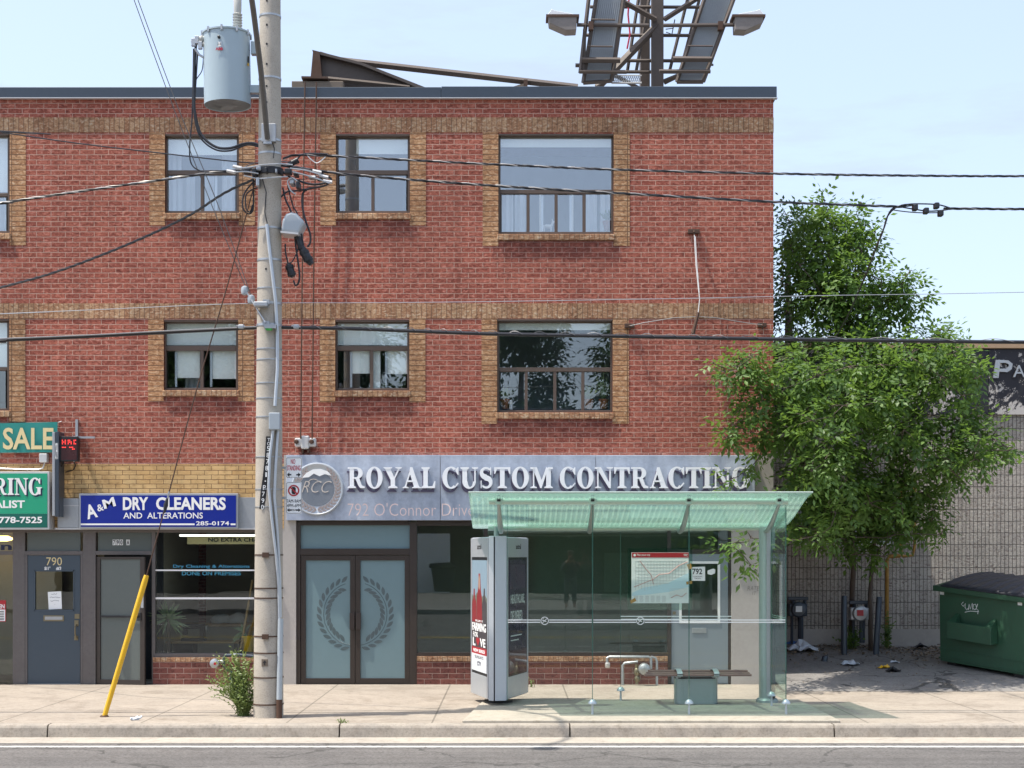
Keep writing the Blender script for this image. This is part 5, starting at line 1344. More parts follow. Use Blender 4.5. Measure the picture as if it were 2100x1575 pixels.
# glass panels
GS = glass('shelter_glass', .018, (.965,.985,.975))
GE = glass('shelter_end_glass', .05, (.74,.87,.82))
GEDGE = paint('glass_edge', (.05,.16,.13), .2)
zg0, zg1 = GZ+.17, zf-.05
gx = [X(1040,YFp), X(1215,YFp), X(1413,YFp), SX1]
for a, b in zip(gx, gx[1:]):
    p = MB().box(a+.006, b-.006, YFp-.005, YFp+.005, zg0, zg1).build('glass_panel', GS, sh)
    e = MB().box(a+.001, a+.005, YFp-.006, YFp+.006, zg0, zg1).box(b-.005, b-.001, YFp-.006, YFp+.006, zg0, zg1)
    e.build('glass_edge', GEDGE, p)
    zs0 = Z(1276.5,YFp)
    st = MB()
    xm = {0: X(1117,YFp), 1: X(1313,YFp)}.get(gx.index(a))
    for dz in (-.002, .026):
        if xm is None: st.box(a+.01, b-.01, YFp-.0075, YFp-.0055, zs0+dz, zs0+dz+.010)
        else: st.box(a+.01, xm-.055, YFp-.0075, YFp-.0055, zs0+dz, zs0+dz+.010).box(xm+.055, b-.01, YFp-.0075, YFp-.0055, zs0+dz, zs0+dz+.010)
    st.build('safety_stripe', M['paper'], p)
    if xm is not None:
        c_ = (xm, YFp-.0055, Z(1273,YFp)); q = MB().lathe(c_, [(.043,0),(.043,-.002),(.050,-.002),(.050,0)], 28, 'y', True)
        q.prism([(xm-.031,c_[2]-.027),(xm-.027,c_[2]-.031),(xm+.031,c_[2]+.027),(xm+.027,c_[2]+.031)], YFp-.0080, YFp-.0055)
        q.prism([(xm-.032,c_[2]+.006),(xm+.020,c_[2]-.014),(xm+.022,c_[2]-.006),(xm-.030,c_[2]+.014)], YFp-.0072, YFp-.0054)
        q.tube([(xm-.020,YFp-.0065,c_[2]+.018),(xm-.014,YFp-.0065,c_[2]+.026),(xm-.022,YFp-.0065,c_[2]+.034)], .002, 4)
        q.build('no_smoking_symbol', M['paper'], p)
def foot(x, y, zt_):
    f = MB().tube([(x,y,GZ-.01),(x,y,zt_-.02)], [.016,.012], 8).lathe((x,y,zt_-.01), [(.055,-.03),(.055,-.012),(.03,.02),(.01,.03)], 14)
    f.build('glass_foot', M['alu'], sh, smooth=True)
for x in gx[1:]: foot(x, YFp, zg0)
yR = -2.98
q0, q1 = X(1273,yR), X(1500,yR)
p = MB().box(q0, q1, yR-.005, yR+.005, GZ+.17, Z(1088,yR)).build('glass_panel', GS, sh)
MB().box(q0-.005, q0-.001, yR-.006, yR+.006, GZ+.17, Z(1088,yR)).build('glass_edge', GEDGE, p)
MB().box(q0, q1, yR-.0075, yR-.0055, Z(1265,yR), Z(1263,yR)).box(q0, q1, yR-.0075, yR-.0055, Z(1271,yR), Z(1269,yR)).build('safety_stripe', M['paper'], p)
foot(q0, yR, GZ+.17)
ye1 = -3.72
p = MB().box(SX1-.005, SX1+.005, YFp+.012, ye1, zg0, zg1-.02).build('glass_panel', GE, sh)
MB().box(SX1-.006, SX1+.006, YFp+.006, YFp+.0115, zg0, zg1-.02).box(SX1-.006, SX1+.006, ye1+.001, ye1+.008, zg0, zg1-.02).build('glass_edge', GEDGE, p)
for z in (1.20, 1.226): MB().box(SX1+.0055, SX1+.0075, YFp+.03, ye1-.02, z, z+.010).build('safety_stripe', M['paper'], p)
foot(SX1, ye1, zg0)
# posts
xc = X(1573,-3.2)
MB().lathe((xc,-3.2,GZ), [(.15,0),(.15,.03),(.125,.055),(.11,.06),(.108,zb-GZ)], 28).build('post', M['shelter_steel'], sh, smooth=True)
MB().box(xc-.025, xc+.025, -3.32, -3.30, GZ+.1, zb-.02).build('post_channel', M['galv'], sh)
MB().box(xc+.05, xc+.085, -3.36, -3.30, GZ+.06, zb-.3).build('side_channel', M['rubber'], sh)
xl = X(1018,-3.3)
MB().tube([(xl,-3.3,2.2),(xl,-3.3,zb)], .035, 10).build('post', M['shelter_steel'], sh, smooth=True)
# route map board on the rear glass
mpt = thing('route_map', P(1354,1250,yR), 'transit map board with a red PLAN YOUR TRIP header inside the bus shelter', 'map')
ymap = yR-.03
MB().pbox(1287, 1420, 1124, 1251, ymap, ymap+.012).build('backing', GE, mpt)
MB().pbox(1295, 1413, 1133, 1237, ymap-.004, ymap-.001).build('sheet', M['paper'], mpt)
ML = paint('map_blue', (.60,.76,.85), .5, 0, .1); MG = paint('map_line', (.56,.56,.56), .6); MR = paint('map_red', (.62,.30,.28), .6)
MB().pbox(1296, 1412, 1133.5, 1143.5, ymap-.006, ymap-.0045).build('header', M['red'], mpt)
MB().pprism([(1296,1216),(1320,1205),(1345,1201),(1370,1196),(1390,1186),(1412,1175),(1412,1204),(1370,1214),(1330,1219),(1296,1222)], ymap-.0056, ymap-.0043).build('lake', ML, mpt)
rnd = random.Random(9); m = MB()
for i in range(17):
    x = 1303+i*6.3; y0 = 1149+rnd.uniform(0,6); y1 = 1212-max(0,(x-1330))*.42-rnd.uniform(0,6)
    m.pbox(x, x+.55, y0, y1, ymap-.0062, ymap-.0043)
for i in range(8):
    y = 1150+i*6.6; m.pbox(1301+rnd.uniform(0,8), 1410-max(0,y-1175)*1.7-rnd.uniform(0,5), y, y+.55, ymap-.0065, ymap-.0043)
for i in range(9): m.pbox(1372, 1410, 1207+i*2.4, 1207.4+i*2.4, ymap-.006, ymap-.0043)
for i in range(6):
    for j in range(8): m.pbox(1300+i*11.5, 1308+i*11.5, 1222+j*1.7, 1222.6+j*1.7, ymap-.006, ymap-.0043)
m.build('street_grid', MG, mpt)
MB().tube([P(*q, ymap-.006) for q in ((1300,1204),(1322,1195),(1340,1188),(1352,1178),(1372,1176),(1392,1160),(1410,1152))], .004, 4).tube([P(*q, ymap-.006) for q in ((1312,1150),(1324,1166),(1336,1180),(1340,1198))], .004, 4).tube([P(*q, ymap-.006) for q in ((1376,1226),(1388,1220),(1398,1224),(1408,1216))], .004, 4).build('transit_line', MR, mpt)
ptext('Plan your trip', 1306.5, 1333, 1135.5, 1141.5, ymap-.006, depth=.0015).build('map_lettering', M['paper'], mpt)
ptext('TTC', 1402, 1410.5, 1136, 1141, ymap-.006, depth=.0015, bold=.02).build('map_lettering', M['paper'], mpt)
MB().lathe(P(1301.5,1138.5,ymap-.006), [(.018,0),(.018,-.0015)], 16, 'y').build('map_symbol', M['paper'], mpt)
m = MB()
for a in (((1409,1158),(1417,1155),(1419,1166),(1412,1168)), ((1407,1193),(1419,1191),(1420,1197),(1408,1199)), ((1292,1232),(1302,1226),(1305,1232),(1294,1238))): m.pprism(a, ymap-.009, ymap-.0068)
m.build('sticker', paint('orange_sticker', (.55,.30,.08), .6, 0, .5, 40), mpt)
# bench
bn = thing('bench', (X(1429,-3.5), -3.5, GZ), 'low brown slatted bench on a grey pedestal inside the bus shelter', 'bench')
yb0 = -3.55
pz1 = Z(1392,yb0)
pts = []
x0, x1 = X(1384,yb0), X(1474,yb0)
for cx_, sgn, a0 in ((x1-.12,1,-90),(x0+.12,-1,90)):
    for k in range(9): pts.append((cx_+.12*math.cos(R(a0+k*22.5)), yb0+.12+.12*math.sin(R(a0+k*22.5))))
MB().plan(pts, GZ, pz1).build('pedestal', M['shelter_steel'], bn, bevel=.008)
MB().plan([(p[0], p[1]) for p in pts], pz1+.001, pz1+.012).build('pedestal_lid', M['black'], bn)
for (a, b, c, d, yy) in ((1330,1534,1374.5,1378.5,-3.30),(1322,1542,1382.5,1387,-3.62),(1326,1538,1379,1382.5,-3.46)):
    MB().pbox(a, b, c, d, yy, yy+.11).build('slat', M['slat'], bn, bevel=.008)
for px in (1393, 1468):
    xx = X(px,-3.6); zc = Z(1381,-3.6)
    m = MB(); pts2 = []
    for k in range(13):
        a = R(-30+k*20); pts2.append((xx, -3.46+.24*math.cos(a), zc-.005+.055*math.sin(a)))
    for k in range(12):
        p, q = pts2[k], pts2[k+1]
        m.add([(xx-.035,p[1],p[2]),(xx+.035,p[1],p[2]),(xx+.035,q[1],q[2]),(xx-.035,q[1],q[2]),(xx-.035,p[1],p[2]-.008),(xx+.035,p[1],p[2]-.008),(xx+.035,q[1],q[2]-.008),(xx-.035,q[1],q[2]-.008)],
              [(0,1,2,3),(7,6,5,4),(0,3,7,4),(1,5,6,2)])
    m.box(xx-.03, xx+.03, -3.52, -3.40, pz1, zc-.03)
    m.build('bracket', M['alu'], bn, smooth=True)

# ---------------------------------------------------------------- advertising column: a three sided prism with bowed faces
ac = thing('advertising_column', (X(1020,-3.2), -3.2, GZ), 'silver three sided advertising column with a poster on each visible face', 'advertising column')
za0, za1 = .10, Z(1101,-3.65)
A_l, A_r = (X(1003,-3.68), -3.68), (X(1038,-3.68), -3.68)           # front edge
B_l, B_r = (X(966.5,-2.62), -2.62), (X(1082.5,-2.62), -2.62)        # rear corners
mid = X(1014.5,-3.69)
def off(p, q, d, u):                                    # a point along a face, pushed outwards
    nx, ny = (q[1]-p[1]), -(q[0]-p[0]); l = math.hypot(nx, ny)
    return (p[0]+(q[0]-p[0])*u+nx/l*d, p[1]+(q[1]-p[1])*u+ny/l*d)
MB().plan([A_l, A_r, B_r, (B_r[0]-.05,B_r[1]+.07), (B_l[0]+.05,B_l[1]+.07), B_l], za0, za1).build('core', M['column_grey'], ac, bevel=.02)
MB().plan([(A_l[0]-.004,A_l[1]-.012),(mid-.012,A_l[1]-.05),(mid-.012,A_l[1]+.02),(A_l[0]-.004,A_l[1]+.05)], za0-.005, za1+.012).build('edge_trim', M['alu'], ac, bevel=.005)
MB().plan([(mid+.004,A_l[1]-.055),(A_r[0]+.004,A_r[1]-.012),(A_r[0]+.004,A_r[1]+.06),(mid+.004,A_l[1]+.02)], za0-.005, za1+.012).build('edge_trim', M['column_grey'], ac, bevel=.005)
MB().box(mid-.010, mid+.002, A_l[1]-.03, A_l[1]+.02, za0, za1).build('gap_strip', M['black'], ac)
MB().lathe((X(1021,-3.2),-3.2,GZ), [(.20,-.01),(.20,.02),(.12,.03),(.12,.08)], 24).build('base_plate', M['black'], ac, smooth=True)
def face(P0, P1, tag_):
    """matrix for a face: local x runs along it, local y up, local -z... pushed outward"""
    u = Vector((P1[0]-P0[0], P1[1]-P0[1], 0)); L = u.length; u.normalize()
    nrm = Vector((u.y, -u.x, 0))
    if tag_ == 'l': nrm = -Vector((u.y, -u.x, 0))
    # columns: X->u, Y-> -normal (so that -Y faces out), Z up
    m = Matrix(((u.x, -nrm.x, 0, P0[0]), (u.y, -nrm.y, 0, P0[1]), (0,0,1,0), (0,0,0,1)))
    return m, L
def poster_frame(xf, L, par):
    f = MB().box(.02, L-.02, -.012, .0, za0+.015, za0+.30).box(.02, L-.02, -.012, 0, za1-.27, za1-.01)
    f.box(.02, .07, -.012, 0, za0+.30, za1-.27).box(L-.07, L-.02, -.012, 0, za0+.30, za1-.27)
    o = f.build('poster_frame', M['alu'], par, xf=xf, bevel=.003)
    # only the gasket between the frame and the poster is black
    g_ = MB().box(.07, L-.07, -.005, -.002, za0+.30, za1-.27); g_.build('gasket', M['black'], par, xf=xf)
    text_mb('astral', L*.40, L*.62, za1-.16, za1-.09, -.0125, depth=.002, bold=.0).build('frame_lettering', M['black'], par, xf=xf)
# right face: from the front edge back to the right corner
xf, L = face(A_r, B_r, 'r'); poster_frame(xf, L, ac)
p0, p1, q0, q1 = .10, L-.10, za0+.34, za1-.31
PN = paint('poster_navy', (.012,.020,.055), .25, 0, .5, 3.0, dcol=(.05,.02,.06)); PB = paint('poster_bottom', (.09,.035,.05), .3)
MB().box(p0, p1, -.007, -.0052, q0, q1).build('poster', PN, ac, xf=xf)
MB().box(p0+.06, p1-.06, -.0085, -.0072, q1-.38, q1-.06).build('poster_image', paint('poster_image', (.16,.03,.05), .3, 0, .8, 8.0, dcol=(.02,.05,.12)), ac, xf=xf)
text_mb('HEALTHCARE,', p0+.10, p1-.10, q1-.60, q1-.46, -.0072, depth=.0015, bold=.01).build('poster_lettering', M['paper'], ac, xf=xf)
text_mb('DELIVERED.', p0+.10, p1-.20, q1-.82, q1-.68, -.0072, depth=.0015, bold=.01).build('poster_lettering', M['paper'], ac, xf=xf)
MB().box(p0+.10, p1-.25, -.0082, -.0070, q1-1.02, q1-1.005).box(p0+.10, p1-.40, -.0082, -.0070, q1-1.08, q1-1.065).build('poster_small_print', M['paper'], ac, xf=xf)
MB().box(p0, p1, -.0080, -.0069, q0, q0+.30).build('poster_band', PB, ac, xf=xf)
MB().box(p0+.02, p1-.02, -.016, -.0135, q0-.03, q1+.03).build('cover_glass', glass('poster_glass', .03, (.95,.97,.96)), ac, xf=xf)
# left face: from the rear left corner forward to the front edge
xf, L = face(B_l, A_l, 'r'); poster_frame(xf, L, ac)
p0, p1 = .08, L-.10
MB().box(p0, p1, -.007, -.0052, q0, q1).build('poster', paint('poster_sky', (.30,.42,.52), .3, 0, .3, 2.0), ac, xf=xf)
w_ = p1-p0; h_ = q1-q0
sil = lambda pts, d, mat, nm: MB().prism([(p0+a*w_, q0+b*h_) for a, b in pts], -.007-d, -.0065).build(nm, mat, ac, xf=xf)
GR = paint('poster_field', (.20,.22,.17), .4, 0, .7, 5.0); PR = paint('poster_red', (.30,.03,.035), .4, 0, .4, 6.0); PD = paint('poster_dark', (.035,.03,.04), .4, 0, .5, 6.0, dcol=(.12,.10,.10)); PS = paint('poster_tan', (.45,.30,.22), .5)
sil([(0,.24),(1,.24),(1,.66),(.85,.70),(.6,.66),(.35,.71),(.15,.66),(0,.69)], .0008, GR, 'poster_field')
sil([(.0,.30),(.02,.62),(.10,.66),(.12,.74),(.19,.74),(.21,.66),(.30,.62),(.32,.30)], .0014, PR, 'poster_figure')
sil([(.66,.30),(.68,.60),(.77,.66),(.80,.75),(.87,.75),(.89,.66),(.98,.62),(1,.30)], .0014, PD, 'poster_figure')
sil([(.32,.42),(.34,.66),(.42,.74),(.46,.88),(.56,.88),(.60,.74),(.68,.66),(.70,.42)], .0022, PR, 'poster_figure')
sil([(.45,.76),(.46,.84),(.50,.87),(.55,.84),(.56,.76),(.51,.73)], .0030, PS, 'poster_figure')
sil([(0,.16),(1,.16),(1,.44),(0,.44)], .0030, PD, 'poster_band')
sil([(0,.155),(1,.155),(1,.215),(0,.215)], .0038, M['red'], 'poster_band')
sil([(0,0),(1,0),(1,.155),(0,.155)], .0038, M['curtain'], 'poster_band')
tx = lambda s_, a, b, c, d, mat, bold=.0, e=.011: text_mb(s_, p0+a*w_, p0+b*w_, q0+c*h_, q0+d*h_, -e, depth=.0012, bold=bold).build('poster_lettering', mat, ac, xf=xf)
tx('WELCOME TO', .25, .75, .445, .462, M['paper'])
tx('FARMING', .04, .96, .36, .435, M['paper'], .03)
tx('FOR', .10, .42, .305, .35, M['paper'], .01)
tx('L', .08, .26, .225, .30, M['paper'], .03); tx('VE', .56, .92, .225, .30, M['paper'], .03)
sil([(.42,.225),(.31,.27),(.31,.295),(.37,.305),(.42,.285),(.47,.305),(.53,.295),(.53,.27)], .0045, M['red'], 'poster_heart')
tx('NEW SERIES', .12, .88, .17, .20, M['paper'], .02)
tx('SUNDAYS', .22, .78, .115, .14, M['black'])
tx('CTV', .38, .62, .05, .09, M['navy'], .04)

# ---------------------------------------------------------------- pipes at the foot of the shop wall
gm = thing('gas_meter', (X(1320,-.2), -.2, 0), 'old gas regulator and bent grey pipes low on the shop wall behind the shelter', 'gas meter')
yg = -.16
gp = lambda L, r, mat, nm='pipe': MB().tube([P(a,b,yg) for a,b in L], r, 10).build(nm, M[mat], gm, smooth=True)
gp([(1245,1362),(1245,1349),(1250,1347),(1330,1347),(1335,1350),(1335,1372)], .022, 'galv'); gp([(1335,1347),(1344,1349),(1347,1356),(1347,1405)], .020, 'galv')
gp([(1277,1405),(1277,1364),(1281,1360),(1308,1357)], .022, 'galv'); gp([(1306,1403),(1306,1380),(1305,1362)], .026, 'brass', 'valve_pipe')
MB().lathe(P(1321,1372,yg-.05), [(.04,-.10),(.085,-.07),(.095,-.03),(.095,.01),(.05,.05)], 20, 'y').build('regulator', M['galv'], gm, smooth=True)
MB().lathe(P(1306,1378,yg), [(.03,-.06),(.05,-.02),(.05,.03),(.03,.06)], 12).lathe(P(1307,1392,yg), [(.03,-.05),(.048,-.02),(.048,.02),(.03,.05)], 12).build('valve', M['brass'], gm, smooth=True)
MB().lathe(P(1246,1364,yg), [(.03,-.04),(.04,-.02),(.04,.03),(.025,.04)], 12).build('vent_cap', M['drip'], gm, smooth=True)
fd = thing('water_inlet', (X(450,-.15), -.15, 0), 'grey pipe fitting with a red button on the brick below the dry cleaner window', 'pipe')
yg = -.16
MB().tube([P(a,b,yg) for a,b in ((520,1346),(488,1343),(462,1344),(459,1350),(459,1366),(466,1374),(474,1378),(474,1408))], .026, 10).build('pipe', M['rubber'] if False else M['coping'], fd, smooth=True)
MB().lathe(P(441,1360,yg), [(.02,-.09),(.07,-.07),(.075,.02),(.04,.08)], 18, 'y').tube([P(441,1357,yg), P(459,1357,yg)], .03, 10).build('meter_dial', M['galv'], fd, smooth=True)
MB().lathe(P(441,1361,yg-.09), [(.022,0),(.022,-.012)], 12, 'y').build('button', M['red'], fd, smooth=True)

# ---------------------------------------------------------------- the block building next door
YN = 2.6
nb = thing('block_building', (X(1850,YN), YN, lotz(YN)), 'low grey fluted block building with a peeling sign band, right of the brick building', 'building')
NX0, NX1 = 4.3, 15.5
wz = (Z(1290,YN), Z(851,YN))
w0, w1, wt_, wb_ = X(1640,YN), X(1836,YN), Z(992,YN), Z(1114,YN)
m = MB()
for (a,b,c,d) in ((NX0,w0,wz[0],wz[1]),(w1,NX1,wz[0],wz[1]),(w0,w1,wz[0],wb_),(w0,w1,wt_,wz[1])): m.quad((a,YN,c),(b,YN,c),(b,YN,d),(a,YN,d))
for (a,b) in ((w0,wb_),(w1,wb_)): m.quad((a,YN,wb_),(a,YN+.15,wb_),(a,YN+.15,wt_),(a,YN,wt_))
m.quad((NX0,YN,0),(NX0,14,0),(NX0,14,wz[1]),(NX0,YN,wz[1])).quad((NX1,YN,0),(NX1,14,0),(NX1,14,wz[1]),(NX1,YN,wz[1])).quad((NX0,14,0),(NX1,14,0),(NX1,14,wz[1]),(NX0,14,wz[1]))
m.build('wall', M['block'], nb)
MB().box(NX0, NX1, YN-.012, YN+.1, .2, wz[0]).build('plinth', M['stucco'], nb)
MB().box(NX0, NX1, YN+.02, 14, Z(706,YN)-.1, Z(706,YN)-.02).build('roof', M['roofing'], nb)
wn_ = MB().pbox(1640, 1645, 992, 1114, YN+.04, YN+.12).pbox(1831, 1836, 992, 1114, YN+.04, YN+.12).pbox(1645, 1831, 992, 996, YN+.04, YN+.12).pbox(1645, 1831, 1110, 1114, YN+.04, YN+.12).pbox(1752,1757,996,1110,YN+.045,YN+.12).build('window', M['alu'], nb)
MB().pbox(1645, 1831, 996, 1110, YN+.09, YN+.096).build('pane', M['glass_mid'], wn_)
MB().box(w0-.04, w1+.04, YN-.04, YN+.1, wb_-.05, wb_-.003).build('sill', M['drip'], wn_)
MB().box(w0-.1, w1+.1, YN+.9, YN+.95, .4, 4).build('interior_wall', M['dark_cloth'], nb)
t = NT('peeling_sign')
n1 = t.noise(1.5, 9, .78, dist=.4); n2 = t.noise(7, 6, .8)
f = t.math('ADD', t.math('MULTIPLY', n1, .75), t.math('MULTIPLY', n2, .25))
pf = t.ramp(f, [(.475,(0,0,0)),(.49,(1,1,1))])
t.col(t.mix((.52,.49,.46), (.014,.014,.022), pf)); t.rough(.6); t.bump(pf, .6, .004)
M['peeling'] = t.m
sg = MB()
for a, b in ((1590,1860),(1861,2027),(2028,2240),(2241,2500),(2501,2870)): sg.pbox(a, b, 716, 850, YN-.05, YN+.05)
sgn = sg.build('sign_band', M['peeling'], nb)
MB().pprism([(1990,722),(2022,722),(2005,772),(2027,772),(2027,846),(1962,846),(1985,800),(1958,800),(1972,775),(1985,775)], YN-.053, YN-.049).pprism([(1958,784),(1985,788),(1975,810),(1956,806)], YN-.054, YN-.049).build('sign_shape', M['black'], nb)
YQ = YN-.09
P_ = [[(2042,738),(2052,738),(2048,775),(2037,775)], [(2050,738),(2068,739),(2077,746),(2075,757),(2066,763),(2049,762),(2050,756),(2063,756),(2069,751),(2069,747),(2063,744),(2050,744)]]
m = MB()
for j, q in enumerate(P_): m.pprism(q, YQ-.001*j, YQ+.07)
m.build('letter', M['galv'], nb)
ptext('ATIO', 2077, 2160, 749, 774, YQ, depth=.03, bold=.0).build('letter', M['galv'], nb)
MB().box(NX0, NX1, YN-.10, YN+.2, Z(716,YN)+.003, Z(705,YN)).build('cap_flashing', paint('tan_flashing', (.46,.31,.19), .6, 0, .3), nb, bevel=.006)
# meters, pipes and bollards by the block wall
yw = YN-.12
def pipe(L, r, mat, name, label, cat, y=yw, group=None):
    return tag(MB().tube([P(a,b,(c[0] if c else y)) for a,b,*c in L], r, 10).build(name, M[mat], smooth=True), label, cat, group)
pipe([(1848,985),(1848,1132)], .032, 'yellow_pipe', 'gas_pipe', 'short upper yellow gas pipe half hidden by the tree leaves', 'pipe')
pipe([(1876,975),(1876,1118),(1872,1139),(1852,1141),(1849,1138)], .026, 'yellow_pipe', 'gas_pipe', 'yellow gas pipe bending in a hook under the leaves', 'pipe', yw-.1)
pipe([(1819,1328),(1819,1150),(1823,1141),(1846,1140)], .034, 'yellow_pipe', 'gas_pipe', 'yellow gas pipe standing on the ground against the block wall', 'pipe', yw-.05)
def bollard(px, q0, q1, y, lean, label):
    x0, _, z0 = P(px,q1,y); z0 = lotz(y)-.02; x1, _, z1 = P(px+lean,q0,y)
    tag(MB().tube([(x0,y,z0),(x1,y,z1-.02),(x1,y,z1)], [.052,.050,.045], 12).build('bollard', M['coping'], smooth=True), label, 'bollard', 'bollards guarding the meters')
bollard(1731, 1222, 1335, 1.7, 0, 'upright dark grey steel bollard in front of the gas meter')
bollard(1796, 1224, 1340, 1.7, 7, 'dark grey steel bollard leaning right near the yellow pipe')
bollard(1690, 1345, 1372, 1.2, 2, 'short dark bollard stump on the lot behind the shelter')
def meter(px, py, label, red=False, s=1.0):
    t = thing('gas_meter', P(px,py+40,yw), label, 'gas meter')
    MB().pbox(px-20*s, px+18*s, py-12*s, py+14*s, yw-.22, yw+.02).lathe(P(px,py,yw-.22), [(.14*s,0),(.13*s,-.05),(.05,-.06)], 18, 'y').build('body', M['galv'] if red else M['coping'], t, bevel=.02)
    MB().pbox(px-22*s, px+20*s, py-26*s, py-19*s, yw-.14, yw-.04).build('manifold', M['coping'], t, bevel=.01)
    for dx in (-12, 12): MB().tube([P(px+dx*s,py-21*s,yw-.09), P(px+dx*s,py-10*s,yw-.09)], .03, 8).build('inlet', M['coping'], t, smooth=True)
    MB().tube([P(px-14*s,py+10,yw-.05), P(px-14*s,py+70,yw-.05)], .025, 8).tube([P(px+4*s,py+12,yw-.05), P(px+4*s,py+60,yw-.05)], .05, 8).build('riser', M['coping'], t, smooth=True)
    MB().pbox(px-6, px+7, py-7, py+5, yw-.30, yw-.282).build('label_plate', M['red'] if red else M['paper'], t)
yw -= .22
meter(1764, 1258, 'grey gas meter with a red plate between the two bollards', True, 1.0)
yw += .22
meter(1638, 1250, 'dark gas meter on the block wall just right of the shelter glass', False, 1.0)
# dumpster, set askew on the slope: local u along its front, v into its depth, w up
o0 = Vector((X(1926,.9), .9, lotz(.9)+.06)); uu = Vector((.605,-.796,-.093)); vv = Vector((.796,.605,.070))
XD = Matrix(((uu.x,vv.x,0,o0.x),(uu.y,vv.y,0,o0.y),(uu.z,vv.z,1,o0.z),(0,0,0,1)))
DW, DD, DH = 1.62, 1.22, 1.20
db = thing('dumpster', tuple(o0), 'dark green steel dumpster with a black plastic lid at the right edge', 'dumpster')
D = lambda mb, name, mat, par=db, **k: mb.build(name, M[mat], par, xf=XD, **k)
m = MB(); e = .02
m.add([(e,0,0),(DW-e,0,0),(DW,0,DH),(-.0,0,DH),(e,DD,0),(DW-e,DD,0),(DW,DD,DH+.12),(0,DD,DH+.12)], [(0,1,2,3),(7,6,5,4),(0,3,7,4),(1,5,6,2),(0,4,5,1),(3,2,6,7)])
D(m, 'body', 'bin_green', bevel=.01)
D(MB().box(-.07, DW+.05, -.075, -.002, DH-.075, DH+.012), 'rim', 'bin_green', bevel=.008)
for u0, u1 in ((-.07,-.003),(DW+.003,DW+.05)):
    s_ = MB(); s_.add([(u0,0,DH-.075),(u1,0,DH-.075),(u1,0,DH+.012),(u0,0,DH+.012),(u0,DD,DH+.045),(u1,DD,DH+.045),(u1,DD,DH+.135),(u0,DD,DH+.135)], [(0,1,2,3),(7,6,5,4),(0,3,7,4),(1,5,6,2),(0,4,5,1),(3,2,6,7)])
    D(s_, 'side_rim', 'bin_green')
D(MB().box(0, DW, -.010, .004, .20, .215).box(0, DW, -.010, .004, .04, .06), 'body_rib', 'bin_green')
m = MB(); nx, ny = 60, 8
for j in range(ny+1):
    for i in range(nx+1):
        u, v = i/nx, j/ny
        rib = .026*max(0., math.sin(u*math.pi*2*8))*min(1, 4*v+.1)
        m.v.append((.08+(DW-.06)*u, -.08+(DD+.10)*v, DH+.028+.105*v+.05*math.sin(v*math.pi)+rib))
for j in range(ny):
    for i in range(nx): q_ = j*(nx+1)+i; m.f.append((q_,q_+1,q_+nx+2,q_+nx+1))
lidob = D(m, 'lid', 'lid', smooth=True); so = lidob.modifiers.new('thickness','SOLIDIFY'); so.thickness = .025; so.offset = -1
D(MB().box(.30, 1.12, -.20, -.172, .42, .69).box(.30, 1.12, -.171, -.012, .42, .45), 'fork_pocket', 'bin_green', bevel=.006)
for u0 in (.305, .985):
    s_ = MB(); s_.add([(u0+.03,-.012,.80),(u0+.10,-.012,.80),(u0+.13,-.171,.685),(u0,-.171,.685),(u0,-.012,.453),(u0+.13,-.012,.453),(u0+.13,-.171,.453),(u0,-.171,.453)], [(0,1,2,3),(4,7,6,5),(0,3,7,4),(1,5,6,2),(3,2,6,7),(0,4,5,1)])
    D(s_, 'pocket_cheek', 'bin_green')
for u0, w_ in ((.02,1.07),(1.47,1.07)): D(MB().box(u0, u0+.075, -.006, -.001, w_, w_+.055), 'reflector', 'paper')
for u0, v0 in ((.1,.08),(1.35,.08),(.1,.95),(1.35,.95)): D(MB().box(u0, u0+.16, v0, v0+.16, -.07, -.002), 'skid', 'black')
gr = MB()
for L in ([(.47,1.0),(.43,.96),(.47,.93),(.51,.98),(.50,.92),(.53,.88),(.57,.92)], [(.56,.88),(.58,.98),(.60,.90),(.64,1.0),(.65,.90)], [(.66,.98),(.65,.92),(.69,.90),(.72,.94),(.70,.99),(.66,.98)], [(.74,1.0),(.71,.92),(.75,.90),(.74,.84)], [(.50,.84),(.60,.87),(.76,.88)]):
    gr.tube([(a, -.004, b) for a, b in L], .005, 4)
D(gr, 'graffiti', 'paper')
# litter
def scrap(px, py, w, mat, name, label, seed):
    rnd = random.Random(seed)
    d = next((24+y/40 for y in range(-60,110) if HY+(CH-lotz(y/40))*F/(24+y/40) <= py), 25.5); y = d-24; x = X(px,y); z = lotz(y)
    m = MB(); n = 5
    for j in range(n+1):
        for i in range(n+1):
            m.v.append((x+(i/n-.5)*w+rnd.uniform(-.25,.25)*w/n, y+(j/n-.5)*w*.8+rnd.uniform(-.2,.2)*w/n, z+.01+abs(rnd.gauss(0,.22))*w*(1-abs(i/n-.5)*1.6)))
    for j in range(n):
        for i in range(n): a = j*(n+1)+i; m.f.append((a,a+1,a+n+2,a+n+1))
    o = m.build(name, M[mat], smooth=False); so = o.modifiers.new('thickness','SOLIDIFY'); so.thickness = .003
    return tag(o, label, 'litter')
scrap(1744, 1364, .28, 'bag_white', 'plastic_bag', 'white plastic bag lying flat on the lot', 1)
scrap(1812, 1371, .16, 'yellow', 'paper_scrap', 'yellow paper scrap on the lot', 2)
scrap(1645, 1336, .5, 'bag_white', 'plastic_bag', 'crumpled white plastic bag in the corner behind the shelter glass', 3)
scrap(1627, 1322, .38, 'bag_blue', 'plastic_bag', 'blue plastic bag in the corner behind the shelter glass', 4)
scrap(1832, 1378, .22, 'black', 'cloth_scrap', 'black rag on the lot below the yellow scrap', 5)
scrap(1886, 1330, .26, 'black', 'cloth_scrap', 'black rag by the foot of the block wall near the dumpster', 6)
x, y = X(279,-5.2), -5.2
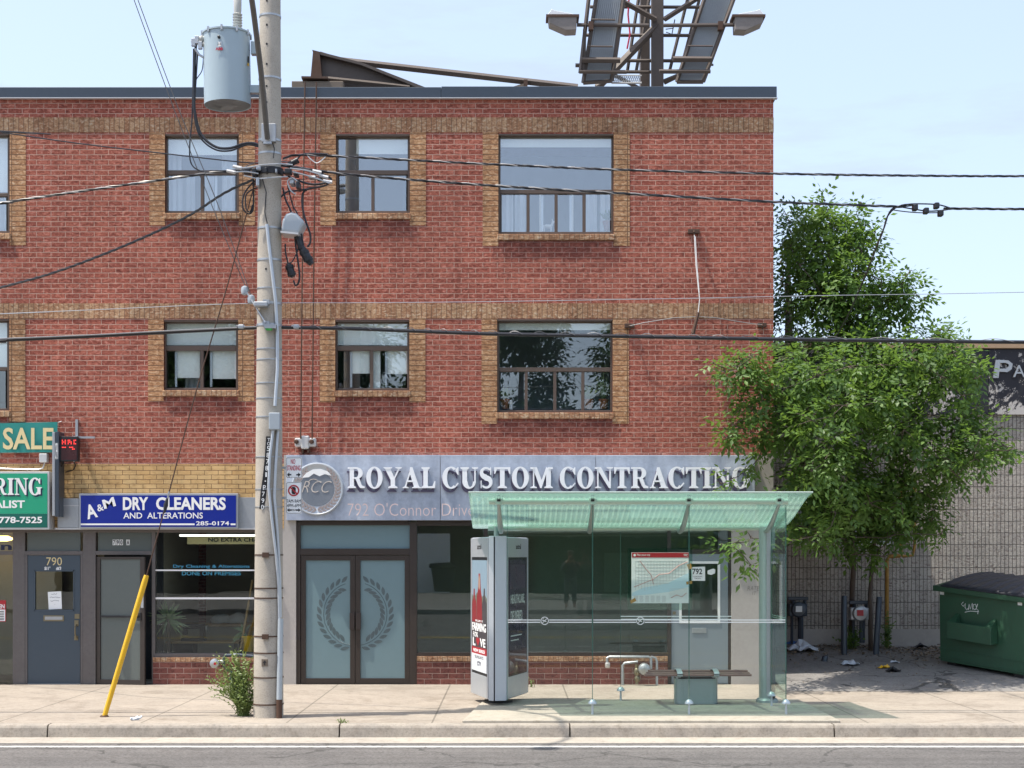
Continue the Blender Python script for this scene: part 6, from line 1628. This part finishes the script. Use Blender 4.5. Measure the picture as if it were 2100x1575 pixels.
sc2 = scrap(1835, 1361, .14, 'bag_white', 'paper_scrap', 'small pale paper scrap beside the leaf litter', 8)
cz = MB(); rnd = random.Random(4)
for k in range(6):
    a = rnd.uniform(0,6.28); cz.tube([(x+rnd.uniform(-.05,.05),y+rnd.uniform(-.03,.03),.005),(x+rnd.uniform(-.08,.08),y+rnd.uniform(-.04,.04),rnd.uniform(.02,.05))],[.02,.012],5)
tag(cz.build('crumpled_wrapper', M['bag_white'], smooth=False), 'crumpled pale wrapper on the pavement edge right of the yellow guard', 'litter')
# dead leaves and grit along the foot of the block wall
lt = MB(); rnd = random.Random(21)
for k in range(2600):
    u = rnd.random(); x = 4.3+rnd.random()**.9*4.6; y = 2.5-abs(rnd.gauss(0,.55))-.25*math.sin(x*3); 
    if k % 4 == 0: x = 4.2+rnd.random()*7; y = rnd.uniform(-1.0,2.3)
    z = lotz(y)+.012+rnd.random()*.03*(1 if y > 1.5 else .3); s_ = rnd.uniform(.012,.04)*(1 if k % 4 else .6); a = rnd.uniform(0,6.28)
    d = Vector((math.cos(a), math.sin(a), rnd.uniform(-.4,.4)))*s_; e = Vector((-math.sin(a)*.5, math.cos(a)*.5, rnd.uniform(-.3,.3)))*s_
    c = Vector((x,y,z)); lt.add([c-d, c+e, c+d, c-e], [(0,1,2,3)])
t = NT('leaf_litter'); t.col(t.ramp(t.noise(30,2,.5), [(.35,(.05,.035,.02)),(.5,(.16,.11,.06)),(.62,(.34,.28,.2))])); t.rough(.9)
o = lt.build('leaf_litter', t.m); tag(o, 'brown leaf litter and grit at the foot of the block wall', 'leaf litter', kind='stuff')
# ---------------------------------------------------------------- trees and weeds
def clusters(l, blobs, rnd, density, leaf, pairs=3, stems=None, droop=.35):
    """compound leaves: a drooping stalk with pairs of leaflets, thickest towards the outside of each bough"""
    for (c, r) in blobs:
        n = max(6, int(density*(r[0]*r[2])*14))
        for k in range(n):
            th, ph = rnd.uniform(0, 6.283), math.acos(rnd.uniform(-1, 1)); rr = rnd.random()**.42
            d = Vector((math.sin(ph)*math.cos(th), math.sin(ph)*math.sin(th), math.cos(ph)))
            p = Vector((c[0]+d.x*r[0]*rr, c[1]+d.y*r[1]*rr, c[2]+d.z*r[2]*rr))
            ax = (d*.8 + Vector((rnd.gauss(0,.5), rnd.gauss(0,.5), rnd.gauss(0,.4)-droop))).normalized()
            sd = ax.cross(Vector((rnd.gauss(0,.4), rnd.gauss(0,.4), 1))).normalized(); up = sd.cross(ax)
            L = leaf*rnd.uniform(2.0, 3.2)
            for q in range(pairs*2+1):
                if q == pairs*2: o, dr = p+ax*L, ax
                else:
                    s_ = 1 if q % 2 else -1
                    o = p+ax*L*(.25+.68*(q//2)/pairs); dr = (ax*.65+sd*s_*.8+up*rnd.uniform(-.25,.25)).normalized()
                ln = leaf*rnd.uniform(.8,1.25); w_ = ln*.25
                sv = dr.cross(up).normalized()*w_; b = len(l.v); dp = Vector((0,0,-ln*.14))
                l.v += [tuple(o), tuple(o+dr*ln*.45+sv+dp*.2), tuple(o+dr*ln+dp), tuple(o+dr*ln*.45-sv+dp*.2)]
                l.f.append((b,b+1,b+2,b+3))
def branches(m, base_pts, blobs, rnd, r0=.035):
    nodes = list(base_pts)
    for (c, r) in sorted(blobs, key=lambda q: (Vector(q[0])-Vector(base_pts[-1])).length):
        c = Vector(c)
        best = min(nodes, key=lambda n_: (n_-c).length + (.6*max(0, n_.z-c.z)))
        midp = best.lerp(c, .5)+Vector((rnd.gauss(0,.06), rnd.gauss(0,.06), -.06*(c-best).length+rnd.gauss(0,.04)))
        k = max(.3, 1-.12*len(nodes)**.5)
        m.tube([best, midp, c], [r0*k, r0*.7*k, .008], 6)
        nodes += [midp, c]
        for j in range(3):
            e = c+Vector((rnd.gauss(0,r[0]*.5), rnd.gauss(0,r[1]*.5), rnd.gauss(0,r[2]*.4))); m.tube([c, c.lerp(e,.5)+Vector((0,0,.02)), e], [.009,.006,.003], 4)
rnd = random.Random(31)
BL = [(1650,470,38,1.2),(1712,462,42,.9),(1762,455,30,.7),(1690,430,20,1.0),(1765,510,42,.6),(1700,530,48,.6),(1640,550,42,.8),(1745,570,48,.3),(1808,575,34,.3),(1852,585,30,.3),(1880,605,18,.3),(1690,610,48,.4),(1625,630,34,.5),(1790,632,42,.4),(1845,625,28,.4),(1740,665,45,.5),(1660,680,34,.5),(1595,560,14,.0),(1600,650,16,.3),
 (1600,742,38,-.4),(1540,728,24,-.9),(1512,752,26,-1.1),(1480,752,14,-1.2),(1560,785,40,-.8),(1520,800,26,-1.0),(1540,835,32,-.9),(1505,872,24,-1.1),(1490,882,14,-1.2),(1600,820,48,-.6),(1660,760,50,-.2),(1725,740,48,0),(1790,735,48,.1),(1850,718,46,.3),(1905,700,34,.5),(1940,712,32,.5),(1935,690,16,.5),(1975,735,30,.4),(1990,765,20,.4),(1915,760,46,.2),(1860,790,52,.1),(1785,810,58,-.2),(1715,820,56,-.4),(1650,850,52,-.6),(1590,890,42,-.7),(1545,890,26,-.9),(1690,910,54,-.4),(1765,890,56,-.2),(1840,870,54,0),(1905,850,44,.1),(1960,800,26,.3),(1985,850,26,.2),(1995,890,36,.1),(2035,895,26,.1),(2055,912,14,.1),(1985,930,36,.1),(1950,965,32,.2),(1920,925,46,.2),(1860,945,50,.2),(1790,960,50,.1),(1720,975,46,-.1),(1650,955,46,-.5),
 (1552,945,14,-1.0),(1528,962,12,-1.1),(1500,982,10,-1.2),(1478,992,9,-1.3),(1640,1020,42,-.3),(1700,1040,42,-.1),(1670,1085,28,-.2),(1640,1080,20,-.3),(1770,1020,42,.5),(1835,1020,44,.6),(1890,1010,34,.5),(1880,1060,32,.7),(1915,1085,20,.6),(1820,1085,26,1.0),(1760,1090,20,1.1),(1705,1095,18,.2),(1740,1125,14,1.1),(1800,1130,16,1.1)]
def blob(px, py, r, y, k=1.0): return (Vector(P(px,py,y)), (r/S(y)*k, r/S(y)*.95, r/S(y)*.9*k))
BL = [q for q in BL if not (q[0] < 1636 and q[1] < 690)]
blobs = [blob(*q) for q in BL]
LOW = [(1670,500,44,1.0),(1700,570,48,.9),(1740,500,40,1.1),(1660,600,44,1.1),(1730,630,44,1.0),(1780,590,40,.9),(1820,605,30,.8),(1760,655,40,1.0),(1700,450,34,1.4),(1640,1000,40,.6),(1700,1010,44,.9),(1760,985,46,1.2),(1820,1000,46,1.0),(1880,980,42,.9),(1650,1055,34,.4),(1720,1060,40,1.0),(1790,1060,40,1.3),(1850,1040,38,1.0),(1700,1090,26,.9),(1660,1110,18,.2),(1840,1080,26,1.2),(1930,1040,26,.6),(1800,1105,22,1.3),(1735,1105,20,1.2)]
for px, py, r, y in BL:                                 # the crown is as deep as it is wide
    if px > 1640 and py > 690: LOW += [q for q in ((px+14, py+12, r*.8, y-.95), (px-10, py+6, r*.75, y+.9)) if rnd.random() < .68]
for px, py, r, y in BL:                                 # sprigs that break the outline
    for k in range(2):
        a_ = rnd.uniform(0, 6.28); o_ = r*rnd.uniform(1.0, 1.4)
        LOW.append((px+o_*math.cos(a_), py+o_*math.sin(a_)*.9, r*rnd.uniform(.22,.34), y+rnd.uniform(-.3,.2)))
blobs += [blob(*q) for q in LOW if not (q[0] < 1600 and 930 < q[1] < 1030)]
tw = [blob(1512,1112,20,-1.7), blob(1540,1103,18,-1.6), blob(1480,1117,11,-1.8), blob(1522,1135,9,-1.7), blob(1575,1100,18,-1.4), blob(1537,1160,5,-1.6)]
tree = thing('ash_tree', (X(1756,2.0), 2.0, lotz(2.0)), 'bushy green tree with narrow leaflets growing between the brick building and the block wall', 'tree')
x0 = X(1756,2.0); m = MB()
tp = [Vector((x0,2.38,lotz(2.38)-.05)), Vector((x0+.01,2.36,1.3)), Vector(P(1752,1130,1.9)), Vector(P(1740,1000,1.6)), Vector(P(1735,880,1.2)), Vector(P(1725,760,.9)), Vector(P(1710,640,.8)), Vector(P(1705,520,.8))]
m.tube(tp, [.055,.046,.044,.042,.04,.036,.03,.015], 10)
tp2 = [Vector((X(1786,2.1),2.1,lotz(2.1)-.05)), Vector(P(1784,1220,2.1)), Vector(P(1795,1090,1.8)), Vector(P(1830,950,1.1)), Vector(P(1880,840,.6))]
m.tube(tp2, [.042,.036,.034,.03,.02], 9)
tp3 = [tp[2], Vector(P(1700,1040,1.0)), Vector(P(1640,940,.1)), Vector(P(1590,850,-.5))]
m.tube(tp3, [.05,.045,.035,.025], 8)
branches(m, tp[2:]+tp2[2:]+tp3[1:], blobs+tw, rnd, .026)
m.build('trunk', M['bark'], tree, smooth=True)
l = MB(); clusters(l, [q for q in blobs if q[0].z > 4.9], rnd, 62, .098, 2); clusters(l, [q for q in blobs if q[0].z <= 4.9], rnd, 42, .102, 2); clusters(l, tw, rnd, 36, .115, 2)
l.build('crown', M['leaf'], tree)
t2 = thing('maple_tree', (5.35, 6.0, 0), 'darker leafy tree behind the corner of the brick building', 'tree')
bl2 = [blob(*q) for q in ((1622,455,34,6.0),(1612,440,24,6.0),(1600,540,24,6.0),(1612,590,26,6.0),(1604,640,24,6.0),(1630,490,30,6.0),(1605,505,26,6.0),(1640,520,40,6.2),(1608,565,26,6.0),(1625,620,38,6.0),(1600,680,26,5.8),(1650,670,40,6),(1680,440,28,6.3),(1690,580,50,6.2),(1720,690,44,6.0),(1790,690,36,6.0),(1860,690,30,6.0))]
m = MB().tube([(5.35,6,0),(5.3,6,3),(5.4,6,6),(5.4,6.1,8)], [.16,.14,.09,.03], 10); branches(m, [Vector((5.3,6,3)),Vector((5.4,6,6)),Vector((5.4,6.1,7.5))], bl2, rnd, .03)
m.build('trunk', M['bark'], t2, smooth=True)
l = MB(); clusters(l, bl2, rnd, 26, .11, 2); l.build('crown', M['leaf_dark'], t2)
# weeds
def weed(x, y, z, h, spread, n, label, name='weed', seed=1, lean=0, leaf=.035, mat='leaf_weed'):
    rnd = random.Random(seed); t = thing(name, (x,y,z), label, 'plant'); st, lf = MB(), MB()
    for k in range(n):
        a = rnd.uniform(0,6.28); s_ = rnd.random()**.7*spread; hh = h*rnd.uniform(.35,1.0)*(1-.45*(s_/spread)**2)
        p0 = Vector((x+rnd.gauss(0,.03), y+rnd.gauss(0,.03), z)); p2 = p0+Vector((math.cos(a)*s_+lean*hh, math.sin(a)*s_*.6, hh)); p1 = p0.lerp(p2,.5)+Vector((-math.cos(a)*s_*.18,0,hh*.14))
        pts = [p0, p0.lerp(p1,.6), p1, p1.lerp(p2,.55)+Vector((0,0,.02)), p2]; st.tube(pts, [.004,.0035,.003,.0025,.0015], 4)
        for j in range(17):
            u = .12+.88*j/16; i = min(3,int(u*4)); q = pts[i].lerp(pts[i+1], u*4-i)
            d = Vector((rnd.gauss(0,1), rnd.gauss(0,1), rnd.gauss(.3,.7))).normalized(); sd = d.orthogonal().normalized(); ln = leaf*rnd.uniform(.6,1.3)
            b = len(lf.v); lf.v += [tuple(q), tuple(q+d*ln*.5+sd*ln*.22), tuple(q+d*ln), tuple(q+d*ln*.5-sd*ln*.22)]; lf.f.append((b,b+1,b+2,b+3))
    st.build('stem', M['leaf_weed'], t, smooth=True); lf.build('foliage', M[mat], t); return t
weed(X(500,-4.75), -4.70, 0, .90, .44, 170, 'tall pale green weed growing against the foot of the concrete pole', seed=2, lean=-.16, leaf=.042)
weed(X(1745,2.2), 2.2, lotz(2.2), .45, .35, 26, 'dark green weed around the tree stems by the gas meter', seed=3, leaf=.07, mat='leaf')
weed(X(1818,2.3), 2.3, lotz(2.3), .65, .18, 14, 'thin green weed climbing the yellow pipe', seed=4, leaf=.06, mat='leaf')
weed(X(1090,-.5), -.5, 0, .16, .05, 8, 'tiny dry weed in the pavement joint right of the advertising column', seed=5, leaf=.02)
weed(X(698,-5.52), -5.5, 0, .05, .05, 10, 'tiny weed sprouting in the kerb joint', seed=6, leaf=.015)

# ---------------------------------------------------------------- across the road: what the windows mirror
OZ = .36
ob = thing('corner_house', (-6, -43, OZ), 'dark brick house with a white garage door across the road, mirrored in the shop windows', 'house')
MB().box(-20, 9.0, -50, -43, OZ, 5.4).build('wall', M['stone_dark'], ob)
MB().plan([(-20.3,-50.3),(9.3,-50.3),(9.3,-42.7),(-20.3,-42.7)], 5.4, 5.6).build('roof', M['roofing'], ob)
MB().box(-4.2, -2.7, -42.99, -42.9, OZ, 2.95).build('garage_door', M['white'], ob)
gn = thing('green_shed', (5.0, -42.5, OZ), 'dark green shed across the road, mirrored in the shop windows', 'shed')
MB().box(1.0, 8.5, -42.9, -42, OZ, 3.6).build('wall', M['bin_green'], gn)
MB().box(.9, 8.6, -42.95, -41.9, 3.6, 3.75).build('roof', M['roofing'], gn)
wb = thing('wheelie_bin', (-2.9, -41.5, OZ), 'black wheelie bin across the road, mirrored in the shop window', 'bin')
MB().prism([(-3.3,OZ+.1),(-2.6,OZ+.1),(-2.35,OZ+1.1),(-3.45,OZ+1.1)], -42.0, -41.2).build('body', M['black'], wb, bevel=.05)
MB().prism([(-3.55,OZ+1.1),(-2.3,OZ+1.1),(-2.7,OZ+1.35),(-3.5,OZ+1.3)], -42.05, -41.15).build('lid', M['black'], wb, bevel=.03)
rnd = random.Random(77)
for i, (x, y, h, r, lab) in enumerate(((-16,-46,15,5.2,'broad tree far left across the road, mirrored in the windows'),(-9,-47,15.5,4.8,'tall tree above the brick house across the road, mirrored in the windows'),(-3.4,-46,19,3.4,'tallest tree behind the garage across the road, mirrored in the windows'),(.3,-45.5,15.5,3.6,'full tree by the green shed across the road, mirrored in the windows'),(6.4,-46,14.5,3.4,'tree right of the green shed across the road, mirrored in the windows'),(16,-47,13,4.6,'broad tree far right across the road, mirrored in the windows'))):
    t = thing('shade_tree', (x,y,OZ), lab, 'tree', 'trees across the road')
    MB().tube([(x,y,OZ),(x,y,h*.4),(x+.2,y,h*.8)], [.25,.2,.06], 8).build('trunk', M['bark'], t, smooth=True)
    bl = []
    for k in range(24):
        a = rnd.uniform(0,6.28); q = rnd.random()**.5*r*.75; zz = rnd.uniform(.30,.94)*h; s_ = r*rnd.uniform(.26,.42)*(1.15-.8*max(0,zz/h-.55))
        bl.append((Vector((x+q*math.cos(a)*(1.15-zz/h*.6), y+q*math.sin(a)*.7, zz)), (s_,s_,s_*.8)))
    l = MB(); clusters(l, bl, rnd, 11, .27, 2); l.build('crown', M['leaf_far'], t)

# the photographer across the road, seen only as a reflection in the shop window
pz = .36; px_, py_ = 1.85, -24.6
pr = thing('person', (px_, py_, pz), 'person in dark clothes raising a phone across the road, mirrored in the shop window', 'person')
def skin(name, verts, edges, radii, mat, par, root=0):
    me = bpy.data.meshes.new(name); base = BASE[par.name]
    me.from_pydata([(v[0]+px_-base.x, v[1]+py_-base.y, v[2]+pz-base.z) for v in verts], edges, [])
    me.materials.append(mat); o = bpy.data.objects.new(name, me); COL.objects.link(o); o.parent = par; BASE[o.name] = base
    o.modifiers.new('skin','SKIN'); sv = me.skin_vertices
    if not sv:
        bm = bmesh.new(); bm.from_mesh(me); bm.verts.layers.skin.verify(); bm.to_mesh(me); bm.free()
    for i, r_ in enumerate(radii):
        q = me.skin_vertices[0].data[i]; q.radius = r_ if isinstance(r_, tuple) else (r_, r_); q.use_root = (i == root)
    o.modifiers.new('smooth','SUBSURF').levels = 2; o.modifiers['smooth'].render_levels = 2
    return o
# y+ faces the shop; the elbows are bent and both hands hold the phone before the face
body = skin('body', [(0,0,.95),(0,0,1.18),(0,0,1.40),(0,.0,1.50),(0,.02,1.62),(0,.03,1.70),
  (.20,0,1.40),(.26,.10,1.16),(.10,.34,1.46),(.05,.38,1.54), (-.20,0,1.40),(-.26,.10,1.16),(-.10,.34,1.46),(-.05,.38,1.54),
  (.10,0,.88),(.12,.02,.48),(.13,0,.08),(.13,.14,.03), (-.10,0,.88),(-.12,.02,.48),(-.13,0,.08),(-.13,.14,.03)],
  [(0,1),(1,2),(2,3),(3,4),(4,5),(2,6),(6,7),(7,8),(8,9),(2,10),(10,11),(11,12),(12,13),(0,14),(14,15),(15,16),(16,17),(0,18),(18,19),(19,20),(20,21)],
  [(.16,.11),(.15,.11),(.18,.11),.055,.085,.075,.07,.05,.035,.03,.07,.05,.035,.03,.10,.07,.05,.045,.10,.07,.05,.045], M['skin'], pr)
skin('jacket', [(0,0,.80),(0,0,1.18),(0,0,1.41),(.20,0,1.40),(.26,.10,1.16),(.12,.31,1.42),(-.20,0,1.40),(-.26,.10,1.16),(-.12,.31,1.42)], [(0,1),(1,2),(2,3),(3,4),(4,5),(2,6),(6,7),(7,8)], [(.21,.15),(.20,.145),(.20,.13),.085,.065,.048,.085,.065,.048], M['denim'], pr)
skin('trousers', [(0,0,1.06),(.10,0,.88),(.12,.02,.48),(.13,0,.09),(-.10,0,.88),(-.12,.02,.48),(-.13,0,.09)], [(0,1),(1,2),(2,3),(0,4),(4,5),(5,6)], [(.175,.13),.115,.085,.068,.115,.085,.068], M['coping'], pr)
hm = MB().lathe((px_,py_+.01,pz+1.72), [(.098,-.05),(.105,.0),(.085,.06),(.03,.085)], 16); hm.build('hair', M['bark'], pr, smooth=True)
for s_ in (-1, 1):
    f = MB()
    for k in range(4): f.tube([(px_+s_*.06,py_+.385,pz+1.50+k*.018),(px_+s_*.078,py_+.41,pz+1.505+k*.018),(px_+s_*.05,py_+.425,pz+1.508+k*.018)], [.009,.008,.007], 6)
    f.tube([(px_+s_*.05,py_+.37,pz+1.55),(px_+s_*.045,py_+.395,pz+1.575)], [.010,.008], 6)
    f.build('hand', M['skin'], pr, smooth=True)
ph = thing('phone', (px_, py_+.41, pz+1.5), 'phone held up by the mirrored person across the road', 'phone')
MB().box(px_-.072, px_+.072, py_+.402, py_+.411, pz+1.50, pz+1.572).build('phone_case', M['black'], ph, bevel=.004)
